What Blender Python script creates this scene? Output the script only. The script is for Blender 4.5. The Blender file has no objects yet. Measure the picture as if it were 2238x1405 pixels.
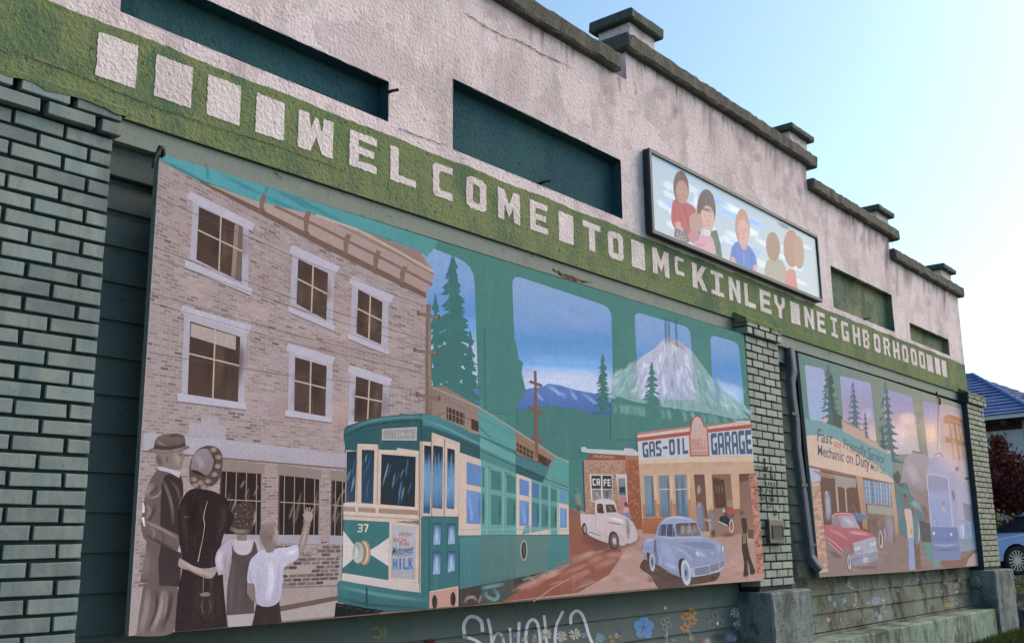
import bpy, bmesh, math, random
from mathutils import Vector, Matrix
from mathutils.geometry import tessellate_polygon
random.seed(7)
R = math.radians
SC = bpy.context.scene
COL = SC.collection
# ------------------------------------------------------------------ camera
PITCH, YAW, ROLL, FPX, PW, PH = R(12.1598), R(50.3556), R(-0.7192), 2239.11, 2238, 1405
CAM = Vector((0, -3.9, 1.5))
fw = Vector((math.sin(YAW)*math.cos(PITCH), math.cos(YAW)*math.cos(PITCH), math.sin(PITCH)))
rt = fw.cross(Vector((0, 0, 1))).normalized(); up = rt.cross(fw)
cr, sr = math.cos(ROLL), math.sin(ROLL)
rt, up = cr*rt + sr*up, -sr*rt + cr*up
cam = bpy.data.cameras.new('camera'); cam.sensor_fit = 'HORIZONTAL'; cam.sensor_width = 36
cam.lens = 36*FPX/PW; cam.clip_end = 2000; cam.clip_start = .05
camo = bpy.data.objects.new('camera', cam); COL.objects.link(camo)
camo.matrix_world = Matrix(((rt.x, up.x, -fw.x, CAM.x), (rt.y, up.y, -fw.y, CAM.y), (rt.z, up.z, -fw.z, CAM.z), (0, 0, 0, 1)))
SC.camera = camo
# ------------------------------------------------------------------ world, sun, exposure
SUN_AZ, SUN_EL = R(114), R(35)          # azimuth from +Y towards +X: soft evening light from the front right
w = bpy.data.worlds.new('World'); SC.world = w; w.use_nodes = True
nt = w.node_tree; nt.nodes.clear()
sky = nt.nodes.new('ShaderNodeTexSky'); sky.sky_type = 'NISHITA'; sky.sun_disc = False
sky.sun_elevation = SUN_EL; sky.sun_rotation = SUN_AZ; sky.altitude = 50; sky.air_density = 1.0; sky.dust_density = 1.6; sky.ozone_density = 0.8
bg = nt.nodes.new('ShaderNodeBackground'); bg.inputs[1].default_value = 0.11
out = nt.nodes.new('ShaderNodeOutputWorld')
tint = nt.nodes.new('ShaderNodeMix'); tint.data_type = 'RGBA'; tint.blend_type = 'MULTIPLY'; tint.inputs[0].default_value = 1; tint.inputs[7].default_value = (.85, 1.0, .98, 1)
nt.links.new(sky.outputs[0], tint.inputs[6]); nt.links.new(tint.outputs[2], bg.inputs[0]); nt.links.new(bg.outputs[0], out.inputs[0])
sl = bpy.data.lights.new('sun', 'SUN'); sl.energy = 1.5; sl.angle = R(40); sl.color = (1, .77, .63)
so = bpy.data.objects.new('sun', sl); COL.objects.link(so)
sd = Vector((math.sin(SUN_AZ)*math.cos(SUN_EL), math.cos(SUN_AZ)*math.cos(SUN_EL), math.sin(SUN_EL)))
so.rotation_euler = sd.to_track_quat('Z', 'Y').to_euler(); so.location = (20, 20, 30)
vs = SC.view_settings
vs.view_transform = 'Standard'; vs.look = 'None'; vs.exposure = 1.02; vs.gamma = 1.0; vs.use_curve_mapping = False
SC.cycles.transparent_max_bounces = 32; SC.cycles.max_bounces = 6
K = (.91, .96, .93)                                # how bright a white surface on the facade renders

def P(x, y, Y=0.0):
    """pixel of the photograph -> point on the vertical plane at depth Y"""
    d = rt*((x-PW/2)/FPX) - up*((y-PH/2)/FPX) + fw
    t = (Y-CAM.y)/d.y
    return CAM + d*t
def PR(x, y, rng):
    d = rt*((x-PW/2)/FPX) - up*((y-PH/2)/FPX) + fw
    return CAM + d*(rng/math.hypot(d.x, d.y))
def lin(h):
    if isinstance(h, tuple): return h
    c = [((h >> s) & 255)/255 for s in (16, 8, 0)]
    return tuple((v/12.92 if v <= .04045 else ((v+.055)/1.055)**2.4) for v in c)
WASH = [0.0, 0xFFFFFF]                 # sun-bleached section: amount and colour it fades to
TONE = [0.0]                           # how far the pigments of the section being painted are greyed
def seen(h):
    c = lin(h)
    if WASH[0]: c = tuple(a+(b-a)*WASH[0] for a, b in zip(c, lin(WASH[1])))
    g = .3*c[0]+.59*c[1]+.11*c[2]
    return tuple(min(.86, (v+(g-v)*TONE[0])/k_) for v, k_ in zip(c, K))
# ------------------------------------------------------------------ materials
class NT:
    def __init__(s, name):
        s.m = bpy.data.materials.new(name); s.m.use_nodes = True; s.t = s.m.node_tree
        s.b = s.t.nodes['Principled BSDF']; s.o = s.t.nodes['Material Output']
    def n(s, kind, **kw):
        nd = s.t.nodes.new(kind)
        for k, v in kw.items():
            if k.startswith('i_'): nd.inputs[k[2:].replace('_', ' ')].default_value = v
            else: setattr(nd, k, v)
        return nd
    def l(s, a, b): s.t.links.new(a, b)
    def pos(s, scale=(1, 1, 1), rot=(0, 0, 0), obj=False):
        if obj: c = s.n('ShaderNodeTexCoord').outputs['Object']
        else: c = s.n('ShaderNodeNewGeometry').outputs['Position']
        mp = s.n('ShaderNodeMapping'); mp.inputs['Scale'].default_value = scale; mp.inputs['Rotation'].default_value = rot
        s.l(c, mp.inputs[0]); return mp.outputs[0]
    def noise(s, scale, detail=4, rough=.55, stretch=(1, 1, 1), obj=False):
        nd = s.n('ShaderNodeTexNoise'); nd.inputs['Scale'].default_value = scale; nd.inputs['Detail'].default_value = detail; nd.inputs['Roughness'].default_value = rough
        s.l(s.pos(stretch, obj=obj), nd.inputs['Vector']); return nd.outputs[0]
    def ramp(s, fac, a, b):
        nd = s.n('ShaderNodeMapRange'); nd.inputs[1].default_value = a; nd.inputs[2].default_value = b; nd.clamp = True
        s.l(fac, nd.inputs[0]); return nd.outputs[0]
    def mix(s, fac, a, b, mode='MIX'):
        nd = s.n('ShaderNodeMix', data_type='RGBA', blend_type=mode)
        for sock, v in ((nd.inputs[0], fac), (nd.inputs[6], a), (nd.inputs[7], b)):
            if hasattr(v, 'is_output'): s.l(v, sock)
            elif isinstance(v, (int, float)): sock.default_value = v
            else: sock.default_value = (*v[:3], 1)
        return nd.outputs[2]
    def mul(s, a, b):
        nd = s.n('ShaderNodeMath', operation='MULTIPLY')
        for sock, v in ((nd.inputs[0], a), (nd.inputs[1], b)):
            if hasattr(v, 'is_output'): s.l(v, sock)
            else: sock.default_value = v
        return nd.outputs[0]
    def add(s, a, b):
        nd = s.n('ShaderNodeMath', operation='ADD')
        for sock, v in ((nd.inputs[0], a), (nd.inputs[1], b)):
            if hasattr(v, 'is_output'): s.l(v, sock)
            else: sock.default_value = v
        return nd.outputs[0]
    def bump(s, h, strength=.5, dist=.01, prev=None):
        nd = s.n('ShaderNodeBump'); nd.inputs['Strength'].default_value = strength; nd.inputs['Distance'].default_value = dist
        s.l(h, nd.inputs['Height'])
        if prev: s.l(prev, nd.inputs['Normal'])
        return nd.outputs[0]
    def done(s, col, rough=.85, normal=None, spec=.3, metal=0):
        if hasattr(col, 'is_output'): s.l(col, s.b.inputs['Base Color'])
        else: s.b.inputs['Base Color'].default_value = (*col[:3], 1)
        s.b.inputs['Roughness'].default_value = rough; s.b.inputs['Metallic'].default_value = metal
        s.b.inputs['Specular IOR Level'].default_value = spec
        if normal: s.l(normal, s.b.inputs['Normal'])
        return s.m

def stucco_height(t):
    a = t.noise(44, 5, .62); b = t.noise(120, 3, .6, (1, 1, .75))
    a2 = t.ramp(a, .38, .72)
    return t.add(t.mul(a2, .75), t.mul(b, .45))
def stucco(name, c1, c2, c3, pit, stain=.6, pits=.85):
    t = NT(name); h = stucco_height(t)
    c = t.mix(t.ramp(t.noise(1.1, 5, .6), .40, .60), c1, c2)
    c = t.mix(t.mul(t.ramp(t.noise(1.9, 7, .72, (1.5, 1, .45)), .48, .66), stain), c, c3)
    c = t.mix(t.mul(t.ramp(t.noise(6, 6, .7), .5, .68), .4), c, c3)
    c = t.mix(t.mul(t.ramp(t.noise(3.2, 4, .6, (3, 1, .3)), .60, .75), .18), c, c3)
    c = t.mix(t.mul(t.ramp(t.noise(1.6, 9, .62, (1, 1, 1.3)), .535, .56), .42), c, c3)
    c = t.mix(t.mul(t.ramp(t.noise(2.7, 9, .6), .60, .615), .5), c, tuple(min(.9, v*1.12) for v in c1))
    c = t.mix(t.mul(t.ramp(t.noise(42, 3, .5, (1, 1, .8)), .60, .71), pits), c, pit)
    c = t.mix(t.mul(t.ramp(t.noise(14, 6, .75), .64, .72), .7), c, pit)
    return t.done(c, .93, t.bump(h, .68, .010), .1)
def rough_paint(name, c1, c2, c3, scale=6, bump=.35, pit=None, rough=.8, dist=.006, streak=.5):
    t = NT(name)
    c = t.mix(t.ramp(t.noise(scale, 5, .6), .35, .7), c1, c2)
    c = t.mix(t.mul(t.ramp(t.noise(scale*.6, 6, .7, (2.2, 2.2, .4)), .52, .75), streak), c, c3)
    if pit: c = t.mix(t.mul(t.ramp(t.noise(scale*7, 4, .65), .6, .72), .8), c, pit)
    return t.done(c, rough, t.bump(t.add(t.noise(60, 4, .65), t.noise(14, 4, .5)), bump, dist), .25)
def plain(name, c, rough=.6, metal=0, spec=.4, var=.25, scale=20):
    t = NT(name); c2 = tuple(v*(1-var) for v in c)
    col = t.mix(t.ramp(t.noise(scale, 4, .6), .3, .75), c, c2)
    return t.done(col, rough, t.bump(t.noise(scale*6, 3, .6), .15, .002), spec, metal)

M = {}
M['stucco'] = stucco('white_stucco', (.88, .715, .735), (.80, .645, .66), (.50, .405, .415), (.20, .155, .155), .8, .6)
M['green'] = stucco('green_stucco', (.175, .225, .10), (.23, .25, .12), (.075, .14, .09), (.04, .06, .035), .75, .8)
M['letter'] = stucco('letter_paint', (.86, .73, .73), (.80, .67, .67), (.62, .52, .51), (.28, .24, .21), .3, .5)
M['recess'] = stucco('teal_recess', (.036, .098, .12), (.05, .125, .13), (.026, .068, .10), (.012, .035, .045), .5, .5)
M['recess_patch'] = stucco('teal_recess_patchy', (.17, .22, .14), (.36, .32, .18), (.06, .11, .10), (.03, .04, .03), .85, .7)
M['coping'] = rough_paint('weathered_coping', (.10, .095, .085), (.16, .14, .12), (.045, .05, .045), 9, .9, (.02, .022, .02), .92, .02)
M['postcap'] = rough_paint('mossy_cap', (.075, .105, .095), (.12, .13, .115), (.035, .05, .045), 9, .9, (.02, .025, .02), .92, .02)
M['fascia'] = rough_paint('fascia_paint', (.21, .245, .215), (.26, .27, .235), (.13, .15, .135), 3, .25, (.06, .07, .06), .8)
M['siding'] = rough_paint('siding_paint', (.095, .125, .118), (.08, .108, .106), (.05, .07, .07), 5, .3, (.03, .04, .04), .7)
def grimy(name, base, base2, moss, dirt, bump=.6, dist=.01):
    t = NT(name)
    c = t.mix(t.ramp(t.noise(3.5, 5, .6), .38, .62), base, base2)
    c = t.mix(t.mul(t.ramp(t.noise(2.1, 6, .7), .46, .62), .75), c, moss)
    c = t.mix(t.mul(t.ramp(t.noise(3.3, 7, .75, (1.3, 1, .7)), .47, .60), .9), c, dirt)
    c = t.mix(t.mul(t.ramp(t.noise(9, 6, .7, (2.2, 1, .3)), .55, .68), .7), c, dirt)
    c = t.mix(t.mul(t.ramp(t.noise(40, 5, .7), .56, .68), .8), c, tuple(v*.5 for v in dirt))
    return t.done(c, .9, t.bump(t.add(t.noise(60, 5, .7), t.noise(12, 5, .6)), bump, dist), .2)
M['siding_dirty'] = grimy('siding_dirty', (.16, .19, .165), (.22, .225, .185), (.12, .115, .065), (.042, .042, .034))
M['mortar'] = plain('raked_mortar', (.018, .028, .03), .95)
M['concrete'] = grimy('plinth_concrete', (.21, .25, .25), (.27, .295, .285), (.17, .20, .19), (.075, .09, .09), .9, .018)
M['foundation'] = grimy('foundation_paint', (.22, .31, .25), (.30, .37, .28), (.15, .17, .09), (.055, .06, .045), .7, .014)
M['navy'] = plain('flat_navy', (.014, .026, .04), .6)
M['metal'] = plain('sign_metal', (.055, .065, .08), .6, 0)
M['bronze'] = plain('bronze', (.12, .10, .085), .45, .5)
M['downspout'] = plain('downspout_paint', (.085, .10, .135), .75, 0, var=.4, scale=8)
M['black'] = plain('black_rubber', (.012, .012, .012), .6)
M['backboard'] = plain('board_edge', (.16, .20, .20), .8)
M['roofing'] = plain('roof_felt', (.05, .05, .05), .95)
def brick_mat(name, hue):
    t = NT(name)
    oi = t.n('ShaderNodeObjectInfo').outputs['Random']
    c = t.mix(oi, tuple(v*.66 for v in hue), tuple(v*1.16 for v in hue))
    c = t.mix(t.mul(t.ramp(t.noise(9, 5, .6), .42, .7), .65), c, tuple(v*f for v, f in zip(hue, (1.35, 1.2, .95))))
    c = t.mix(t.mul(t.ramp(t.noise(55, 4, .7), .62, .74), .8), c, (.05, .07, .07))
    c = t.mix(t.mul(t.ramp(t.noise(2.6, 6, .7, (2.2, 1, .45)), .48, .66), .7), c, tuple(v*.5 for v in hue))
    return t.done(c, .62, t.bump(t.add(t.noise(70, 5, .7), t.mul(t.noise(22, 4, .6), .4)), .4, .004), .25)
M['brick'] = brick_mat('painted_brick', (.205, .255, .26))
M['brick_mid'] = brick_mat('painted_brick_olive', (.255, .285, .26))
M['brick_far'] = brick_mat('painted_brick_warm_lit', (.30, .315, .255))  # warm light at the far end mixed into this brick colour
# painted art: colour comes from a colour attribute, alpha for soft brush strokes
def art_mat(name, soft, rough=.8, bump=.25, grime=True):
    t = NT(name); a = t.n('ShaderNodeAttribute', attribute_name='paint')
    if grime:
        g1 = t.ramp(t.noise(11, 6, .7), .28, .72); g2 = t.ramp(t.noise(70, 4, .7, (1, 1, .6)), .3, .7)
        c = t.mix(t.mul(g1, .30), a.outputs['Color'], t.mix(1.0, a.outputs['Color'], (.55, .52, .52), 'MULTIPLY'))
        c = t.mix(t.mul(g2, .34), c, t.mix(1.0, c, (1.5, 1.48, 1.45), 'MULTIPLY'))
        c = t.mix(t.mul(t.ramp(t.noise(170, 3, .6), .40, .72), .22), c, (.10, .09, .09))
        c = t.mix(t.mul(t.ramp(t.noise(5, 6, .75, (3, 1, .35)), .56, .8), .16), c, (.5, .47, .46))
    else: c = t.mix(t.mul(t.ramp(t.noise(30, 5, .7), .4, .8), .06), a.outputs['Color'], (.3, .3, .3))
    m = t.done(c, rough, t.bump(t.add(t.noise(220, 3, .6), t.noise(60, 3, .6)), bump, .002), .06)
    if soft:
        tr = t.n('ShaderNodeBsdfTransparent'); inv = t.n('ShaderNodeMath', operation='SUBTRACT'); inv.inputs[0].default_value = 1.0; t.l(a.outputs['Alpha'], inv.inputs[1])
        mxm = t.n('ShaderNodeMath', operation='MAXIMUM'); t.l(inv.outputs[0], mxm.inputs[0]); mxm.inputs[1].default_value = .03
        pw = t.n('ShaderNodeMath', operation='POWER'); t.l(mxm.outputs[0], pw.inputs[0]); pw.inputs[1].default_value = -.5
        t.l(pw.outputs[0], tr.inputs[0]); mx = t.n('ShaderNodeMixShader')
        t.l(a.outputs['Alpha'], mx.inputs[0]); t.l(tr.outputs[0], mx.inputs[1]); t.l(t.b.outputs[0], mx.inputs[2]); t.l(mx.outputs[0], t.o.inputs[0])
    return m
M['art'] = art_mat('mural_paint', False); M['art_soft'] = art_mat('mural_paint_soft', True)
M['print'] = art_mat('printed_vinyl', False, .6, .03, False); M['print_soft'] = art_mat('printed_vinyl_soft', True, .6, .03, False)
# ------------------------------------------------------------------ helpers
def obj(name, verts, faces, mat, parent=None, smooth=False):
    me = bpy.data.meshes.new(name); me.from_pydata([tuple(v) for v in verts], [], faces); me.update()
    if smooth:
        for p in me.polygons: p.use_smooth = True
    if mat: me.materials.append(mat)
    o = bpy.data.objects.new(name, me); COL.objects.link(o)
    if parent: keep(o, parent)
    return o
def bmobj(name, bm, mat, parent=None, smooth=False):
    me = bpy.data.meshes.new(name); bmesh.ops.recalc_face_normals(bm, faces=bm.faces); bm.to_mesh(me); bm.free()
    if smooth:
        for p in me.polygons: p.use_smooth = True
    if mat: me.materials.append(mat)
    o = bpy.data.objects.new(name, me); COL.objects.link(o)
    if parent: keep(o, parent)
    return o
def box(bm, x0, x1, y0, y1, z0, z1):
    v = [bm.verts.new(p) for p in ((x0, y0, z0), (x1, y0, z0), (x1, y1, z0), (x0, y1, z0), (x0, y0, z1), (x1, y0, z1), (x1, y1, z1), (x0, y1, z1))]
    return [bm.faces.new([v[i] for i in f]) for f in ((0, 3, 2, 1), (4, 5, 6, 7), (0, 1, 5, 4), (1, 2, 6, 5), (2, 3, 7, 6), (3, 0, 4, 7))]
def boxobj(name, b, mat, parent=None, bev=0, seg=2):
    bm = bmesh.new(); box(bm, *b)
    if bev: bmesh.ops.bevel(bm, geom=bm.edges[:], offset=bev, segments=seg, affect='EDGES', profile=.6)
    return bmobj(name, bm, mat, parent)
def empty(name, loc, label, cat, group=None):
    o = bpy.data.objects.new(name, None); o.location = loc; COL.objects.link(o); o.empty_display_size = .2
    return tag(o, label, cat, group)
def tag(o, label, cat=None, group=None):
    o['label'] = label
    if cat: o['category'] = cat
    if group: o['group'] = group
    return o
def struct(o): o['kind'] = 'structure'; return o
def keep(child, parent):
    child.parent = parent; child.matrix_parent_inverse = Matrix.Translation(-Vector(parent.location)); return child
def tube(bm, pts, rads, n=10, cap=True):
    pts = [Vector(p) for p in pts]; rings = []
    if not isinstance(rads, (list, tuple)): rads = [rads]*len(pts)
    for i, p in enumerate(pts):
        d = (pts[min(i+1, len(pts)-1)]-pts[max(i-1, 0)]).normalized()
        a = d.cross(Vector((0, 0, 1)) if abs(d.z) < .9 else Vector((0, 1, 0))).normalized(); b = d.cross(a)
        rings.append([bm.verts.new(p+(a*math.cos(6.2832*k/n)+b*math.sin(6.2832*k/n))*rads[i]) for k in range(n)])
    for i in range(len(pts)-1):
        for k in range(n): bm.faces.new((rings[i][k], rings[i][(k+1) % n], rings[i+1][(k+1) % n], rings[i+1][k]))
    if cap and n > 2: bm.faces.new(rings[0][::-1]); bm.faces.new(rings[-1])
def rough_box(name, b, mat, parent, step=.06, amp=.006, bev=.012):
    """box with worn, uneven faces"""
    bm = bmesh.new(); box(bm, *b)
    if bev: bmesh.ops.bevel(bm, geom=bm.edges[:], offset=bev, segments=1, affect='EDGES')
    L = b[1]-b[0]; H = b[5]-b[4]
    n = max(1, int(L/step))
    for i in range(1, n):
        x = b[0]+L*i/n
        bmesh.ops.bisect_plane(bm, geom=bm.verts[:]+bm.edges[:]+bm.faces[:], plane_co=(x, 0, 0), plane_no=(1, 0, 0))
    if H > .3:
        for i in range(1, int(H/step)):
            bmesh.ops.bisect_plane(bm, geom=bm.verts[:]+bm.edges[:]+bm.faces[:], plane_co=(0, 0, b[4]+step*i), plane_no=(0, 0, 1))
    for v in bm.verts: v.co += Vector((random.uniform(-1, 1)*amp*.4, random.uniform(-1, 1)*amp, random.uniform(-1, 1)*amp))
    return bmobj(name, bm, mat, parent)
# ------------------------------------------------------------------ block letters
def _ring(x0, x1, y0, y1, t, s, ch=.18):
    o = [(x0+ch*(x1-x0), y0), (x1-ch*(x1-x0), y0), (x1, y0+ch*.6), (x1, y1-ch*.6), (x1-ch*(x1-x0), y1), (x0+ch*(x1-x0), y1), (x0, y1-ch*.6), (x0, y0+ch*.6)]
    k = .06
    i = [(x0+t+k, y0+s), (x1-t-k, y0+s), (x1-t, y0+s+k), (x1-t, y1-s-k), (x1-t-k, y1-s), (x0+t+k, y1-s), (x0+t, y1-s-k), (x0+t, y0+s+k)]
    return [[o[j], o[(j+1) % 8], i[(j+1) % 8], i[j]] for j in range(8)]
def rc(x0, y0, x1, y1): return [(x0, y0), (x1, y0), (x1, y1), (x0, y1)]
T_, S_ = .32, .21
G = {
 '#': [rc(0, 0, 1, 1)],
 'W': [[(0, 1), (.30, 1), (.36, .62), (.47, .95), (.55, .95), (.66, .62), (.72, 1), (1, 1), (1, 0), (.68, 0), (.52, .45), (.36, 0), (0, 0)]],
 'E': [rc(0, 0, T_, 1), rc(T_, 0, 1, S_), rc(T_, .40, .9, .60), rc(T_, 1-S_, 1, 1)],
 'F': [rc(0, 0, T_, 1), rc(T_, .40, .85, .60), rc(T_, 1-S_, 1, 1)],
 'L': [rc(0, 0, T_, 1), rc(T_, 0, 1, S_)],
 'C': [[(.12, 0), (1, 0), (1, .22), (.42, .22), (T_, .30), (T_, .72), (.42, .8), (1, .8), (1, 1), (.12, 1), (0, .88), (0, .12)]],
 'O': _ring(0, 1, 0, 1, .33, .22), 'D': _ring(0, 1, 0, 1, .33, .2, .08),
 'M': [[(0, 0), (0, 1), (.28, 1), (.5, .55), (.72, 1), (1, 1), (1, 0), (.72, 0), (.70, .5), (.5, .12), (.30, .5), (.28, 0)]],
 'T': [rc(.33, 0, .67, 1-S_), rc(0, 1-S_, 1, 1)],
 'K': [[(0, 0), (0, 1), (.33, 1), (.33, .62), (.66, 1), (1, 1), (.62, .55), (1, 0), (.64, 0), (.42, .34), (.33, .28), (.33, 0)]],
 'I': [rc(.33, .18, .67, .82), rc(0, 0, 1, .18), rc(0, .82, 1, 1)], 'i': [rc(.28, 0, .72, 1)],
 'N': [[(0, 0), (0, 1), (.3, 1), (.68, .45), (.68, 1), (1, 1), (1, 0), (.72, 0), (.32, .58), (.32, 0)]],
 'Y': [[(.33, 0), (.33, .38), (0, .62), (0, 1), (.3, 1), (.3, .7), (.5, .55), (.7, .7), (.7, 1), (1, 1), (1, .62), (.67, .38), (.67, 0)]],
 'G': [[(.12, 0), (1, 0), (1, .55), (.55, .55), (.55, .38), (.68, .38), (.68, .22), (.42, .22), (T_, .30), (T_, .72), (.42, .8), (1, .8), (1, 1), (.12, 1), (0, .88), (0, .12)]],
 'H': [rc(0, 0, .33, 1), rc(.33, .4, .67, .6), rc(.67, 0, 1, 1)],
 'B': [rc(0, 0, .32, 1), rc(.32, 0, .85, .18), rc(.32, .42, .85, .58), rc(.32, .82, .85, 1), rc(.7, .18, 1, .42), rc(.7, .58, 1, .82)],
 'R': [rc(0, 0, .32, 1), rc(.32, .38, .85, .56), rc(.32, .82, .85, 1), rc(.7, .56, 1, .82), [(.5, .38), (.8, .38), (1, 0), (.7, 0)]],
 'A': [rc(0, 0, .32, .85), rc(.68, 0, 1, .85), [(0, .85), (.32, .85), (.68, .85), (1, .85), (.85, 1), (.15, 1)], rc(.32, .32, .68, .5)],
 'S': [rc(0, 0, .9, .2), rc(.68, .2, 1, .5), rc(.1, .42, .68, .6), rc(0, .5, .1, .9), rc(.1, .6, .32, .9), rc(.1, .8, 1, 1)],
 '-': [rc(.1, .42, .9, .6)],
 '3': [rc(0, 0, .85, .17), rc(0, .83, .85, 1), rc(.25, .42, .7, .58), rc(.7, .08, 1, .46), rc(.7, .54, 1, .92)],
 '7': [rc(0, .83, 1, 1), [(.3, 0), (.6, 0), (1, .83), (.68, .83)]],
}
# ------------------------------------------------------------------ flat painted pictures
def smooth_outline(pts, n=4):
    """rounds an outline through its points, keeping sharp corners"""
    out_ = []; L = len(pts)
    def sharp(i):
        a, b, c = Vector(pts[i-1]), Vector(pts[i]), Vector(pts[(i+1) % L]); u, v = a-b, c-b
        return u.length < 1e-6 or v.length < 1e-6 or u.angle(v) < R(100)
    for i in range(L):
        p0, p1, p2, p3 = pts[i-1], pts[i], pts[(i+1) % L], pts[(i+2) % L]
        if sharp(i): p0 = p1
        if sharp((i+1) % L): p3 = p2
        for j in range(n):
            t = j/n; out_.append(tuple(.5*((2*p1[a])+(-p0[a]+p2[a])*t+(2*p0[a]-5*p1[a]+4*p2[a]-p3[a])*t*t+(-p0[a]+3*p1[a]-3*p2[a]+p3[a])*t**3) for a in (0, 1)))
    return out_
class Art:
    """flat paint drawn in the photograph's pixels, laid on a plane in thin coats"""
    STEP = .00004
    def __init__(s, Y, coat=0): s.Y = Y; s.k = coat; s.reset(); s.z = None; s.grid = {}; s.last = -1; s.bid = 0; s.top = 0; s.sm = False
    def reset(s): s.v = []; s.f = []; s.c = []; s.mi = []
    def zoom(s, ox, oy, sc): s.z = (ox, oy, sc); return s
    def raw(s): s.z = None; return s
    def pt(s, p):
        if s.z: return (s.z[0]+p[0]/s.z[2], s.z[1]+p[1]/s.z[2])
        return p
    def place(s, p, lay): return P(p[0], p[1], s.Y-s.STEP*lay)
    def _add(s, pts, faces, cols, soft, batch=None):
        """lay the stroke one coat above whatever is already painted under it"""
        g = s.grid; cells = set()
        tris = [(batch[0], batch[1], batch[2]), (batch[0], batch[2], batch[3])] if batch else [(pts[f[0]], pts[f[i]], pts[f[i+1]]) for f in faces for i in range(1, len(f)-1)]
        for a_, b_, c_ in tris:
            x0 = int(min(a_[0], b_[0], c_[0])//6); x1 = int(max(a_[0], b_[0], c_[0])//6); y0 = int(min(a_[1], b_[1], c_[1])//6); y1 = int(max(a_[1], b_[1], c_[1])//6)
            if x1-x0 < 3 or y1-y0 < 3: cells.update((i, j) for i in range(x0, x1+1) for j in range(y0, y1+1)); continue
            ar = (b_[0]-a_[0])*(c_[1]-a_[1])-(b_[1]-a_[1])*(c_[0]-a_[0]); sg = 1 if ar >= 0 else -1
            E_ = []
            for p_, q_ in ((a_, b_), (b_, c_), (c_, a_)):
                dx, dy = q_[0]-p_[0], q_[1]-p_[1]; E_.append((p_, dx, dy, -5*math.hypot(dx, dy)))
            for i in range(x0, x1+1):
                for j in range(y0, y1+1):
                    x, y = i*6+3, j*6+3
                    if all(sg*(dx*(y-p_[1])-dy*(x-p_[0])) >= tol for p_, dx, dy, tol in E_): cells.add((i, j))
        if s.k != s.last or soft: s.bid += 1                  # a new coat; shapes of one coat never overlap
        s.last = s.k; bid = s.bid; m = 1
        for c in cells:
            l_, b_ = g.get(c, (0, -1))
            if b_ != bid: l_ += 1
            if l_ > m: m = l_
        s.top = max(s.top, m)
        for c in cells: g[c] = (m, bid)
        pts = [s.place(p, m) for p in pts]
        b = len(s.v); s.v += pts; s.c += cols
        for f in faces: s.f.append([b+i for i in f]); s.mi.append(1 if soft else 0)
    def poly(s, pts, col, col2=None, ax='y', same=False, jit=0):
        """filled outline; with col2 a straight blend from top to bottom (or left to right)"""
        if not same: s.k += 1
        if s.sm and len(pts) > 5: pts = smooth_outline(pts)
        P3 = [s.pt(p) for p in pts]
        tri = tessellate_polygon([[Vector((p[0], p[1], 0)) for p in pts]])
        if col2 is None: cols = [(*seen(col), 1)]*len(pts)
        else:
            i = 1 if ax == 'y' else 0; lo = min(p[i] for p in pts); hi = max(p[i] for p in pts); a, b = seen(col), seen(col2)
            cols = [(*[u+(w_-u)*(p[i]-lo)/(hi-lo+1e-6) for u, w_ in zip(a, b)], 1) for p in pts]
        s._add(P3, tri, cols, False)
    def rect(s, x0, y0, x1, y1, *a, **k): s.poly([(x0, y0), (x1, y0), (x1, y1), (x0, y1)], *a, **k)
    def line(s, pts, w, col, same=False):
        if not same: s.k += 1
        L, Rr = [], []
        for i, p in enumerate(pts):
            a = pts[max(i-1, 0)]; b = pts[min(i+1, len(pts)-1)]
            dx, dy = b[0]-a[0], b[1]-a[1]; n = math.hypot(dx, dy) or 1
            ww = (w[i] if isinstance(w, (list, tuple)) else w)/2
            L.append((p[0]-dy/n*ww, p[1]+dx/n*ww)); Rr.append((p[0]+dy/n*ww, p[1]-dx/n*ww))
        m = len(pts)
        s._add([s.pt(p) for p in L+Rr], [(i, i+1, m+i+1, m+i) for i in range(m-1)], [(*seen(col), 1)]*(2*m), False)
    def soft(s, pts, w, col, al=.8, same=True):
        """brush stroke that fades out at its edges and ends"""
        if len(pts) == 2: pts = [pts[0], ((pts[0][0]+pts[1][0])/2, (pts[0][1]+pts[1][1])/2), pts[1]]
        out_ = []; wo = []; W0 = w if isinstance(w, (list, tuple)) else [w]*len(pts)
        for i in range(len(pts)-1):
            p0, p1, p2, p3 = pts[max(i-1, 0)], pts[i], pts[i+1], pts[min(i+2, len(pts)-1)]
            for j in range(3):
                t = j/3; out_.append(tuple(.5*((2*p1[a])+(-p0[a]+p2[a])*t+(2*p0[a]-5*p1[a]+4*p2[a]-p3[a])*t*t+(-p0[a]+3*p1[a]-3*p2[a]+p3[a])*t**3) for a in (0, 1))); wo.append(W0[i]+(W0[i+1]-W0[i])*t)
        pts = out_+[pts[-1]]; wo.append(W0[-1]); m = len(pts); rows = [[] for _ in range(5)]; c = seen(col); cc = []
        for i, p in enumerate(pts):
            a = pts[max(i-1, 0)]; b = pts[min(i+1, m-1)]; dx, dy = b[0]-a[0], b[1]-a[1]; n = math.hypot(dx, dy) or 1; ww = wo[i]*.58
            for r_, q in enumerate((-1, -.55, 0, .55, 1)): rows[r_].append((p[0]-dy/n*ww*q, p[1]+dx/n*ww*q))
        for r_, q in enumerate((0, .72, 1, .72, 0)): cc += [(*c, al*q*min(1, .15+2.6*min(i, m-1-i)/(m-1))) for i in range(m)]
        s.k += 1
        s._add([s.pt(p) for r_ in rows for p in r_], [(r_*m+i, r_*m+i+1, r_*m+m+i+1, r_*m+m+i) for r_ in range(4) for i in range(m-1)], cc, True)
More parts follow.
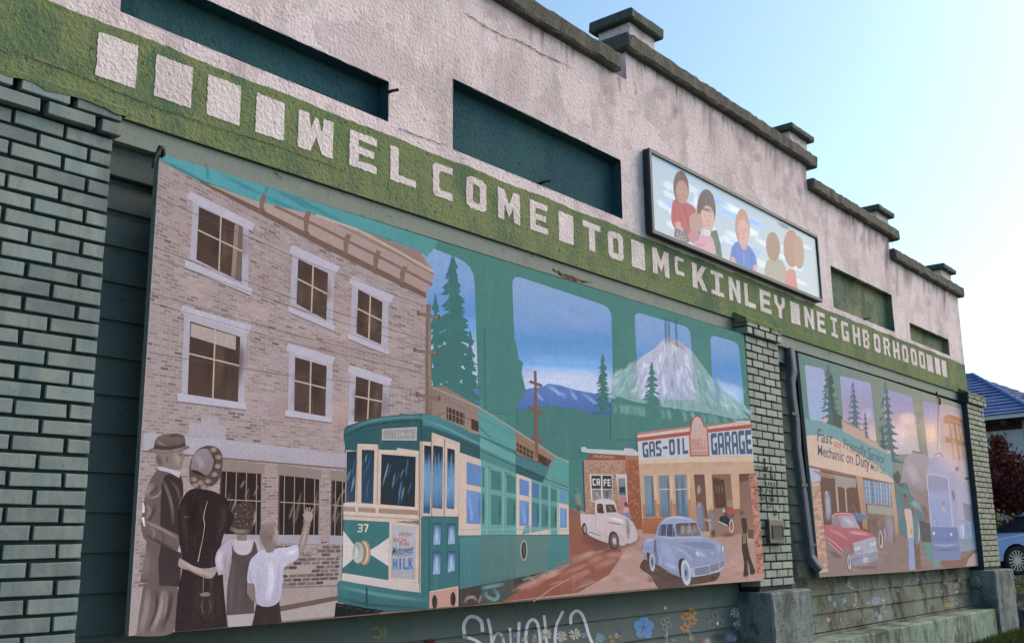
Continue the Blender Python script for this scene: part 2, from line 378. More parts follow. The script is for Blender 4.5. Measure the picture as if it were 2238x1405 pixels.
    def blob(s, cx, cy, rx, ry, col, al=.8, rot=0, n=14, core=.45):
        s.k += 1; c = seen(col); pts = [(cx, cy)]; cs, sn = math.cos(rot), math.sin(rot)
        for q in (.36, .7, 1):
            for i in range(n):
                a = 6.2832*i/n; x, y = rx*q*math.cos(a), ry*q*math.sin(a); pts.append((cx+x*cs-y*sn, cy+x*sn+y*cs))
        f = [(0, 1+i, 1+(i+1) % n) for i in range(n)]+[(1+b_*n+i, 1+b_*n+n+i, 1+b_*n+n+(i+1) % n, 1+b_*n+(i+1) % n) for b_ in (0, 1) for i in range(n)]
        s._add([s.pt(p) for p in pts], f, [(*c, al)]+[(*c, al*.92)]*n+[(*c, al*.55)]*n+[(*c, 0)]*n, True)
    def oval(s, cx, cy, rx, ry, col, rot=0, n=22, col2=None):
        cs, sn = math.cos(rot), math.sin(rot)
        s.poly([(cx+rx*math.cos(6.2832*i/n)*cs-ry*math.sin(6.2832*i/n)*sn, cy+rx*math.cos(6.2832*i/n)*sn+ry*math.sin(6.2832*i/n)*cs) for i in range(n)], col, col2)
    def rr(s, q, r, col, stops=None):
        """rounded four-cornered pane, q = TL TR BR BL"""
        pts = []
        for i in range(4):
            p = Vector(q[i]); a = Vector(q[i-1]); b = Vector(q[(i+1) % 4])
            u = p+(a-p).normalized()*r; v = p+(b-p).normalized()*r
            for t in (0, .25, .5, .75, 1): pts.append(tuple(u*(1-t)**2+p*2*t*(1-t)+v*t*t))
        if not stops: s.poly(pts, col); return
        # horizontal slices, each with its own blend
        s.k += 1; ys = sorted(set([p[1] for p in pts]))
        def clip(poly, y, below):
            o = []
            for i in range(len(poly)):
                a, b = poly[i-1], poly[i]
                ia = (a[1] >= y) if below else (a[1] <= y); ib = (b[1] >= y) if below else (b[1] <= y)
                if ia != ib: t = (y-a[1])/(b[1]-a[1]); o.append((a[0]+(b[0]-a[0])*t, y))
                if ib: o.append(b)
            return o
        for (ya, ca), (yb, cb) in zip(stops[:-1], stops[1:]):
            pp = clip(clip(pts, ya, True), yb, False)
            if len(pp) < 3: continue
            a, b = seen(ca), seen(cb)
            s._add([s.pt(p) for p in pp], [tuple(range(len(pp)))], [(*[u+(w_-u)*(p[1]-ya)/(yb-ya) for u, w_ in zip(a, b)], 1) for p in pp], False)
    def bricks(s, q, rows, cols, pal, cover=.85, jit=.6, gap=.16, same=False):
        """painted courses inside the quad TL TR BR BL"""
        if not same: s.k += 1
        TL, TR, BR, BL = [Vector(p) for p in q]; ext = [s.pt(p) for p in q]
        def m(u, v): return tuple((TL*(1-u)+TR*u)*(1-v)+(BL*(1-u)+BR*u)*v)
        for r in range(rows):
            o = .5*(r % 2)
            for c in range(-1, cols+1):
                if random.random() > cover: continue
                u0, u1 = (c+o+gap*.5)/cols, (c+1+o-gap*.5)/cols
                u0, u1 = max(u0, 0), min(u1, 1)
                if u1-u0 < .2/cols: continue
                v0, v1 = (r+gap)/rows, (r+1-gap)/rows
                pp = [m(u0, v0), m(u1, v0), m(u1, v1), m(u0, v1)]
                pp = [(x+random.uniform(-jit, jit), y+random.uniform(-jit, jit)*.5) for x, y in pp]
                s._add([s.pt(p) for p in pp], [(0, 1, 2, 3)], [(*seen(random.choice(pal)), 1)]*4, False, ext); ext = None
    def word(s, txt, q, col, gap=.22, wide=None):
        """block capitals set in the quad TL TR BR BL"""
        s.k += 1; TL, TR, BR, BL = [Vector(p) for p in q]; n = len(txt); un_ = n+(n-1)*gap
        for i, ch in enumerate(txt):
            for poly in G.get(ch, []):
                pp = []
                for gx, gy in poly:
                    u = (i*(1+gap)+gx)/un_; v = 1-gy
                    pp.append(tuple((TL*(1-u)+TR*u)*(1-v)+(BL*(1-u)+BR*u)*v))
                s.poly(pp, col, same=True)
    def text(s, txt, q, col, bold=0.0, shear=0.0):
        """lettering from the built-in face, set in the quad TL TR BR BL"""
        s.k += 1
        cu = bpy.data.curves.new('t', 'FONT'); cu.body = txt; cu.offset = bold; cu.shear = shear; cu.resolution_u = 3
        o = bpy.data.objects.new('t', cu); COL.objects.link(o)
        dg = bpy.context.evaluated_depsgraph_get(); me = o.evaluated_get(dg).to_mesh()
        vs_ = [v.co.copy() for v in me.vertices]; fs = [tuple(p.vertices) for p in me.polygons]
        o.evaluated_get(dg).to_mesh_clear(); bpy.data.objects.remove(o); bpy.data.curves.remove(cu)
        x0 = min(v.x for v in vs_); x1 = max(v.x for v in vs_); y0 = min(v.y for v in vs_); y1 = max(v.y for v in vs_)
        TL, TR, BR, BL = [Vector(p) for p in q]; pp = []
        for c in vs_:
            u = (c.x-x0)/(x1-x0); v = 1-(c.y-y0)/(y1-y0)
            pp.append(s.pt(tuple((TL*(1-u)+TR*u)*(1-v)+(BL*(1-u)+BR*u)*v)))
        s._add(pp, fs, [(*seen(col), 1)]*len(pp), False)
    def conifer(s, x, y0, y1, hw, col, n=9, seed=1, lean=0):
        rd = random.Random(seed); Lp, Rp = [], []
        for i in range(n):
            t = (i+1)/n; y = y0+(y1-y0)*t; ww = hw*(t**.8)*rd.uniform(.75, 1.15); st = (y1-y0)/n
            for S, lst in ((-1, Lp), (1, Rp)):
                w1 = ww*rd.uniform(.8, 1.15)
                lst += [(x+S*w1*.22+lean*t, y-st*.75), (x+S*w1*.55+lean*t, y-st*.35), (x+S*w1+lean*t, y-st*.12), (x+S*w1*.72+lean*t, y+st*.02), (x+S*w1*.4+lean*t, y-st*.10)]
        s.poly([(x, y0)]+Rp+Lp[::-1], col)
        # ragged twigs
        for i in range(n*7):
            t = rd.uniform(.1, 1); y = y0+(y1-y0)*t; S = rd.choice((-1, 1)); w1 = hw*t**.8*rd.uniform(.5, 1.15)
            s.poly([(x+S*w1*.3, y-hw*.16), (x+S*w1, y+hw*.05), (x+S*w1*.45, y+hw*.07)], col)
    def build(s, name, parent, m0='art', m1='art_soft', label=None):
        me = bpy.data.meshes.new(name); me.from_pydata([tuple(v) for v in s.v], [], s.f); me.update()
        at = me.color_attributes.new('paint', 'FLOAT_COLOR', 'POINT')
        at.data.foreach_set('color', [x for c in s.c for x in c])
        me.materials.append(M[m0]); me.materials.append(M[m1]); me.polygons.foreach_set('material_index', s.mi)
        o = bpy.data.objects.new(name, me); COL.objects.link(o); keep(o, parent)
        if label: o['label'] = label
        s.reset(); return o
# ================================================================== ground
def ground_z(x, y=0): return .3*max(0, min(1, (x+2)/16)) + .3*max(0, min(1, (x-15)/10))
def ground_mat():
    t = NT('ground')
    c = t.mix(t.ramp(t.noise(.6, 5, .6), .35, .65), (.055, .085, .022), (.10, .11, .03))
    c = t.mix(t.ramp(t.noise(7, 5, .7), .45, .7), c, (.05, .042, .025))
    return t.done(c, .95, t.bump(t.noise(40, 4, .7), .6, .02), .1)
xs = [-400, -60, -20, -10, -2, 2, 6, 10, 14, 17, 20, 26, 34, 60, 150, 600]; ys = [-500, -100, -30, -12, -6, -3, -1.5, 0, 2, 5, 10, 20, 50, 150, 500]
gv = [(x, y, ground_z(x)) for y in ys for x in xs]; nx = len(xs)
struct(obj('ground', gv, [(j*nx+i, j*nx+i+1, (j+1)*nx+i+1, (j+1)*nx+i) for j in range(len(ys)-1) for i in range(nx-1)], ground_mat()))
def strip(name, x0, x1, y0, y1, mat, dz, step=2.0, thick=0):
    n = max(1, int((x1-x0)/step)); v = []; f = []
    for i in range(n+1):
        x = x0+(x1-x0)*i/n; z = ground_z(x)+dz
        v += [(x, y0, z), (x, y1, z), (x, y0, z-.15-thick), (x, y1, z-.15-thick)]
    for i in range(n):
        a, b = 4*i, 4*i+4; f += [(a, b, b+1, a+1), (a, a+2, b+2, b), (a+1, b+1, b+3, a+3)]
    f += [(0, 1, 3, 2), (4*n, 4*n+2, 4*n+3, 4*n+1)]
    return struct(obj(name, v, f, mat))
M['pave'] = rough_paint('sidewalk', (.19, .185, .175), (.23, .22, .20), (.13, .125, .115), 2, .4, (.1, .1, .09), .95)
M['asphalt'] = rough_paint('asphalt', (.05, .05, .052), (.065, .063, .06), (.035, .035, .035), 3, .6, None, .95)
M['soil'] = rough_paint('soil', (.055, .035, .022), (.085, .05, .03), (.03, .02, .015), 8, .9, (.015, .01, .01), .95, .03)
strip('sidewalk', -14, 12.2, -2.9, -.9, M['pave'], .06)
strip('soil_bed', 12.6, 22, -2.2, -.62, M['soil'], .02)
strip('road', -40, 60, -12, -4.2, M['asphalt'], .012)
# ================================================================== the commercial building
BLD = empty('commercial_building', (1.44, .1, ground_z(1.4)), 'long white stucco building with brick pilasters, stepped parapet and green lettered band', 'building')
STEPS = [(1.44, 3.91, 4.62), (3.91, 6.10, 4.90), (6.10, 9.33, 5.13), (9.33, 11.53, 4.88), (11.53, 14.0, 4.62)]
HOLES = [(2.06, 3.655, 3.78, 4.016), (4.18, 5.975, 3.775, 4.225), (9.755, 11.46, 3.76, 4.19), (11.98, 13.40, 3.745, 3.953)]
def upper_wall():
    bm = bmesh.new(); T = .25
    X = sorted({v for s_ in STEPS for v in s_[:2]} | {v for h in HOLES for v in h[:2]})
    Zs = sorted({3.30} | {s_[2] for s_ in STEPS} | {v for h in HOLES for v in h[2:]})
    solid = set()
    for i in range(len(X)-1):
        xc = (X[i]+X[i+1])/2; top = [s_[2] for s_ in STEPS if s_[0] <= xc <= s_[1]][0]
        for j in range(len(Zs)-1):
            zc = (Zs[j]+Zs[j+1])/2
            if zc < top and not any(h[0] < xc < h[1] and h[2] < zc < h[3] for h in HOLES): solid.add((i, j))
            if zc < top: solid.add((i, j, 'b'))
    vc = {}
    def V(x, y, z):
        k = (round(x, 4), round(y, 4), round(z, 4))
        if k not in vc: vc[k] = bm.verts.new(k)
        return vc[k]
    for c in list(solid):
        i, j = c[:2]; x0, x1, z0, z1 = X[i], X[i+1], Zs[j], Zs[j+1]
        if len(c) == 3: bm.faces.new((V(x0, T, z0), V(x0, T, z1), V(x1, T, z1), V(x1, T, z0))); continue
        bm.faces.new((V(x0, 0, z0), V(x1, 0, z0), V(x1, 0, z1), V(x0, 0, z1)))
        def hole(a, b):
            if not (0 <= a < len(X)-1 and 0 <= b < len(Zs)-1): return False
            xc, zc = (X[a]+X[a+1])/2, (Zs[b]+Zs[b+1])/2
            return any(h[0] < xc < h[1] and h[2] < zc < h[3] for h in HOLES)
        for a, b, q in ((i-1, j, ((x0, z0), (x0, z1))), (i+1, j, ((x1, z1), (x1, z0))), (i, j-1, ((x1, z0), (x0, z0))), (i, j+1, ((x0, z1), (x1, z1)))):
            if (a, b) not in solid and not hole(a, b):
                (xa, za), (xb, zb) = q; bm.faces.new((V(xa, 0, za), V(xb, 0, zb), V(xb, T, zb), V(xa, T, za)))
    return bmobj('upper_wall', bm, M['stucco'], BLD)
UW = upper_wall()
for k, (x0, x1, z0, z1) in enumerate(HOLES):     # recessed panels: ragged rim, four reveals and a back
    bm = bmesh.new(); D = .085 if k < 2 else .07
    n = 26; rd = random.Random(k)
    def ringpts(y, j):
        p = []
        for i in range(n): p.append((x0+(x1-x0)*i/n, y, z0+rd.uniform(-j, j)))
        for i in range(4): p.append((x1+rd.uniform(-j, j), y, z0+(z1-z0)*i/4))
        for i in range(n): p.append((x1-(x1-x0)*i/n, y, z1+rd.uniform(-j, j)))
        for i in range(4): p.append((x0+rd.uniform(-j, j), y, z1-(z1-z0)*i/4))
        return [bm.verts.new(q) for q in p]
    a = ringpts(-.0015, .007); b = ringpts(.012, 0)
    # painted lip: thin overlap on the wall face, then reveal to the back
    m_ = len(a); c = [bm.verts.new((v.co.x, D, v.co.z)) for v in b]
    for i in range(m_):
        j = (i+1) % m_; bm.faces.new((a[i], a[j], b[j], b[i])); bm.faces.new((b[i], b[j], c[j], c[i]))
    bm.faces.new(c)
    o = bmobj('recessed_panel', bm, M['recess'] if k < 2 else M['recess_patch'], BLD)
    if k >= 2: o['label'] = 'recessed panel with flaking patchy dark paint'
# green painted band with ragged edges
bm = bmesh.new(); n = 320; lo = []; hi = []
for i in range(n+1):
    x = 1.4405+(13.999-1.4405)*i/n
    lo.append(bm.verts.new((x, -.0022, 3.3005))); hi.append(bm.verts.new((x, -.0022, 3.70+.004*math.sin(x*9)+random.uniform(-.0035, .0035))))
for i in range(n): bm.faces.new((lo[i], lo[i+1], hi[i+1], hi[i]))
bmobj('painted_band', bm, M['green'], BLD)
LX = [(1.968, 2.152), (2.241, 2.427), (2.509, 2.691), (2.781, 2.95), (3.036, 3.265), (3.378, 3.57), (3.672, 3.87), (4.007, 4.172), (4.291, 4.473), (4.58, 4.793), (4.894, 5.08), (5.198, 5.361), (5.471, 5.683), (5.772, 5.962), (6.069, 6.246), (6.353, 6.588), (6.675, 6.812), (6.938, 7.171), (7.238, 7.445), (7.539, 7.741), (7.815, 8.018), (8.105, 8.318), (8.391, 8.606), (8.721, 8.917), (9.018, 9.234), (9.308, 9.501), (9.633, 9.791), (9.894, 10.082), (10.189, 10.385), (10.46, 10.638), (10.767, 10.953), (11.047, 11.254), (11.338, 11.539), (11.626, 11.819), (11.91, 12.11), (12.189, 12.396), (12.461, 12.676), (12.76, 12.948), (13.018, 13.194)]
TXT = '####WELCOME#TO#MCKINLEY#NEIGHBORHOOD###'
for i, (ch, (xa, xb)) in enumerate(zip(TXT, LX)):
    z0, z1 = 3.448, 3.648
    if i == 16: z0 = 3.505
    if ch == '#' and i >= 4: z0, z1 = 3.44, 3.645
    vs_, fs = [], []
    for poly in G[ch]:
        pp = []
        for q in range(len(poly)):
            a, b = poly[q], poly[(q+1) % len(poly)]; A = ((a[0])*(xb-xa), a[1]*(z1-z0)); B = (b[0]*(xb-xa), b[1]*(z1-z0))
            m_ = max(1, int(math.hypot(B[0]-A[0], B[1]-A[1])/.014))
            for t in range(m_): pp.append((xa+A[0]+(B[0]-A[0])*t/m_, z0+A[1]+(B[1]-A[1])*t/m_))
        rd = random.Random(hash((i, round(pp[0][0], 3))) & 0xffff)
        pp = [(x+rd.uniform(-.0028, .0028), z+rd.uniform(-.0028, .0028)) for x, z in pp]
        tri = tessellate_polygon([[Vector((x, z, 0)) for x, z in pp]]); b0 = len(vs_)
        vs_ += [(x, -.0044, z) for x, z in pp]; fs += [tuple(b0+v for v in f) for f in tri]
    obj('painted_square' if ch == '#' else 'painted_letter', vs_, fs, M['letter'], BLD)
# coping and parapet posts
for (x0, x1, zb, zt) in ((1.36, 3.86, 4.62, 4.75), (3.80, 5.96, 4.90, 5.04), (6.04, 9.49, 5.13, 5.265), (9.345, 11.74, 4.88, 5.01), (11.54, 14.10, 4.62, 4.75)):
    rough_box('coping', (x0, x1, -.065, .28, zb, zt), M['coping'], BLD, .075, .0075, .018)
for (sx0, sx1, z0, zc, zt) in ((6.12, 6.48, 5.26, 5.375, 5.465), (8.93, 9.33, 5.26, 5.37, 5.435), (11.13, 11.50, 5.0, 5.10, 5.165), (13.31, 13.70, 4.745, 4.855, 4.925), (3.94, 4.31, 5.03, 5.10, 5.165), (1.74, 2.13, 4.745, 4.855, 4.925)):
    p = rough_box('parapet_post', (sx0, sx1, -.03, .26, z0, zc+.01), M['stucco'], BLD, .08, .002, .004)
    rough_box('cap', (sx0-.06, sx1+.06, -.088, .31, zc, zt), M['postcap'], p, .07, .004, .012)
# fascia, header, siding
for (x0, x1) in ((2.034, 7.60), (8.243, 13.615)):
    boxobj('fascia_board', (x0, x1, .014, .13, 3.195, 3.2985), M['fascia'], BLD, .003)
    boxobj('header_board', (x0+.002, x1-.002, .062, .128, 3.06, 3.194), M['siding'] if x0 < 5 else M['fascia'], BLD, .003)
PIT, Z0 = .1595, .675
def sid_y(z):
    fr = ((z-Z0)/PIT) % 1.0
    return .082+.0165*max(0, fr*PIT-.009)/(PIT+.003)
for bay, (x0, x1) in enumerate(((2.034, 7.60), (8.243, 13.615))):
    for k in range(15):
        zb = Z0+PIT*k; zt = zb+PIT+(.012 if k < 14 else -.013)
        bm = bmesh.new(); n = 24; rows = []
        for i in range(n+1):
            x = x0+(x1-x0)*i/n; j = random.uniform(-.0015, .0015)
            rows.append([bm.verts.new(q) for q in ((x, .082, zb+.009+j), (x, .0985, zt), (x, .121, zt), (x, .121, zb+.009+j))])
        for i in range(n):
            for q in range(4): bm.faces.new((rows[i][q], rows[i][(q+1) % 4], rows[i+1][(q+1) % 4], rows[i+1][q]))
        bm.faces.new(rows[0]); bm.faces.new(rows[-1][::-1])
        bmobj('siding_board', bm, M['siding_dirty'] if bay and k < 4 else M['siding'], BLD)
    boxobj('water_table', (x0, x1, .066, .12, .652, .674), M['siding_dirty'], BLD, .003)
boxobj('backing_wall', (1.50, 13.95, .1225, .249, -.6, 3.2985), M['mortar'], BLD)
boxobj('rear_block', (1.52, 13.93, .2515, 11.0, -.6, 4.25), M['stucco'], BLD)
boxobj('roof', (1.54, 13.91, .26, 10.98, 4.2525, 4.30), M['roofing'], BLD)
# foundation and plinths
for (x0, x1) in ((2.10, 7.568), (8.292, 13.598)):
    rough_box('foundation', (x0, x1, -.17, .121, -.5, .651), M['foundation'], BLD, .16, .004, .01)
for (x0, x1) in ((1.36, 2.098), (7.57, 8.29), (13.60, 14.42)):
    rough_box('plinth', (x0, x1, -.205, .1215, -.5, 1.098), M['concrete'], BLD, .05, .0045, .014)
# pilasters of individual painted bricks
def brick_mesh(L, rd):
    bm = bmesh.new(); box(bm, -L/2, L/2, -.085, .085, -.0258, .0258)
    bmesh.ops.bevel(bm, geom=bm.edges[:], offset=.0022, segments=1, affect='EDGES')
    for v in bm.verts: v.co += Vector((rd.uniform(-.0016, .0016), rd.uniform(-.0012, .0012), rd.uniform(-.0014, .0014)))
    bmesh.ops.recalc_face_normals(bm, faces=bm.faces); me = bpy.data.meshes.new('brick'); bm.to_mesh(me); bm.free(); return me
BPIT = .0655
for pi, (x0, x1, mat) in enumerate(((1.408, 2.033, 'brick'), (7.624, 8.242, 'brick_mid'), (13.63, 14.34, 'brick_far'))):
    rd = random.Random(pi+3); core = boxobj('pilaster', (x0+.012, x1-.012, -.068, .1205, 1.0975, 3.30), M['mortar'], BLD)
    core['label'] = ('brick pilaster at the near end beside the large mural', 'brick pilaster between the two murals', 'brick pilaster at the far end of the building')[pi]
    nb = 3; W_ = (x1-x0); bl = W_/nb; J = .0165
    full = [brick_mesh(bl-J, rd) for _ in range(4)]; half = [brick_mesh(bl/2-J, rd) for _ in range(3)]
    for m_ in full+half: m_.materials.append(M[mat])
    nrow = int((3.285-1.10)/BPIT); joined = None
    if pi == 2: joined = bmesh.new()
    for r in range(nrow+1):
        z = 3.29-BPIT*(r+.5)
        if z < 1.13: break
        corbel = r < 2; yo = -.114 if corbel else -.081
        if r % 2 == 0: seq = [(bl*(i+.5), 0) for i in range(nb)]
        else: seq = [(bl*.25, 1)]+[(bl*(i+1), 0) for i in range(nb-1)]+[(W_-bl*.25, 1)]
        for (cx, h) in seq:
            sx = cx if not corbel else (cx-W_/2)*(W_+.056)/W_+W_/2
            me = rd.choice(half if h else full); loc = Vector((x0+sx+rd.uniform(-.002, .002), yo+.085+rd.uniform(-.0025, .0025), z+rd.uniform(-.0015, .0015)))
            if pi == 2:
                b2 = bmesh.new(); b2.from_mesh(me)
                for v in b2.verts: v.co += loc
                tmp = bpy.data.meshes.new('t'); b2.to_mesh(tmp); b2.free(); joined.from_mesh(tmp); bpy.data.meshes.remove(tmp)
            else:
                o = bpy.data.objects.new('brick', me); COL.objects.link(o); o.location = loc; o.parent = core
                o.rotation_euler = (rd.uniform(-.006, .006), rd.uniform(-.008, .008), rd.uniform(-.008, .008))
    if pi == 2:
        o = bmobj('brickwork', joined, M[mat], core); o['kind'] = 'stuff'
    if pi == 2: boxobj('side_return', (x0-.006, x0-.0025, -.080, .09, 1.10, 3.16), M['navy'], core); boxobj('side_return', (x0-.036, x0-.0325, -.110, .09, 3.162, 3.288), M['navy'], core)  # thin dark navy plates over the far pilaster's left return
    # stucco of the band run out over the corbel
    e = .03; n = 14; bm = bmesh.new(); top = []; fr = []; bt = []
    for i in range(n+1):
        x = x0-e+(W_+2*e)*i/n
        top.append(bm.verts.new((x, -.0035, 3.352+random.uniform(-.004, .004)))); fr.append(bm.verts.new((x, -.119, 3.293+random.uniform(-.006, .004)))); bt.append(bm.verts.new((x, -.117, 3.262+random.uniform(-.013, .012))))
    for i in range(n): bm.faces.new((top[i], top[i+1], fr[i+1], fr[i])); bm.faces.new((fr[i], fr[i+1], bt[i+1], bt[i]))
    a = bm.verts.new((x0-e, -.0035, 3.262)); b = bm.verts.new((x1+e, -.0035, 3.262)); bm.faces.new((top[0], fr[0], bt[0], a)); bm.faces.new((top[-1], b, bt[-1], fr[-1]))
    bmobj('stucco_skirt', bm, M['green'], core)
# ================================================================== murals and sign: boards
MY, MY2 = -.084, -.012
def board(name, px, Y, thick, label, cat, mat='backboard'):
    pts = [P(x, y, Y+.0004) for x, y in px]
    base = Vector((sum(p.x for p in pts)/len(pts), Y+thick, min(p.z for p in pts)))
    e = empty(name, base, label, cat)
    v = [tuple(p) for p in pts]+[(p.x, p.y+thick, p.z) for p in pts]; n = len(pts)
    f = [tuple(range(n)), tuple(range(2*n-1, n-1, -1))]+[(i, i+n, (i+1) % n+n, (i+1) % n) for i in range(n)]
    bm = bmesh.new(); bv = [bm.verts.new(q) for q in v]
    for q in f: bm.faces.new([bv[i] for i in q])
    bmobj('board', bm, M[mat], e)
    xa, xb = min(p.x for p in pts), max(p.x for p in pts); za, zb = min(p.z for p in pts), max(p.z for p in pts)
    for i in range(6):
        x = xa+.25+(xb-xa-.5)*i/5
        boxobj('batten', (x-.04, x+.04, Y+thick+.001, .0815, za+.12, 3.05 if zb > 3.05 else zb-.1), M['backboard'], e)
    return e
MUR1 = board('large_mural', [(347, 334), (620, 420), (960, 527), (1300, 631), (1626, 731), (1645, 980), (1669, 1267), (980, 1328), (281, 1390), (312, 900)], MY, .03, 'large mural of teal streetcar, brick building and old cars on wooden board', 'mural')
MUR2 = board('small_mural', [(1744, 771), (1930, 828), (2103, 884), (2149, 1235), (1975, 1248), (1791, 1261)], MY2, .03, 'smaller faded mural with red car and service garage near far end', 'mural')
# ================================================================== large mural, painted coat by coat
A = Art(MY); TONE[0] = .1
TEAL, TEALD, TEALL = 0x3F7F78, 0x2F6A66, 0x57A09A
MT = [(347, 334), (620, 420), (960, 527), (1300, 631), (1626, 731)]
MB = [(1669, 1267), (980, 1328), (281, 1390)]
A.poly(MT+[(1645, 980)]+MB+[(312, 900)], 0x46857E)
A.poly([(281, 1390), (980, 1328), (1669, 1267), (1667, 1235), (980, 1285), (284, 1335)], 0x8E766E)
# mottled teal
rd = random.Random(5)
for i in range(70):
    x = rd.uniform(960, 1550); y = rd.uniform(740, 1060)
    A.k = 3+i % 4; A.blob(x, y, rd.uniform(30, 90), rd.uniform(20, 60), rd.choice((0x3B7B76, 0x4C8C80, 0x3F7F86, 0x488377, 0x55938C)), .35)
A.k = 10
SKY = [(600, 0x8FB0DE), (700, 0x7CA8DE), (745, 0x5C9BDC), (800, 0x6FAAE0), (830, 0xB4C8E4), (870, 0xC2CDE6), (930, 0xB8C6E4)]
def sky_for(dy): return [(y+dy, c) for y, c in [(-200, SKY[0][1])]+SKY+[(1200, SKY[-1][1])]]
A.rr([(850, 505), (1036, 578), (1046, 885), (850, 885)], 40, 0, sky_for(-75))
A.rr([(1119, 600), (1336, 672), (1341, 905), (1130, 905)], 22, 0, sky_for(0))
A.rr([(1386, 681), (1508, 716), (1519, 876), (1396, 876)], 16, 0, sky_for(45))
A.rr([(1552, 731), (1614, 749), (1627, 888), (1559, 880)], 14, 0, sky_for(60))
# clouds
for x0, x1, y, c, al in ((1125, 1335, 815, 0xD6DCEC, .5), (1125, 1330, 845, 0xCAD3EA, .5), (1130, 1335, 790, 0x8FC0EA, .5), (1390, 1515, 800, 0xC9D6EC, .5), (1560, 1625, 850, 0xDDE3F0, .6), (930, 1040, 800, 0xC8D8EC, .6), (930, 1042, 700, 0x8FB8E8, .4), (1200, 1330, 700, 0x9AA4D0, .3)):
    A.soft([(x0, y-6), (x0*.7+x1*.3, y+2), (x0*.3+x1*.7, y+8), (x1, y+16)], 36, c, al)
# blue hills
A.poly([(1018, 846), (1045, 843), (1048, 885), (1018, 880)], 0x5680C4)
A.poly([(1130, 855), (1160, 848), (1185, 845), (1200, 838), (1225, 842), (1250, 850), (1280, 856), (1310, 862), (1335, 880), (1335, 910), (1130, 905)], 0x5B84CA, 0x4A70B4)
for p in ([(1195, 842), (1210, 852), (1230, 862)], [(1205, 842), (1218, 858)], [(1245, 850), (1255, 866)], [(1165, 852), (1180, 868)], [(1272, 858), (1290, 872), (1300, 880)]): A.soft(p+[(p[-1][0]+8, p[-1][1]+8)], 8, 0xA9B8E0, .6)
A.poly([(1130, 895), (1200, 885), (1260, 893), (1315, 908), (1400, 900), (1400, 1000), (1130, 1000)], 0x437F7A)
# big snowy mountain
MTN = [(1335, 862), (1341, 816), (1365, 806), (1388, 792), (1405, 778), (1432, 760), (1448, 743), (1461, 737), (1472, 744), (1482, 745), (1496, 756), (1512, 766), (1522, 780), (1535, 797), (1557, 828), (1591, 862), (1612, 886), (1638, 914), (1607, 916), (1560, 905), (1513, 898), (1444, 888), (1400, 882)]
A.poly(MTN, 0x8CAEB2)
A.poly([(1391, 790), (1405, 778), (1432, 760), (1448, 743), (1461, 737), (1472, 744), (1482, 745), (1496, 756), (1511, 765), (1518, 874), (1397, 872)], 0xC2C8DC, 0xAEBAD6)
A.poly([(1557, 828), (1591, 862), (1612, 886), (1625, 890), (1560, 868)], 0x98A8D8)
rd = random.Random(11)
for i in range(330):
    x = rd.uniform(1345, 1622); yt = 737+abs(x-1463)*(.62 if x < 1463 else .95); y = rd.uniform(yt+8, min(yt+150, 896))
    if y > 868 and x < 1400: continue
    ins = 1392 < x < 1514 and y < 866
    c = rd.choice((0xDCE0E8, 0x98A4BE, 0xCCD2DE, 0x8894B0, 0xE6E8EE, 0xA8AEBC, 0xB0B0BC)) if ins else rd.choice((0x9ABEBC, 0x74A2A4, 0xAECACA, 0x6A9A9C, 0x8CB4B4))
    dx = (x-1463)*.16+rd.uniform(-6, 6); L = rd.uniform(10, 36)
    A.k += 1; A.soft([(x, y-L/2), (x+dx*.4+rd.uniform(-3, 3), y), (x+dx, y+L/2)], rd.uniform(3, 9), c, .6)
A.k = 80
for p in ([(1446, 748), (1462, 742), (1478, 750), (1500, 762)], [(1470, 748), (1486, 756), (1503, 768)]): A.soft(p, 10, 0xA88F96, .7)
A.poly([(1335, 905), (1335, 870), (1360, 876), (1400, 880), (1450, 890), (1513, 900), (1560, 908), (1625, 920), (1640, 960), (1335, 960)], 0x46837B)
for i in range(40):
    x = rd.uniform(1340, 1620); A.k = 82+i % 4; A.soft([(x, 880+(x-1340)*.12), (x+6, 892+(x-1340)*.12), (x+rd.uniform(0, 14), 904+(x-1340)*.12)], 9, rd.choice((0x72A4A0, 0x4A847E, 0x86B0AC)), .7)
A.k = 90
# hillside below and conifers
A.conifer(988, 556, 905, 70, 0x3B7876, 9, 3, 4); A.conifer(992, 560, 905, 60, 0x3B7876, 13, 23, 0)
A.conifer(952, 640, 905, 40, 0x3B7876, 7, 13, 2); A.conifer(1028, 720, 905, 30, 0x3B7876, 6, 17)
A.poly([(1119, 720), (1126, 745), (1131, 765), (1134, 785), (1143, 792), (1140, 815), (1146, 840), (1150, 855), (1135, 880), (1119, 905), (1060, 900), (1060, 720)], 0x46837E)
A.conifer(1318, 772, 905, 22, 0x3C7876, 8, 5); A.conifer(1425, 790, 886, 23, 0x47847E, 7, 8)
PAINT_LAND = A.build('painted_landscape', MUR1)
# ---- brown brick building
A.k = 110
EDGE_R = [(937, 652), (930, 760), (926, 905)]
A.poly([(348, 350), (440, 398), (560, 460), (700, 535), (850, 610), (935, 652), (928, 905), (760, 925), (752, 1000), (752, 1345), (281, 1389), (312, 900)], 0xB0A09F)
Q = [(349, 352), (936, 652), (922, 1190), (290, 1285)]
A.bricks(Q, 116, 32, (0x9F8C8B, 0xA69391, 0x998684, 0xA89694, 0xA99B9E, 0x947F7E), .86, .7)
A.bricks(Q, 116, 32, (0x7C6866, 0x86726F, 0x786462), .05, .7)
rd = random.Random(2)
for i in range(60):
    x = rd.uniform(400, 870); y = rd.uniform(470+(x-340)*.45, 1180); A.k = 113+i % 4
    A.blob(x, y, rd.uniform(25, 70), rd.uniform(18, 50), rd.choice((0xBDAAA8, 0xA9928A, 0xB3A4AC, 0x9C857E)), .35)
A.k = 120
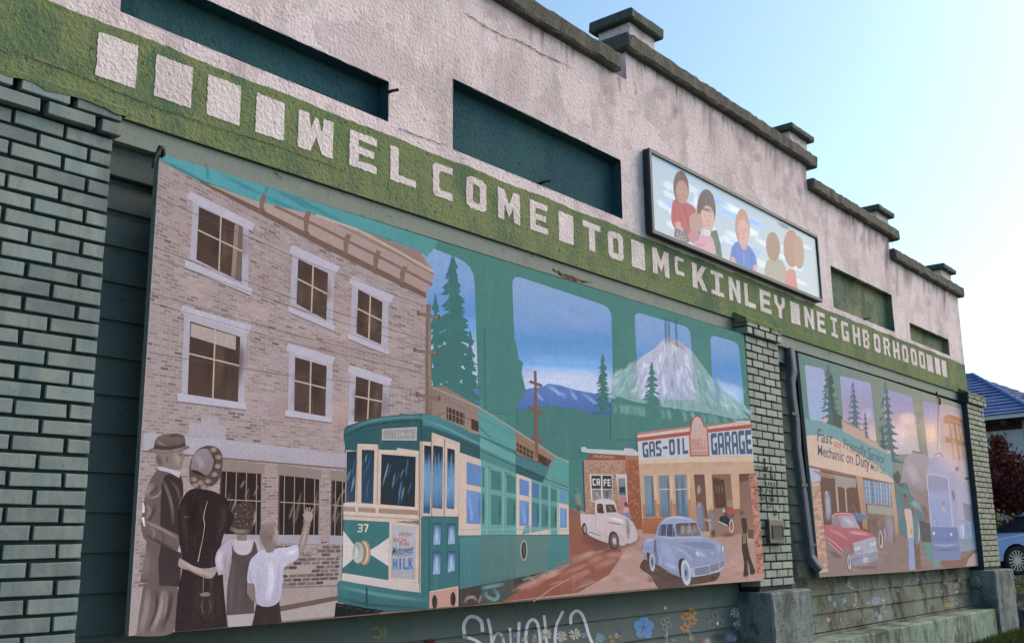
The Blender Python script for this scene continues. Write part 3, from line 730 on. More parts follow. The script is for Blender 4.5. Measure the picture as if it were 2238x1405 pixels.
# turquoise sky over the roof, cornice
A.poly(MT[:2]+[(960, 527), (935, 560), (915, 546), (780, 500), (690, 470), (560, 440), (470, 405), (435, 392), (349, 350)], 0x4FA9B4, 0x4C9A9A, 'x')
for p in ([(352, 350), (400, 374), (445, 396)], [(452, 362), (454, 380), (456, 395)], [(490, 385), (540, 410), (575, 428)], [(575, 398), (584, 412), (572, 428)], [(590, 408), (640, 436), (690, 462)], [(600, 405), (680, 450), (760, 492)], [(575, 428), (620, 448), (660, 462)]): A.soft(p, 9, 0x2F7F90, .75)
A.poly([(438, 398), (470, 406), (560, 440), (690, 470), (780, 500), (862, 530), (918, 548), (949, 594), (948, 606), (940, 620), (932, 650), (850, 610), (700, 534), (560, 458)], 0xB8A098, 0xAD948E, 'x')
A.poly([(436, 396), (450, 400), (560, 452), (700, 524), (850, 598), (931, 640), (931, 652), (850, 612), (700, 538), (560, 464), (440, 401)], 0x7A5D54)
A.line([(600, 450), (690, 492), (762, 528), (850, 572), (945, 622)], 6, 0x8A6A60)
A.line([(720, 480), (800, 522), (880, 562), (948, 600)], 3, 0x94776E)
A.poly([(762, 497), (862, 531), (918, 549), (936, 585), (860, 552)], 0x9A8076)
A.line([(690, 470), (780, 502), (862, 545), (948, 594)], 5, 0xC4AFA8)
for x, y0, y1 in ((571, 425, 458), (668, 462, 508), (755, 512, 556), (820, 548, 590), (878, 582, 620)):
    A.line([(x+8, y0), (x+2, y0+14), (x, y1)], [11, 12, 8], 0x8A6A60); A.line([(x-3, y1), (x+6, y1+5)], 12, 0x7A5D54)
# upper windows: lintel, jambs, panes, sill
WH, WG = 0xC2BCCC, 0x4A3731
def win(lint, glass, sill, muntin=True, shade=None, curtain=False):
    A.poly([lint[0], lint[1], (glass[1][0]+13, glass[1][1]+6), (glass[2][0]+14, glass[2][1]+10), (glass[3][0]-14, glass[3][1]), (glass[0][0]-14, glass[0][1])], 0xB8B0BE)
    A.line([(lint[0][0]-3, lint[0][1]+8), (lint[1][0]+3, lint[1][1]+8)], 17, WH)
    A.poly(glass, WG, 0x56413A)
    for q in range(5):
        x = glass[0][0]+(glass[1][0]-glass[0][0])*rd.random(); A.soft([(x, glass[1][1]+10), (x+6, glass[1][1]+50), (x-5, glass[3][1]-10)], 24, rd.choice((0x6B5348, 0x3A2A26)), .5)
    if curtain:
        A.poly([(513, 489), (522, 493), (514, 611), (505, 607)], 0x9A8674); A.poly([(522, 493), (531, 497), (528, 616), (514, 611)], 0x75655E)
    if shade: A.poly(shade, 0xB5A49E)
    if muntin:
        t = lambda a, b, u: (a[0]+(b[0]-a[0])*u, a[1]+(b[1]-a[1])*u)
        A.line([t(glass[0], glass[1], .5), t(glass[3], glass[2], .5)], 3.2, 0xC4B39C); A.line([t(glass[0], glass[3], .44), t(glass[1], glass[2], .44)], 3.2, 0xC4B39C)
    A.poly(sill, WH); A.line([sill[3], sill[2]], 2, 0x80706C)
win([(414, 417), (551, 489)], [(435, 452), (531, 496), (528, 617), (429, 567)], [(404, 567), (551, 631), (550, 647), (403, 585)], curtain=True)
win([(638, 535), (736, 583)], [(652, 566), (717, 597), (713, 700), (648, 664)], [(630, 668), (731, 711), (731, 725), (630, 682)])
win([(768, 603), (855, 646)], [(783, 632), (836, 660), (833, 753), (779, 728)], [(760, 728), (850, 765), (850, 777), (760, 741)])
win([(399, 667), (544, 712)], [(416, 702), (525, 736), (520, 879), (410, 862)], [(387, 858), (538, 881), (538, 896), (387, 877)], shade=[(418, 706), (516, 735), (515, 765), (416, 735)])
win([(630, 750), (727, 780)], [(645, 780), (714, 800), (711, 910), (643, 897)], [(623, 896), (725, 912), (725, 924), (623, 910)])
win([(764, 797), (851, 827)], [(778, 822), (837, 840), (832, 925), (774, 921)], [(760, 921), (850, 925), (850, 932), (760, 930)])
# belt course, plaque, shop windows, kerb
A.poly([(314, 945), (405, 953), (492, 961), (756, 992), (756, 1024), (490, 1001), (311, 985)], 0xB9B3C2, 0xB0A6B0)
A.line([(311, 985), (490, 1001), (756, 1024)], 3, 0x77655F)
A.poly([(413, 922), (494, 931), (492, 961), (411, 952)], 0xB4AAB2); A.poly([(440, 909), (476, 913), (476, 929), (439, 925)], 0xB2A8B0)
def shop(hd, gl, nv):
    A.poly(hd, 0x95847C); A.poly(gl, 0x2E211E)
    for q in range(9):
        u = rd.random(); x = gl[0][0]+(gl[1][0]-gl[0][0])*u; y = rd.uniform(gl[1][1]+10, gl[1][1]+80); L = rd.uniform(14, 44)
        A.soft([(x+5, y), (x, y+L/2), (x-5, y+L)], rd.uniform(3, 7), rd.choice((0x7D6A60, 0x94826F, 0x5E4A40)), .8)
    for i in range(nv):
        u = (i+.5)/nv; A.line([(gl[0][0]+(gl[1][0]-gl[0][0])*u, gl[0][1]+(gl[1][1]-gl[0][1])*u), (gl[3][0]+(gl[2][0]-gl[3][0])*u, gl[2][1])], 2, 0x9C8C86, same=i > 0)
    A.line([(gl[0][0], gl[0][1]*.55+gl[3][1]*.45), (gl[1][0], gl[1][1]*.55+gl[2][1]*.45)], 2.2, 0xA89890)
    A.line([gl[0], gl[3]], 2.5, 0x55433E); A.line([gl[1], gl[2]], 3, 0x9C8C86)
    A.poly([(gl[3][0]-6, gl[3][1]), (gl[2][0]+4, gl[2][1]+1), (gl[2][0]+4, gl[2][1]+20), (gl[3][0]-6, gl[3][1]+19)], 0xAEA4AE)
shop([(484, 1003), (578, 1014), (578, 1036), (484, 1029)], [(484, 1029), (572, 1035), (571, 1168), (478, 1166)], 4)
shop([(607, 1014), (703, 1027), (703, 1046), (607, 1039)], [(611, 1038), (699, 1047), (697, 1168), (609, 1168)], 4)
shop([(722, 1027), (756, 1031), (756, 1053), (722, 1049)], [(726, 1049), (756, 1053), (754, 1170), (724, 1169)], 2)
A.bricks([(600, 1190), (745, 1190), (738, 1275), (600, 1282)], 10, 7, (0x6A5853, 0x77655E, 0x806C66, 0x8A766E, 0x5C4A46), .75, 1)
A.poly([(600, 1283), (738, 1278), (736, 1345), (600, 1356)], 0xAC9A94)
A.poly([(600, 1326), (737, 1301), (737, 1311), (600, 1338)], 0x6E5B55); A.poly([(600, 1338), (737, 1312), (736, 1345), (600, 1358)], 0xB3A5A2)
A.line([(600, 1284), (738, 1279)], 3, 0x85726B)
for i, (x0, y0, x1, y1) in enumerate(((345, 432, 930, 670), (338, 540, 925, 742), (335, 560, 925, 760), (330, 640, 925, 800), (332, 662, 925, 815), (325, 770, 900, 850))): A.line([(x0, y0), ((x0+x1)/2, (y0+y1)/2+8), (x1, y1)], .9, 0x6E5C60)
PAINT_BLD = A.build('painted_brick_building', MUR1)
# poles and the low building behind the streetcar
A.k = 300
A.poly([(929, 868), (945, 845), (970, 843), (1046, 888), (1046, 950), (929, 925)], 0x8F7B72, 0x9C877C)
A.poly([(1046, 888), (1127, 938), (1127, 985), (1046, 950)], 0x56A09C)
A.poly([(1127, 938), (1215, 996), (1203, 1020), (1127, 990)], 0x9A7C68); A.poly([(1215, 996), (1243, 1008), (1243, 1056), (1196, 1030)], 0x55A29E)
A.line([(945, 846), (1046, 889), (1127, 940), (1215, 997), (1243, 1009)], 3, 0xA9A096)
A.poly([(976, 888), (1015, 904), (1015, 930), (976, 916)], 0x4A3730); A.poly([(1030, 914), (1046, 921), (1046, 944), (1030, 937)], 0x4A3730)
A.poly([(1129, 966), (1168, 988), (1166, 1004), (1129, 986)], 0x4E382C); A.poly([(1176, 990), (1206, 1006), (1198, 1019), (1176, 1008)], 0x4E382C)
for i in range(5): A.line([(980+i*8, 890+i*3.3), (980+i*8, 917+i*3)], 1.3, 0x9C887C, same=i > 0); A.line([(1134+i*8, 968+i*4.5), (1134+i*8, 989+i*4)], 1.3, 0x9C8470, same=True)
A.line([(976, 900), (1015, 916)], 1.3, 0x9C887C); A.line([(1129, 976), (1167, 996)], 1.3, 0x9C8470)
A.line([(937, 665), (936, 780), (938, 910)], [9, 12, 14], 0x80685E); A.soft([(939, 670), (939, 790), (941, 905)], 6, 0xA08A7C, .8)
for y, x0, x1, d in ((685, 912, 963, 10), (765, 904, 960, 8), (862, 910, 963, 10)): A.line([(x0, y), ((x0+x1)/2, y+d*.5), (x1, y+d)], 7, 0x866E62); A.line([(x0+2, y-6), (x0+2, y+4)], 4, 0x6A544A); A.line([(x1-3, y+d-8), (x1-3, y+d+3)], 4, 0x6A544A)
A.line([(1170, 810), (1172, 900), (1173, 1000)], [5, 6, 7], 0x8A5C4A)
for y, x0, x1, d in ((833, 1158, 1185, 10), (887, 1156, 1186, 16), (956, 1163, 1187, 6)): A.line([(x0, y), (x1, y+d)], 6, 0x8A5C4A)
# ---- streetcar
TONE[0] = .2
A.zoom(700, 860, 2.578); A.k = 340
CR, TD, TM, TL_ = 0xD8BFAE, 0x1F5A60, 0x35808A, 0x4F9C9C
A.poly([(133, 240), (135, 200), (150, 182), (250, 148), (350, 128), (460, 117), (572, 113), (640, 120), (760, 170), (900, 245), (1100, 345), (1250, 415), (1400, 492), (1402, 545), (1240, 500), (1100, 445), (900, 372), (785, 335), (575, 335), (320, 320), (145, 325)], 0x235E66)
A.poly([(575, 118), (640, 120), (760, 170), (900, 245), (900, 300), (780, 245), (620, 185), (578, 180)], 0x3F8D96, 0x2E737C)
A.poly([(900, 245), (1100, 345), (1100, 395), (900, 300)], 0x5BA8A4); A.poly([(900, 300), (1100, 395), (1100, 445), (900, 372)], 0x448E8C)
A.poly([(1100, 345), (1285, 433), (1270, 470), (1100, 395)], 0x3A8086); A.poly([(1285, 433), (1400, 492), (1402, 545), (1250, 503)], 0x539E9C)
A.line([(785, 270), (900, 318), (1100, 408), (1250, 472), (1400, 528)], 4, 0x1F4F55)
A.soft([(138, 215), (250, 165), (380, 140), (560, 130), (572, 150)], 22, 0x4F9AA0, .8)
A.line([(140, 238), (250, 185), (400, 160), (560, 152), (568, 165), (570, 300)], 5, 0x163F46)
A.soft([(585, 150), (700, 190), (850, 262), (1000, 330)], 16, 0x67AEB0, .7)
A.poly([(348, 198), (545, 187), (543, 264), (347, 262)], 0xB9B4B2); A.poly([(356, 206), (537, 196), (535, 256), (355, 254)], 0x9E9A9A)

for x_ in range(370, 525, 19): A.soft([(x_, 216), (x_+rd.uniform(-3, 6), 230), (x_+rd.uniform(-2, 4), 246)], 7, rd.choice((0xBEBCBC, 0x8C8A8C)), .8); A.soft([(x_, 218+rd.uniform(0, 22)), (x_+12, 220+rd.uniform(0, 20))], 5, 0xBEBCBC, .7)
# front, cream window frames
A.poly([(145, 318), (207, 322), (210, 284), (325, 288), (330, 316), (430, 318), (432, 305), (555, 322), (556, 712), (388, 722), (130, 708), (130, 618), (146, 612)], CR)
def glass(q, c0=0x1F3A50, c1=0x2A4A66, n=5, streak=0x6E9AC0):
    A.poly(q, c0, c1); xs_ = [p[0] for p in q]; ys_ = [p[1] for p in q]
    for i in range(n):
        x = rd.uniform(min(xs_)+6, max(xs_)-6); y = rd.uniform(min(ys_)+15, max(ys_)-70); L = rd.uniform(40, 110)
        y2 = min(y+L, max(ys_)-6); sl = rd.uniform(8, 26); x2 = max(x-sl, min(xs_)+4)
        A.soft([(x, y), ((x+x2)/2, (y+y2)/2), (x2, y2)], rd.uniform(5, 12), rd.choice((streak, 0x2E6A98, 0x447FAE, 0x8FB2CC)), .7)
glass([(149, 326), (206, 323), (196, 610), (146, 612)], n=5); glass([(234, 315), (305, 318), (298, 620), (231, 615)], n=6)
glass([(345, 340), (538, 355), (533, 638), (338, 622)], 0x1C3244, 0x223038, 14)
for q in ([(207, 322), (206, 612)], [(325, 290), (320, 622)], [(556, 325), (556, 1100)]): A.line(q, 5, 0xB39078)
A.line([(210, 285), (325, 289)], 5, 0xE6D4C6); A.line([(330, 318), (555, 335)], 6, 0xE2CFC0)
A.poly([(132, 636), (550, 656), (550, 684), (132, 660)], 0xA98A78); A.line([(130, 622), (550, 645)], 9, 0xE0CCBC); A.line([(130, 670), (550, 694)], 7, 0xE0CCBC); A.line([(130, 685), (550, 708)], 4, 0xA98A78)
for x in (205, 320): A.rect(x-8, 622, x+8, 672, 0xDCC7B6)
# front, dash panel
A.poly([(130, 708), (390, 722), (386, 1052), (124, 1010)], 0x2F7A7E, 0x2C7176)
A.poly([(129, 770), (190, 850), (240, 892), (188, 928), (126, 982)], 0xD9CFCB); A.poly([(262, 892), (330, 850), (388, 808), (384, 970), (330, 935)], 0xD9CFCB)
A.word('37', [(212, 733), (271, 733), (270, 780), (209, 779)], 0xDDD0BE, .16)
A.oval(248, 895, 36, 70, 0xA88E72); A.oval(243, 895, 28, 62, 0xD8C6A6); A.oval(232, 895, 30, 60, 0x9C8466); A.oval(212, 895, 32, 60, 0xC7B79C); A.oval(208, 895, 25, 52, 0x8FA0A6, col2=0xC2CCCC); A.soft([(200, 860), (205, 890), (198, 925)], 12, 0xE6EAE8, .8)
A.poly([(390, 716), (556, 738), (552, 1064), (384, 1052)], CR); A.poly([(404, 736), (540, 750), (535, 1046), (398, 1036)], 0xB9B7BE, 0xA9A9B4)
A.text('FRESH', [(445, 783), (516, 783), (516, 803), (445, 803)], 0xB0604C, .02); A.text('RICH', [(412, 812), (482, 814), (482, 836), (412, 834)], 0xB0604C, .02); A.text('PURE', [(447, 836), (502, 838), (502, 858), (447, 856)], 0xB0604C, .02)
A.text('Medosweet', [(404, 862), (526, 848), (526, 898), (404, 912)], 0x2F5F96, .015, .35); A.line([(428, 915), (520, 905)], 3, 0x2F5F96)
A.word('MiLK', [(408, 928), (523, 922), (523, 988), (408, 990)], 0x3B7FC4, .12)
A.poly([(124, 1008), (386, 1050), (556, 1066), (560, 1126), (120, 1052)], 0xD5C8C4, 0xC9BBB8)
A.poly([(100, 1058), (122, 1050), (330, 1092), (615, 1125), (612, 1212), (360, 1224), (230, 1200), (98, 1170)], 0x367C84, 0x2C6A72)
A.soft([(105, 1085), (330, 1130), (605, 1165)], 24, 0x57A0A2, .8); A.soft([(105, 1150), (300, 1190), (605, 1205)], 20, 0x1F5058, .8); A.line([(262, 1088), (262, 1196)], 10, 0x1D464E)
A.poly([(88, 1176), (230, 1202), (370, 1222), (300, 1236), (80, 1256)], 0x14191C)
for i in range(5): A.rect(92+i*52, 1188+i*9, 128+i*52, 1200+i*9, 0x2A2E34, same=i > 0)
# corner, door
A.poly([(560, 268), (626, 272), (630, 220), (787, 278), (778, 692), (563, 688)], CR)
A.poly([(560, 268), (578, 268), (574, 1122), (560, 1122)], 0xC0A795)
for q in ([(586, 290), (626, 296), (618, 675), (581, 672)], [(637, 290), (691, 300), (688, 648), (632, 641)], [(716, 306), (758, 316), (755, 650), (711, 645)]):
    glass(q, 0x1E2C3C, 0x2F6090, 3)
    x0 = (q[0][0]+q[3][0])/2; x1 = (q[1][0]+q[2][0])/2
    for i in range(6): x = x0+(x1-x0)*(i+.5)/6; y = 380+rd.uniform(-50, 40); A.soft([(x, y), (x, y+110), (x, 640)], 12, 0x6FB0DC, .7)
A.line([(628, 222), (628, 690)], 5, 0xB39078); A.line([(702, 255), (700, 690)], 5, 0xB39078); A.line([(630, 222), (786, 280)], 6, 0xE6D4C6)
A.poly([(568, 695), (777, 700), (781, 1086), (616, 1120), (566, 1122)], 0x2C757C)
A.line([(614, 700), (614, 1120)], 6, 0x1F565E)
for q in ([(635, 728), (682, 728), (678, 851), (632, 853)], [(718, 730), (764, 732), (761, 849), (715, 851)], [(633, 888), (681, 888), (677, 1018), (630, 1021)], [(716, 885), (763, 886), (760, 1000), (713, 1009)]):
    A.poly(q, 0x1E5560); A.poly([(q[0][0]+4, q[0][1]+8), (q[1][0]-2, q[1][1]+8), (q[2][0]-2, q[2][1]-3), (q[3][0]+4, q[3][1]-3)], 0x3F6E9C, 0x8FB4DC); A.soft([(q[0][0]+22, q[0][1]+20), (q[0][0]+22, q[3][1]-12)], 22, 0xA9C8EA, .8)
A.poly([(615, 1116), (777, 1085), (776, 1196), (613, 1208)], 0xC89484); A.line([(615, 1116), (777, 1086)], 5, 0xD8C6B8); A.line([(775, 1086), (774, 1196)], 5, 0xD8C6B8)
for cx, cy in ((645, 1172), (748, 1155)): A.oval(cx, cy, 15, 40, 0x2A2426)
# side
A.poly([(785, 330), (900, 370), (1105, 448), (1240, 500), (1398, 548), (1405, 792), (778, 797)], CR)
A.poly([(905, 372), (1107, 449), (1110, 796), (905, 797)], 0x5BA8A2); A.poly([(1190, 480), (1335, 530), (1335, 795), (1300, 795), (1296, 760), (1135, 795), (1150, 750), (1190, 740)], 0x58A4A0)
A.poly([(1335, 530), (1398, 549), (1400, 625), (1335, 612)], 0x58A4A0)
def yt(x): return 383+(x-825)*.315
def ym1(x): return 508+(x-822)*.20
def ym0(x): return 540+(x-822)*.19
def yb(x): return 730+(x-822)*.045
PN = ((824, 905, 0), (912, 925, 1), (962, 1019, 1), (1050, 1100, 1), (1122, 1176, 0), (1192, 1232, 2), (1246, 1282, 1), (1299, 1332, 1), (1350, 1389, 0))
for x0, x1, kd in PN:
    cu, cl = ((0x5E8CCC, 0x6E9CD8) if kd == 0 else (0x3A807E, 0x3E8884) if kd == 1 else (0x4A7CB0, 0x3F827E))
    if x0 == 1350: cu = 0x5E9AC0
    A.poly([(x0, yt(x0)), (x1, yt(x1)), (x1, ym1(x1)), (x0, ym1(x0))], cu, same=False); A.poly([(x0, ym0(x0)), (x1, ym0(x1)), (x1-1, yb(x1)), (x0, yb(x0))], cl, cu)
    if kd: A.soft([(x1-6, ym0(x1)+6), (x1-6, yb(x1)-8)], 16, 0x2A6060, .8)
    else: A.soft([(x0+12, ym0(x0)+30), (x0+30, yb(x0)-40), (x0+22, yb(x0)-10)], 18, 0x88B4E4, .7); A.soft([(x1-8, ym0(x1)+6), (x1-8, yb(x1)-8)], 14, 0x4A74AC, .7)
for x in (940, 1032, 1108, 1183, 1240, 1290, 1342): A.line([(x, yt(x)-14), (x, 790)], 5, 0x7FBAB2 if x not in (1108, 1183) else 0xE0CCBE)
for x in (940, 1032, 1055): A.line([(x, yt(x)-10), (x+16, yt(x)-2), (x+16, yt(x)+22)], 4, 0x2A6A6C)
A.line([(785, 766), (905, 764), (1105, 762), (1300, 764), (1400, 770)], 4, 0x8FB8AE)
A.poly([(778, 797), (1405, 792), (1405, 966), (1280, 1000), (1040, 1050), (785, 1102)], 0x3F8A90, 0x377C84); A.poly([(905, 797), (1285, 793), (1280, 1000), (1040, 1050), (905, 1078)], 0x538480, 0x4E7A78); A.poly([(1108, 795), (1285, 793), (1280, 1000), (1108, 1036)], 0x5C8682, 0x56807E)
A.line([(783, 797), (785, 1100)], 5, 0x25646C); A.line([(782, 800), (1404, 795)], 4, 0x2F6A6C)
A.oval(1147, 882, 21, 60, 0x8FB0A4); A.oval(1147, 882, 14, 50, 0x4A3A34); A.soft([(1143, 845), (1150, 880), (1143, 915)], 8, 0x8A6A58, .8)
# underframe
A.poly([(785, 1100), (1040, 1050), (1280, 1000), (1372, 978), (1375, 1002), (1290, 1030), (1292, 1135), (1080, 1160), (782, 1198)], 0x3E3A3A, 0x4A3F3C)
A.poly([(905, 1080), (1085, 1042), (1085, 1160), (905, 1182)], 0x4C5250)
for p, w_, c in (([(810, 1180), (830, 1150), (865, 1145), (880, 1170)], 14, 0x9C8A80), ([(890, 1180), (912, 1130)], 12, 0x8A8078), ([(905, 1095), (960, 1085), (1040, 1070)], 16, 0x58A0A4), ([(930, 1110), (940, 1140), (985, 1160), (1002, 1130), (970, 1100)], 16, 0x5CA4A8), ([(1135, 1050), (1180, 1035), (1205, 1060), (1170, 1095), (1140, 1120), (1200, 1130)], 14, 0x6FA2A2), ([(1232, 1060), (1260, 1020), (1285, 1060), (1280, 1110), (1250, 1135), (1230, 1100), (1285, 1080)], 13, 0x7FACAC), ([(1290, 1005), (1330, 1000), (1370, 988)], 12, 0x9CA4A4)): A.soft(p, w_*1.5, c, .95)
A.soft([(1286, 1035), (1296, 1080), (1284, 1130)], 8, 0xC8D6D6, .9)
A.line([(650, 130), (720, 98), (860, 150), (960, 248)], 2.5, 0x4A4442); A.line([(700, 30), (900, 130), (1120, 250), (1215, 330)], 1.8, 0x6A6A66)
PAINT_CAR = A.build('painted_streetcar', MUR1)
TONE[0] = .2
# ---- red road, café, garage
A.zoom(1200, 860, 3.192); A.k = 420
A.poly([(140, 790), (640, 940), (960, 960), (1300, 930), (1455, 960), (1500, 1250), (1498, 1302), (750, 1354), (-320, 1450), (-60, 1290), (-10, 1262), (142, 1190)], 0xB78C80, 0xBB9488)
A.poly([(138, 790), (240, 850), (420, 1000), (520, 1110), (420, 1260), (200, 1388), (-330, 1450), (-60, 1280), (60, 1240), (144, 1195)], 0x9E5A44, 0x985440)
rd = random.Random(9)
for i in range(60):
    x = rd.uniform(-150, 900); y = rd.uniform(max(1000, 1240-x*.6), 1330); L = rd.uniform(50, 160); A.k = 424+i % 5
    A.soft([(x-L, y+L*.38), (x, y), (x+L*.5, y-L*.22)], rd.uniform(14, 50), rd.choice((0xC39A8C, 0x8A4C3C, 0xB27460, 0xA86450, 0xCBA699, 0xA58A88)), .45)
for i in range(40):
    x = rd.uniform(450, 1450); y = rd.uniform(1000, 1300); A.k = 430+i % 4; A.blob(x, y, rd.uniform(40, 120), rd.uniform(15, 45), rd.choice((0xC8A49A, 0xAA8276, 0x9C7468, 0xC0A2A0)), .4)
A.k = 436
A.blob(380, 1040, 190, 70, 0x5E4038, .75, .25); A.blob(520, 1030, 150, 55, 0x6A4A42, .6)
A.poly([(140, 840), (222, 845), (225, 905), (140, 940)], 0x9A5A4A)
A.line([(-110, 1450), (30, 1350), (140, 1290)], 4, 0xD6B4A0); A.line([(-180, 1300), (60, 1215), (200, 1170)], 4, 0xBE8C74)
# figure in the distance
A.soft([(195, 690), (200, 740), (208, 800)], 46, 0x8A9088, .9); A.soft([(208, 770), (205, 835)], 36, 0x5A4A40, .9); A.blob(188, 672, 14, 20, 0x7A6A5C, .9)
A.blob(170, 780, 40, 90, 0x2F6A66, .5)
# cafe
A.poly([(242, 466), (300, 430), (532, 436), (622, 450), (652, 945), (606, 946), (548, 860), (540, 845), (252, 846)], 0xB78E76, 0xB07E62)
A.poly([(530, 432), (622, 452), (652, 945), (606, 946), (548, 860), (545, 760)], 0xA8603E, 0x9C5236)
A.bricks([(248, 480), (530, 480), (540, 845), (252, 845)], 30, 16, (0xA5755A, 0xBE967E, 0x9C6A50), .5, 1.5)
A.bricks([(536, 470), (622, 478), (650, 930), (560, 880)], 34, 6, (0x8E4A30, 0xBE7450, 0x9A5236), .7, 1.5)
A.poly([(252, 462), (300, 418), (532, 428), (532, 462)], 0x9C4A36); A.poly([(532, 428), (616, 430), (622, 456), (532, 462)], 0xB4705A)
A.text('McKinley', [(308, 424), (462, 430), (462, 458), (300, 452)], 0xC89C88, .01, .3)
A.poly([(222, 372), (252, 370), (266, 384), (520, 396), (524, 380), (582, 382), (624, 410), (624, 432), (520, 428), (308, 416), (222, 406)], 0xA9CFCB, 0xC9C6CC, 'x')
A.poly([(283, 560), (442, 566), (442, 752), (294, 754)], 0xD9CFCC)
A.poly([(294, 570), (361, 570), (363, 662), (298, 662)], 0x3A3A40); A.poly([(372, 570), (437, 571), (439, 664), (373, 663)], 0x3A3A40); A.poly([(299, 668), (362, 668), (365, 745), (303, 746)], 0x7E7A80, 0x908C90); A.poly([(374, 668), (438, 668), (440, 745), (376, 745)], 0x6A6E74, 0x9A98A0)
A.word('CA', [(302, 592), (354, 592), (355, 640), (304, 640)], 0xDAD6D6, .25); A.word('FE', [(380, 596), (428, 596), (430, 644), (382, 644)], 0xDAD6D6, .25)
A.soft([(395, 680), (405, 700), (400, 740)], 24, 0x4A4A50, .8); A.soft([(320, 680), (340, 710), (350, 740)], 18, 0xB4B0B4, .7)
A.poly([(466, 560), (542, 562), (550, 772), (492, 770)], 0xD2C6C4); A.poly([(481, 588), (531, 588), (537, 710), (486, 708)], 0x8A929A, 0x606670); A.poly([(488, 712), (540, 712), (548, 856), (500, 840)], 0xC07A80)
A.rect(492, 650, 530, 690, 0x3A3A44)
# woman at the door
A.blob(537, 770, 16, 22, 0x2A2024, .95); A.poly([(520, 795), (552, 790), (562, 830), (522, 832)], 0xC9A0A4); A.poly([(524, 828), (562, 828), (572, 895), (545, 890)], 0x6A86B8)
# garage front
PE = 0xD2AE8E
A.poly([(613, 276), (980, 226), (1085, 220), (1402, 188), (1410, 240), (1432, 560), (1440, 960), (1165, 1000), (976, 985), (655, 972), (640, 740)], PE, 0xC49A78)
A.poly([(613, 276), (700, 262), (986, 226), (986, 262), (616, 308)], 0xD9C0B8); A.poly([(613, 276), (660, 270), (680, 264), (986, 226), (986, 238), (614, 290)], 0xC07A6C)
A.poly([(615, 308), (980, 262), (980, 292), (619, 336)], 0xB4503C); A.poly([(616, 334), (978, 290), (978, 442), (626, 464)], 0xC9C6D2)
A.poly([(1085, 222), (1290, 192), (1402, 186), (1406, 214), (1108, 250)], 0xD2B8B4); A.poly([(1085, 222), (1300, 190), (1300, 200), (1090, 232)], 0xB86A5C)
A.poly([(1108, 248), (1406, 212), (1408, 242), (1111, 274)], 0xB4503C); A.poly([(1112, 272), (1409, 240), (1426, 432), (1120, 436)], 0xC9C6D2)
A.poly([(984, 436), (976, 290), (990, 200), (1004, 166), (1030, 150), (1058, 162), (1076, 190), (1088, 224), (1106, 232), (1120, 434)], 0xB0604E)
A.poly([(994, 426), (987, 290), (1000, 200), (1012, 172), (1030, 160), (1052, 170), (1066, 196), (1078, 230), (1098, 240), (1110, 424)], 0xD0B2AE, 0xCE9E90)
A.word('SHELL', [(996, 318), (1096, 312), (1102, 384), (1000, 390)], 0xC08478, .2)
A.rect(1000, 408, 1108, 414, 0xB0604E)
NB = 0x3C6484
A.word('GAS-OiL', [(648, 340), (968, 304), (972, 418), (656, 446)], NB, .16); A.word('GARAGE', [(1126, 278), (1408, 250), (1420, 420), (1134, 426)], NB, .14)
A.poly([(626, 464), (978, 442), (1426, 434), (1428, 470), (980, 478), (628, 492)], 0xDDBE9E)
for q in ([(655, 490), (712, 488), (714, 520), (657, 522)], [(750, 488), (828, 484), (830, 514), (752, 518)], [(858, 482), (940, 480), (942, 510), (860, 514)], [(1010, 478), (1070, 476), (1072, 506), (1012, 508)], [(1150, 474), (1280, 472), (1282, 502), (1152, 504)]): A.poly(q, 0xC8A07E)
# interior, columns, windows
A.poly([(1135, 562), (1440, 556), (1450, 800), (1455, 960), (1165, 1000), (1110, 860)], 0x8A6450, 0x9C7460); A.poly([(1008, 564), (1084, 562), (1104, 810), (1120, 960), (1040, 960), (1026, 760)], 0x6E4E40, 0x7A5848)
A.poly([(1140, 580), (1220, 600), (1240, 790), (1160, 800)], 0x5C3A2C); A.poly([(1325, 560), (1395, 556), (1400, 600), (1330, 620)], 0x6A4A3C)
for x in (1165, 1185, 1205): A.line([(x, 640), (x+6, 690)], 6, 0x8A6450)
A.poly([(655, 866), (976, 862), (980, 985), (655, 972)], 0xB0683A, 0xA65C34)
for q, s_ in (([(664, 572), (723, 572), (740, 856), (674, 862)], 0), ([(764, 570), (836, 568), (844, 860), (778, 860)], 1), ([(877, 566), (956, 564), (972, 860), (890, 866)], 1)):
    A.poly([(q[0][0]-14, q[0][1]+200), (q[1][0]+12, q[1][1]+200), (q[2][0]+12, q[2][1]), (q[3][0]-14, q[3][1])], 0xB87A50)
    A.poly(q, 0x6C8496, 0x5A7690)
    for i in range(4): x = q[0][0]+10+(q[1][0]-q[0][0]-16)*i/3; A.soft([(x, q[0][1]+10), (x+5, 700), (x+12, 850)], 16, rd.choice((0x4A6074, 0x86A0B0, 0x7E98B4)), .7)
    if s_: A.line([(q[0][0]+3, 668), (q[1][0]+5, 664)], 7, 0xD8BEA0)
for x in (740, 852, 975): A.soft([(x, 560), (x+6, 760)], 18, 0xDEBE9C, .8); A.line([(x+3, 740), (x+8, 865)], 10, 0xB87648)
A.poly([(985, 560), (1010, 562), (1042, 960), (1000, 975), (985, 760)], 0xD0A880, 0xB07A50); A.poly([(1084, 560), (1134, 560), (1146, 810), (1100, 810)], 0xD4AC86); A.poly([(1266, 558), (1324, 556), (1332, 800), (1285, 805)], 0xCFA882)
A.soft([(1046, 760), (1050, 800), (1060, 900), (1075, 985)], 60, 0x7E8EB0, .95); A.blob(1046, 775, 14, 24, 0xC49A88, .9)
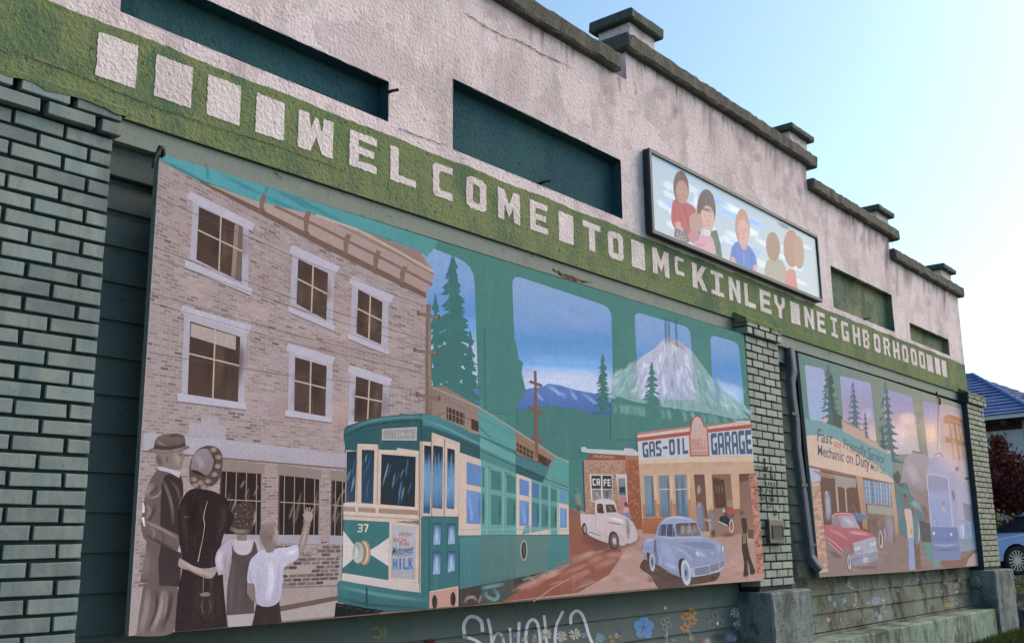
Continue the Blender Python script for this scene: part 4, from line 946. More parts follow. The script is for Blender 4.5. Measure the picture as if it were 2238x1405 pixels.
A.soft([(1130, 800), (1140, 880), (1150, 980)], 40, 0x6F84A0, .95); A.soft([(1140, 940), (1146, 1010)], 40, 0x3A302C, .9); A.blob(1128, 800, 12, 18, 0xB08A78, .9); A.soft([(1080, 870), (1110, 885), (1135, 878)], 16, 0xC9A08C, .9)
A.blob(1045, 670, 16, 40, 0xC0A890, .8)
# old red car in the bay
A.poly([(1215, 810), (1240, 790), (1285, 795), (1290, 850), (1270, 880), (1220, 870)], 0x4A5058); A.poly([(1238, 800), (1268, 792), (1288, 800), (1284, 845), (1246, 848)], 0xC2402C); A.poly([(1200, 850), (1260, 855), (1285, 880), (1290, 920), (1260, 930), (1185, 905), (1190, 870)], 0x2A2C32)
A.line([(1178, 890), (1245, 920)], 9, 0xC9C2B8); A.oval(1272, 920, 16, 48, 0xCFC4BA); A.oval(1272, 920, 10, 38, 0xA85C4C); A.poly([(1240, 745), (1280, 738), (1284, 790), (1242, 790)], 0xA08478); A.blob(1220, 815, 14, 18, 0xB9C4C8, .9); A.blob(1262, 862, 20, 14, 0x5A7A96, .9)
A.blob(1250, 985, 60, 20, 0x5A3E34, .7)
# man at right
A.poly([(1335, 880), (1350, 862), (1376, 868), (1384, 930), (1378, 980), (1385, 1050), (1400, 1130), (1440, 1240), (1430, 1258), (1404, 1262), (1398, 1210), (1380, 1150), (1392, 1262), (1380, 1276), (1356, 1272), (1362, 1180), (1346, 1080), (1344, 1000), (1352, 960)], 0x453830)
A.blob(1345, 830, 20, 28, 0x6A4E42, .95); A.soft([(1300, 895), (1325, 890), (1345, 905)], 22, 0x9C7260, .95); A.poly([(1350, 975), (1372, 972), (1376, 1040), (1352, 1046)], 0x8A7460); A.poly([(1385, 945), (1428, 950), (1426, 1010), (1388, 1004)], 0x6A5040)
# brick pier
A.poly([(1395, 572), (1448, 568), (1500, 1248), (1452, 1252), (1424, 860)], 0xC08872, 0xC4806C)
A.bricks([(1400, 575), (1448, 570), (1500, 1248), (1455, 1252)], 30, 2, (0xA85C48, 0xB87058, 0x9C5040, 0xC98E78), .85, 1.5, .1)
A.soft([(1270, 1222), (1276, 1192), (1284, 1216), (1292, 1198), (1300, 1214), (1312, 1206)], 5, 0x8A6A64, .8)
PAINT_GAR = A.build('painted_garage', MUR1)
# white pickup
A.sm = True
A.k = 560; PWH = 0xD4C6CA
A.poly([(216, 838), (322, 842), (320, 756), (345, 736), (400, 734), (438, 742), (462, 762), (480, 828), (540, 858), (572, 886), (600, 925), (613, 965), (614, 1012), (592, 1032), (560, 1046), (545, 1040), (520, 1058), (486, 1048), (462, 990), (440, 962), (420, 990), (412, 1042), (330, 1012), (268, 975), (258, 920), (244, 896), (232, 916), (224, 935)], PWH, 0xC4B2B8)
A.poly([(334, 772), (352, 764), (374, 770), (384, 836), (336, 830)], 0x4A3A36); A.poly([(394, 772), (452, 772), (474, 826), (400, 828)], 0x57443E); A.soft([(410, 780), (430, 800), (440, 822)], 16, 0x8A7870, .8); A.soft([(345, 776), (355, 800)], 10, 0x8A7A72, .7)
A.line([(388, 742), (392, 840)], 4, 0xB8A8AC); A.line([(322, 842), (328, 950), (412, 1000)], 3, 0xA8969C); A.line([(280, 962), (360, 990)], 5, 0x6A5850); A.line([(412, 896), (500, 912)], 5, 0x4E4240); A.line([(400, 838), (478, 850), (560, 890)], 2.5, 0xA8969C)
A.poly([(530, 890), (545, 868), (560, 885), (566, 960), (560, 1010), (545, 1000)], 0xA89C9C); A.soft([(538, 890), (548, 940), (548, 1000)], 8, 0x7A6E6E, .8); A.soft([(552, 885), (558, 940), (556, 1000)], 6, 0x7A6E6E, .8)
A.oval(525, 912, 13, 24, 0xBEB4B4); A.oval(578, 908, 10, 20, 0xBEB4B4)
A.oval(452, 1022, 36, 64, 0x4A3832, -.12); A.oval(456, 1026, 26, 50, 0x6E625E, -.12); A.oval(456, 1026, 13, 25, 0xBEB6B6, -.12)
A.oval(248, 942, 16, 42, 0x4A3A36, -.1); A.oval(250, 944, 9, 26, 0xA09698, -.1)
A.soft([(420, 870), (480, 880), (530, 900)], 26, 0xE0D6D8, .7); A.soft([(330, 880), (380, 930), (400, 980)], 40, 0xBFAFB6, .6); A.soft([(470, 950), (510, 1000), (520, 1050)], 26, 0xB6A4AC, .7)
PAINT_TRUCK = A.build('painted_pickup', MUR1)
# blue sedan
TONE[0] = .38
A.zoom(1380, 1100, 7.027); A.k = 600
A.poly([(130, 980), (190, 850), (420, 950), (760, 1130), (1370, 1050), (1330, 1150), (1240, 1195), (900, 1250), (480, 1300), (380, 1250), (300, 1110)], 0x5E4038, 0x6A4A3E)
for i in range(10): A.blob(rd.uniform(200, 900), rd.uniform(1000, 1240), 90, 40, rd.choice((0x4E342C, 0x7A584C)), .5)
CB = 0x98A6D4
A.poly([(180, 770), (150, 740), (175, 690), (180, 610), (215, 545), (290, 525), (355, 515), (390, 420), (415, 340), (460, 280), (530, 232), (620, 205), (740, 195), (840, 208), (930, 238), (1000, 280), (1030, 340), (1070, 440), (1100, 500), (1160, 512), (1220, 545), (1310, 570), (1380, 610), (1420, 660), (1430, 760), (1440, 860), (1430, 960), (1360, 1030), (1200, 1085), (930, 1132), (905, 1060), (880, 950), (800, 850), (740, 860), (720, 960), (750, 1130), (560, 1035), (415, 945), (390, 960), (360, 880), (300, 760), (240, 740), (225, 800), (255, 890), (215, 820)], CB, 0x8494C4)
A.poly([(415, 470), (425, 390), (450, 330), (540, 310), (535, 490), (430, 492)], 0x4A5676); A.poly([(552, 316), (632, 310), (670, 460), (668, 505), (542, 500)], 0x445070); A.line([(446, 350), (438, 490)], 9, CB); A.line([(545, 310), (536, 500)], 12, CB); A.line([(632, 330), (634, 500)], 7, 0x8E9CC8)
A.poly([(680, 310), (720, 296), (880, 288), (1000, 290), (1030, 360), (1080, 488), (940, 496), (720, 494), (690, 440)], 0x5C443C, 0x7E6A66)
for x, c in ((780, 0x9AA0B4), (870, 0xB0A0A4), (960, 0x9A8C90), (1010, 0x8A7A7C)): A.soft([(x, 320), (x+12, 400), (x, 480)], 80, c, .8)
A.line([(880, 290), (945, 498)], 9, CB); A.line([(680, 308), (720, 294), (1000, 288), (1075, 490)], 10, 0xA9B6DE)
A.soft([(440, 300), (560, 228), (740, 208), (920, 248)], 40, 0xB4C0E4, .8); A.soft([(380, 520), (700, 530), (1000, 520), (1160, 530)], 40, 0xA6B4DC, .7)
A.poly([(740, 600), (950, 585), (1200, 598), (1270, 640), (1265, 690), (1150, 690), (950, 650)], 0x7C8CB6); A.line([(740, 600), (920, 650), (1100, 688), (1265, 695)], 6, 0x6272A0)
for p, w_, c in (([(420, 620), (520, 700), (600, 840), (640, 1000)], 160, 0x9CAAD8), ([(500, 900), (600, 960), (740, 1010)], 60, 0xB0BCE2), ([(700, 640), (850, 700), (920, 800), (950, 920)], 90, 0x8090C2), ([(1000, 720), (1080, 780), (1150, 800)], 60, 0xB8C4E6), ([(430, 750), (440, 850), (440, 940)], 60, 0xAAB8E0), ([(1300, 620), (1350, 680), (1360, 760)], 60, 0xA8B6E0), ([(200, 600), (280, 560), (340, 560)], 40, 0xB0BCE2), ([(185, 700), (260, 680), (330, 720)], 60, 0x7A8AB8), ([(960, 860), (1150, 850), (1300, 820)], 60, 0x8C9CCC), ([(820, 780), (900, 820), (930, 880)], 60, 0xA2B0DC), ([(600, 640), (800, 740), (880, 800)], 50, 0xA0AEDA)): A.soft(p, w_, c, .7)
A.poly([(355, 560), (380, 555), (392, 740), (412, 800), (412, 940), (385, 950), (365, 800), (345, 740)], 0x6E7CA8)
for i in range(9): A.rect(346, 575+i*19, 372, 583+i*19, 0x3E4766, same=i > 0)
A.line([(380, 540), (420, 560), (440, 940)], 4, 0x7686B4)
A.poly([(725, 960), (735, 870), (770, 838), (820, 850), (780, 880), (760, 960), (765, 1120), (745, 1090)], 0x4E3430)
A.oval(838, 1060, 72, 195, 0xBFCBE0, -.10); A.oval(836, 1055, 50, 135, 0x93A4C0, -.10); A.oval(836, 1060, 34, 92, 0x7A90B4, -.10); A.oval(836, 1062, 20, 55, 0x54688E, -.10); A.soft([(820, 960), (800, 1060), (815, 1180)], 14, 0xD8E0EC, .8)
A.oval(318, 905, 42, 135, 0xB4C0DA, -.08); A.oval(318, 895, 26, 88, 0x7488AC, -.08); A.oval(318, 895, 14, 45, 0x4E6288, -.08); A.poly([(235, 745), (285, 760), (270, 890), (250, 870)], 0x5A3C34)
A.oval(965, 770, 28, 55, 0x8494BC); A.soft([(985, 735), (1010, 770), (1040, 800)], 40, 0xD0D8EE, .9); A.oval(1392, 690, 24, 60, 0x7C8CB4); A.oval(1400, 690, 14, 44, 0xC8D2EA)
A.oval(1242, 770, 34, 58, 0x8090B8); A.oval(1242, 765, 22, 40, 0xA4B0D4)
A.poly([(905, 990), (1200, 940), (1430, 860), (1440, 950), (1360, 1030), (1200, 1085), (930, 1130)], 0xA9B4D4)
A.poly([(960, 990), (1185, 950), (1215, 1070), (985, 1105)], 0x8C94B4); A.poly([(1195, 945), (1340, 890), (1350, 1010), (1225, 1058)], 0x9098B8); A.poly([(1348, 880), (1430, 850), (1438, 940), (1360, 1000)], 0x8E94BC)
for i in range(4): A.line([(975, 1010+i*26), (1190, 970+i*30)], 9, 0x54566A, same=i > 0); A.line([(1205, 950+i*28), (1340, 900+i*30)], 9, 0x2E3040, same=True); A.line([(1352, 905+i*26), (1428, 872+i*24)], 8, 0x6C6E92, same=True)
A.line([(905, 995), (1195, 945), (1430, 862)], 8, 0xC2CCE4); A.line([(930, 1125), (1200, 1080), (1360, 1025)], 8, 0xB4C0DC)
A.blob(1260, 1140, 70, 40, 0x4E342C, .8)
PAINT_SEDAN = A.build('painted_sedan', MUR1)
TONE[0] = 0
# ---- family in the foreground
A.sm = True
A.zoom(280, 900, 2.781); A.k = 300
rd = random.Random(21)
# man
A.poly([(95, 1040), (200, 1050), (300, 1060), (304, 1200), (262, 1345), (48, 1362), (70, 1200)], 0x6C5F5C, 0x7A6C69)
for p, w_, c in (([(120, 1070), (110, 1200), (75, 1350)], 40, 0x9A8C8A), ([(170, 1080), (175, 1200), (120, 1340)], 30, 0x3E3230), ([(215, 1075), (190, 1220), (140, 1340)], 34, 0xA89A98), ([(265, 1080), (250, 1200), (200, 1340)], 34, 0x453836), ([(235, 1080), (230, 1180), (215, 1260)], 22, 0x8E807E)): A.soft(p, w_, c, .9)
A.poly([(185, 348), (140, 405), (108, 480), (92, 590), (80, 660), (84, 725), (112, 785), (98, 900), (72, 1032), (190, 1052), (310, 1062), (325, 880), (312, 700), (306, 570), (335, 505), (326, 400), (300, 378), (240, 362)], 0x6A5C5A)
A.poly([(215, 400), (300, 385), (330, 420), (334, 505), (306, 575), (312, 720), (325, 870), (312, 1060), (190, 1052), (185, 900), (200, 800), (196, 640)], 0x3C2F2D, 0x44373A)
for p, w_, c in (([(205, 400), (240, 480), (265, 570), (275, 680)], 22, 0x7E706E), ([(150, 430), (125, 470), (110, 520)], 40, 0x9A8D90), ([(180, 440), (160, 480), (120, 500)], 16, 0x4A3E3C), ([(200, 470), (180, 510), (115, 525)], 16, 0x9C9092), ([(110, 560), (130, 600), (105, 660)], 26, 0x91858A), ([(165, 560), (150, 620), (110, 680)], 20, 0x443836), ([(120, 680), (170, 690), (230, 740)], 22, 0xA0949A), ([(100, 820), (110, 920), (100, 1010)], 60, 0x847674), ([(150, 850), (150, 950), (160, 1030)], 50, 0x72645F), ([(100, 720), (160, 750), (240, 800)], 18, 0x4A3C3A), ([(260, 420), (300, 470), (315, 540)], 20, 0x6A5C5A)): A.soft(p, w_, c, .85)
A.poly([(84, 640), (150, 672), (240, 715), (328, 768), (305, 850), (200, 805), (112, 782), (84, 725)], 0x6E605E)
for p, w_, c in (([(95, 660), (160, 690), (230, 725), (310, 775)], 20, 0x9C9094), ([(100, 745), (190, 790), (290, 838)], 24, 0x453937), ([(130, 700), (160, 730), (150, 770)], 16, 0x8A7E7E), ([(200, 720), (215, 760), (205, 800)], 14, 0x52464A)): A.soft(p, w_, c, .85)
A.poly([(328, 766), (348, 776), (322, 854), (300, 846)], 0xBDB4C0); A.poly([(346, 776), (392, 782), (400, 800), (372, 806), (428, 850), (420, 872), (392, 886), (340, 880), (322, 856)], 0xB3A39E)
A.soft([(350, 820), (390, 850), (415, 860)], 10, 0x8A7A76, .8); A.soft([(345, 845), (385, 870)], 8, 0x8A7A76, .7)
A.poly([(166, 245), (335, 236), (338, 262), (345, 282), (334, 290), (332, 318), (318, 346), (255, 345), (190, 330), (176, 290)], 0x8C7C76)
A.soft([(180, 260), (190, 300), (205, 330)], 40, 0x5C4C48, .85); A.soft([(270, 260), (300, 280), (310, 330)], 44, 0xA8988F, .8); A.soft([(230, 268), (238, 290), (232, 310)], 16, 0x54443F, .7); A.soft([(310, 262), (328, 260)], 8, 0x4A3C38, .8); A.soft([(312, 310), (328, 308)], 6, 0x5A4842, .8)
A.poly([(183, 330), (240, 342), (318, 364), (310, 400), (250, 368), (186, 352)], 0xC6C0CC)
A.poly([(155, 228), (162, 180), (190, 145), (250, 132), (320, 134), (345, 155), (350, 212), (240, 238)], 0x766862, 0x5E504B); A.poly([(115, 236), (160, 216), (250, 226), (350, 204), (376, 216), (340, 232), (250, 246), (160, 248)], 0x7A6C67)
A.poly([(157, 222), (160, 200), (250, 210), (348, 188), (350, 206), (250, 230)], 0x4A3D3A); A.soft([(240, 150), (290, 140), (335, 155)], 22, 0x3E322F, .8); A.soft([(180, 170), (195, 190), (230, 200)], 18, 0x9A8C86, .7); A.soft([(130, 236), (240, 238), (360, 218)], 8, 0xA0928C, .7)
# woman
A.poly([(388, 468), (335, 518), (306, 600), (312, 780), (332, 930), (305, 1090), (285, 1335), (604, 1304), (582, 1080), (572, 950), (545, 930), (568, 790), (612, 640), (600, 530), (500, 476)], 0x2B2120, 0x33282A)
for p, w_, c in (([(330, 560), (345, 700), (360, 850)], 34, 0x40332F), ([(560, 560), (575, 650), (540, 800)], 30, 0x443733), ([(430, 1000), (420, 1150), (400, 1300)], 50, 0x3E312F), ([(540, 1020), (550, 1160), (560, 1280)], 40, 0x3E3130), ([(400, 500), (390, 620), (400, 760)], 60, 0x1E1615)): A.soft(p, w_, c, .8)
A.poly([(376, 330), (392, 270), (430, 225), (480, 205), (540, 215), (572, 262), (572, 340), (552, 410), (505, 452), (430, 466), (385, 440), (374, 390)], 0x5A4A46)
A.poly([(380, 350), (392, 275), (430, 232), (480, 225), (510, 260), (525, 310), (510, 360), (480, 385), (420, 360)], 0x9A8C92, 0x857779); A.soft([(410, 270), (440, 300), (450, 350)], 40, 0xADA0A8, .8)
for cx, cy in ((400, 410), (440, 430), (485, 420), (525, 380), (545, 330), (550, 275), (520, 230), (410, 445), (460, 455)): A.blob(cx, cy, 24, 20, 0xA8978C, .85); A.soft([(cx-16, cy+14), (cx+4, cy+20), (cx+20, cy+8)], 8, 0x33272A, .8)
A.soft([(490, 235), (525, 290), (515, 350), (480, 395)], 14, 0x2A201E, .9); A.poly([(385, 350), (420, 356), (470, 384), (465, 392), (400, 372)], 0x2E2421)
A.soft([(500, 450), (480, 470)], 30, 0xA09088, .8)
A.line([(482, 540), (468, 590), (458, 640), (466, 690), (452, 780), (440, 830), (425, 908)], [2, 3, 4, 3, 2, 3, 5], 0xCFC4AC); A.soft([(338, 642), (346, 632), (352, 643), (360, 632), (372, 642)], 4, 0x8A7E78, .8)
# girl's arm, purse
A.poly([(548, 935), (530, 985), (500, 1010), (450, 1000), (380, 965), (308, 938), (312, 885), (345, 905), (400, 935), (470, 950)], 0xA89892); A.soft([(320, 900), (420, 960), (510, 985)], 24, 0xC0B2AC, .7); A.soft([(330, 935), (420, 985), (500, 1002)], 12, 0x7A6A64, .7)
A.line([(468, 955), (458, 1020), (455, 1095)], 3, 0xA89A84); A.oval(470, 1175, 46, 82, 0x3A302D); A.poly([(432, 1105), (470, 1092), (500, 1100), (490, 1118), (445, 1120)], 0x8A7C72); A.soft([(455, 1130), (448, 1180), (460, 1230)], 10, 0x6E6258, .8); A.soft([(490, 1130), (500, 1180), (488, 1230)], 8, 0x6E6258, .7)
# girl
A.poly([(600, 1232), (780, 1220), (752, 1296), (610, 1306)], 0xB9AEB4)
A.poly([(640, 775), (560, 820), (528, 895), (548, 992), (605, 970), (612, 900), (650, 850), (740, 850), (800, 860), (805, 810), (760, 775)], 0xBDB4C2, 0xAEA2AE); A.soft([(570, 840), (550, 900), (565, 970)], 36, 0xD2CCD8, .8); A.soft([(600, 850), (590, 920), (590, 965)], 16, 0x8A7E88, .6)
A.poly([(628, 790), (648, 850), (690, 872), (745, 850), (764, 785), (776, 800), (792, 890), (770, 1000), (765, 1222), (600, 1234), (606, 1060), (632, 900)], 0x564A4A, 0x5E5252); A.soft([(640, 900), (630, 1050), (620, 1200)], 30, 0x6E6262, .7); A.soft([(720, 900), (720, 1050), (710, 1200)], 60, 0x4A3E3E, .6)
A.poly([(662, 740), (720, 740), (722, 790), (664, 792)], 0x8C7A72); A.poly([(645, 775), (665, 780), (720, 780), (745, 775), (742, 850), (700, 868), (655, 850)], 0xC6BEC8)
A.poly([(636, 610), (660, 562), (718, 543), (765, 570), (777, 640), (762, 700), (740, 738), (665, 742), (612, 712), (640, 660)], 0x4A3C37)
for i in range(70): a = rd.uniform(0, 6.28); r = rd.uniform(0, 1)**.5; x = 705+60*r*math.cos(a); y = 628+70*r*math.sin(a); A.k = 400+i % 3; A.soft([(x-5, y), (x, y-4), (x+6, y+1)], 5, rd.choice((0x96867A, 0x2A201D, 0x7C6C60)), .9)
A.k = 404; A.soft([(620, 705), (670, 725), (740, 722)], 30, 0x9A8A80, .8); A.soft([(768, 600), (772, 650), (755, 690)], 16, 0xB0A096, .8)
# boy
A.poly([(780, 1168), (850, 1180), (918, 1148), (934, 1276), (752, 1296), (770, 1220)], 0x3A2E2D)
A.poly([(724, 1035), (762, 1045), (772, 1150), (750, 1140), (722, 1100)], 0x8A7A76)
A.poly([(825, 828), (770, 870), (738, 915), (724, 1030), (762, 1042), (772, 1090), (782, 1162), (850, 1182), (918, 1148), (940, 1030), (950, 945), (1038, 882), (1030, 802), (960, 822), (905, 828), (865, 850)], 0xCBC8DA, 0xB9B4C8)
for p, w_, c in (([(790, 920), (790, 1040), (800, 1150)], 26, 0xB0A8BC), ([(860, 900), (870, 1020), (850, 1150)], 40, 0xDAD8E8), ([(920, 900), (910, 1020), (900, 1140)], 22, 0xA8A0B6), ([(960, 860), (1000, 850), (1025, 830)], 24, 0xDCDAEA), ([(745, 930), (740, 1010), (755, 1035)], 14, 0xA49CAE)): A.soft(p, w_, c, .75)
A.poly([(1040, 800), (1062, 700), (1078, 650), (1112, 662), (1098, 740), (1085, 800), (1050, 872), (1038, 880)], 0x9A8884); A.soft([(1085, 670), (1070, 760), (1050, 840)], 18, 0xB8A8A4, .8)
A.poly([(1074, 655), (1068, 618), (1080, 606), (1118, 610), (1122, 640), (1110, 668)], 0xAE9D98)
for q in ([(1078, 612), (1072, 588)], [(1088, 608), (1086, 578)], [(1100, 608), (1104, 578)], [(1112, 612), (1122, 588)], [(1072, 640), (1064, 620)]): A.line(q, 8, 0xAE9D98, same=q[0][0] != 1078)
A.poly([(800, 728), (820, 684), (860, 664), (895, 672), (912, 720), (908, 780), (890, 826), (878, 850), (838, 850), (830, 810), (805, 780)], 0x8C7C78); A.soft([(815, 720), (840, 760), (860, 800)], 60, 0x75665F, .7); A.soft([(890, 690), (902, 740), (890, 800)], 26, 0xB8A8A2, .85); A.soft([(860, 740), (868, 765), (862, 785)], 14, 0x6A5A54, .8); A.soft([(820, 690), (860, 672), (890, 680)], 22, 0xA2928C, .8)
A.poly([(812, 838), (840, 858), (880, 862), (902, 838), (905, 862), (870, 882), (830, 872)], 0xD0CCDC)
PAINT_FAM = A.build('painted_family', MUR1)
A.raw(); A.line([(312, 1098), (314, 1106), (313, 1120)], [2, 4, 6], 0xE4E8E8); A.build('paint_chip', MUR1); A.line([(312, 1130), (316, 1150)], [6, 3], 0xE4E8E8); A.build('paint_chip', MUR1)
# torn, stained top edge of the board
for x in (1455, 1462, 1478): A.soft([(x, 690), (x, 720), (x+2, 760)], 6, 0x2F5A58, .7); A.build('drip_stain', MUR1)
for o_, l_ in ((PAINT_LAND, 'painted teal backdrop with snowy mountain in window shapes'), (PAINT_BLD, 'painted three-storey brick building'), (PAINT_CAR, 'painted teal streetcar number 37'), (PAINT_GAR, 'painted gas station garage and cafe'), (PAINT_TRUCK, 'painted white pickup truck'), (PAINT_SEDAN, 'painted pale blue sedan'), (PAINT_FAM, 'painted sepia family seen from behind')): o_['label'] = l_
TONE[0] = .12; WASH[:] = [.07, 0xD0B8B8]
# ================================================================== small mural
A = Art(MY2); rd = random.Random(31)
A.poly([(1744, 771), (1930, 828), (2103, 884), (2149, 1235), (1975, 1248), (1791, 1261)], 0x568A80, 0xA89C84, 'x')
A.zoom(1720, 740, 3.902)
for i in range(50):
    x = rd.uniform(190, 1400); y = 200+x*.30+rd.uniform(0, 240); A.k = 2+i % 4
    A.blob(x, y, rd.uniform(30, 70), rd.uniform(20, 50), 0x5E8E80 if x < 450 else 0x8A9478 if x < 900 else 0xAFA288, .4)
A.k = 8
SK2 = lambda d: [(-900, 0xA8AEDC), (330+d, 0xA6ACDA), (480+d, 0xA59FC8), (600+d, 0xB0A4C8), (680+d, 0xD0B4BC), (800+d, 0xE0C8BC), (1000+d, 0xC8C0CC), (2400, 0xB8B4D0)]
A.rr([(150, 220), (312, 258), (392, 735), (192, 690)], 24, 0, [(-900, 0xA2B2DC), (350, 0xA6B4DE), (560, 0x9CB8E0), (2400, 0xB4C8E0)])
A.rr([(450, 314), (712, 378), (768, 900), (486, 760)], 26, 0, SK2(60))
A.rr([(806, 424), (1066, 494), (1135, 985), (880, 985)], 26, 0, SK2(20))
A.rr([(1152, 526), (1310, 562), (1400, 1100), (1212, 1080)], 26, 0, SK2(60))
A.poly([(1296, 548), (1498, 600), (1600, 1405), (1400, 1405), (1330, 900)], 0xC4AFB4, 0xC8BCC8)
for x, y, w_, h_, c in ((1030, 680, 90, 60, 0xEAD2BE), (960, 820, 80, 90, 0xD4CCD8), (1230, 800, 50, 90, 0xEED6B8), (680, 640, 60, 60, 0xC0BCDA), (1400, 700, 80, 90, 0xD8B8AC), (1000, 560, 90, 30, 0x9C92C4), (1220, 620, 50, 40, 0xA89AC4), (620, 800, 60, 60, 0xC8D2E8)): A.blob(x, y, w_, h_, c, .6)
A.conifer(350, 205, 780, 100, 0x3E6A70, 11, 4, 30); A.poly([(345, 330), (385, 300), (400, 380), (375, 400), (412, 440), (385, 480), (405, 540), (400, 580), (430, 640), (468, 660), (462, 770), (398, 730), (360, 430)], 0x2F5650)
A.conifer(560, 360, 780, 70, 0x527084, 9, 6, 25); A.conifer(665, 615, 850, 40, 0x566F88, 6, 8, 10)
A.conifer(835, 345, 1060, 95, 0x4A6E78, 12, 9, 60); A.conifer(815, 740, 960, 30, 0x3A5C58, 6, 3, 10)
# old service garage
A.poly([(150, 680), (300, 705), (470, 770), (500, 700), (640, 780), (670, 860), (740, 880), (790, 930), (850, 950), (890, 990), (912, 1230), (188, 1080)], 0x6FA3A8)
A.poly([(462, 690), (500, 720), (640, 785), (660, 770), (672, 850), (740, 880), (760, 860), (780, 910), (850, 965), (880, 950), (888, 985), (760, 935), (480, 790)], 0xC8A898)
A.line([(470, 690), (560, 745), (640, 782), (660, 775)], 6, 0xB07A66); A.line([(690, 850), (770, 890)], 5, 0xB07A66); A.rect(312, 672, 342, 716, 0xD0B8AC); A.rect(312, 664, 340, 676, 0xC0705C); A.rect(852, 950, 884, 980, 0xD0B09C)
A.poly([(164, 824), (330, 818), (470, 880), (620, 985), (760, 1075), (845, 1150), (910, 1205), (914, 1234), (188, 1078)], 0xD8BCA8, 0xDCC0A6)
DT = 0x4A6470
A.text('Fast', [(256, 762), (392, 806), (388, 902), (256, 874)], DT, .012, .1); A.text('and', [(404, 852), (466, 872), (462, 940), (402, 918)], 0xB86A58, .008, .3)
A.text('Friendly', [(480, 850), (682, 920), (680, 1026), (480, 958)], DT, .012, .1); A.text('Service', [(688, 918), (832, 996), (830, 1064), (684, 1030)], DT, .012, .25); A.soft([(486, 940), (600, 985), (672, 1005)], 14, 0xB86A58, .6); A.soft([(690, 1020), (770, 1050), (820, 1062)], 10, 0xB86A58, .6)
A.text('Mechanic on Duty', [(262, 900), (706, 1010), (704, 1140), (264, 1022)], 0x5A5A6E, .012); A.text('Mon-Sat', [(714, 1056), (840, 1090), (838, 1156), (714, 1118)], 0x7A7684, .004)
A.line([(188, 1082), (400, 1128), (600, 1172), (912, 1236)], 10, 0xA8654C)
A.zoom(1720, 1040, 3.849)
A.poly([(190, -75), (590, 8), (905, 72), (1500, 60), (1600, 400), (1652, 752), (1000, 805), (272, 850), (205, 60)], 0x8C766C, 0x907A74)
A.poly([(194, -68), (590, 10), (905, 70), (920, 480), (640, 520), (300, 480)], 0x6E4A38, 0x5E4234)
A.poly([(188, -70), (280, -50), (285, 40), (205, 55)], 0xB4BCD8); A.poly([(210, -50), (590, 25), (590, 45), (300, 10)], 0xA08070)
A.poly([(404, -10), (580, 22), (582, 100), (540, 92), (500, 104), (450, 90), (405, 88)], 0x9E9890); A.line([(415, 85), (432, 300)], 16, 0xB8A894); A.line([(490, 96), (504, 300)], 12, 0xB8A894)
A.poly([(205, 52), (276, 48), (345, 800), (270, 808)], 0xC49A84, 0xC09078); A.bricks([(207, 60), (278, 54), (344, 780), (268, 790)], 28, 2, (0xB4826C, 0xCCA48E, 0xBE8E78, 0xD2AE98), .9, 1.5, .12); A.poly([(266, 800), (345, 780), (346, 800), (272, 812)], 0xD0B8B0)
A.soft([(335, 130), (345, 240), (352, 380)], 50, 0xA8B4C4, .95); A.blob(332, 140, 14, 24, 0xB8BCC4, .9)
A.poly([(640, 28), (872, 62), (886, 246), (656, 222)], 0x7E96B8, 0x6C88AC)
for i in range(9): A.line([(662+i*25, 36+i*4), (676+i*24, 222+i*3)], 7, rd.choice((0xB8C4D4, 0x4A6488, 0xA0B0C8)), same=i > 0)
for i in range(3): A.line([(645+i*4, 75+i*46), (876+i*4, 108+i*46)], 3, 0xB4B8C4, same=i > 0)
A.line([(656, 226), (888, 252)], 8, 0xB07A60); A.poly([(672, 236), (890, 262), (892, 330), (680, 310)], 0x94A290); A.poly([(680, 310), (892, 330), (905, 500), (700, 520)], 0x6E5A4C, 0x7A6A62)
A.poly([(580, -5), (634, 5), (684, 455), (640, 440)], 0xC49C7E, 0xA87C60); A.poly([(868, 62), (906, 70), (940, 480), (912, 490)], 0xCCA888, 0xB48E70)
A.poly([(555, 300), (640, 320), (690, 340), (680, 360), (600, 380), (560, 340)], 0x4A7CA4); A.line([(530, 290), (550, 225), (590, 320)], 4, 0xA89A94)
# dark old car with pale wheel
A.soft([(690, 400), (740, 380), (790, 430)], 70, 0x4A3A34, .9); A.oval(790, 530, 16, 76, 0xCFC4C0, -.06); A.oval(788, 530, 9, 56, 0x6A5850, -.06); A.soft([(770, 360), (778, 420), (775, 480)], 26, 0x8A6A58, .9); A.soft([(850, 300), (870, 440), (880, 560)], 70, 0xA29CB4, .8); A.soft([(895, 470), (905, 570)], 20, 0x5A4A48, .8); A.soft([(820, 420), (830, 540)], 16, 0xB4AEBC, .8); A.blob(770, 400, 22, 30, 0x8A6A4A, .8)
# hills and teal behind the walkers
A.poly([(896, -40), (960, 20), (1070, 110), (1120, 150), (1180, 300), (1210, 555), (1130, 545), (1090, 470), (1000, 520), (945, 470), (905, 110)], 0x557E84); A.poly([(890, 0), (935, -50), (985, 60), (965, 110), (905, 40)], 0x44564A); A.soft([(930, 60), (970, 120), (1040, 140)], 40, 0x5E8C80, .8)
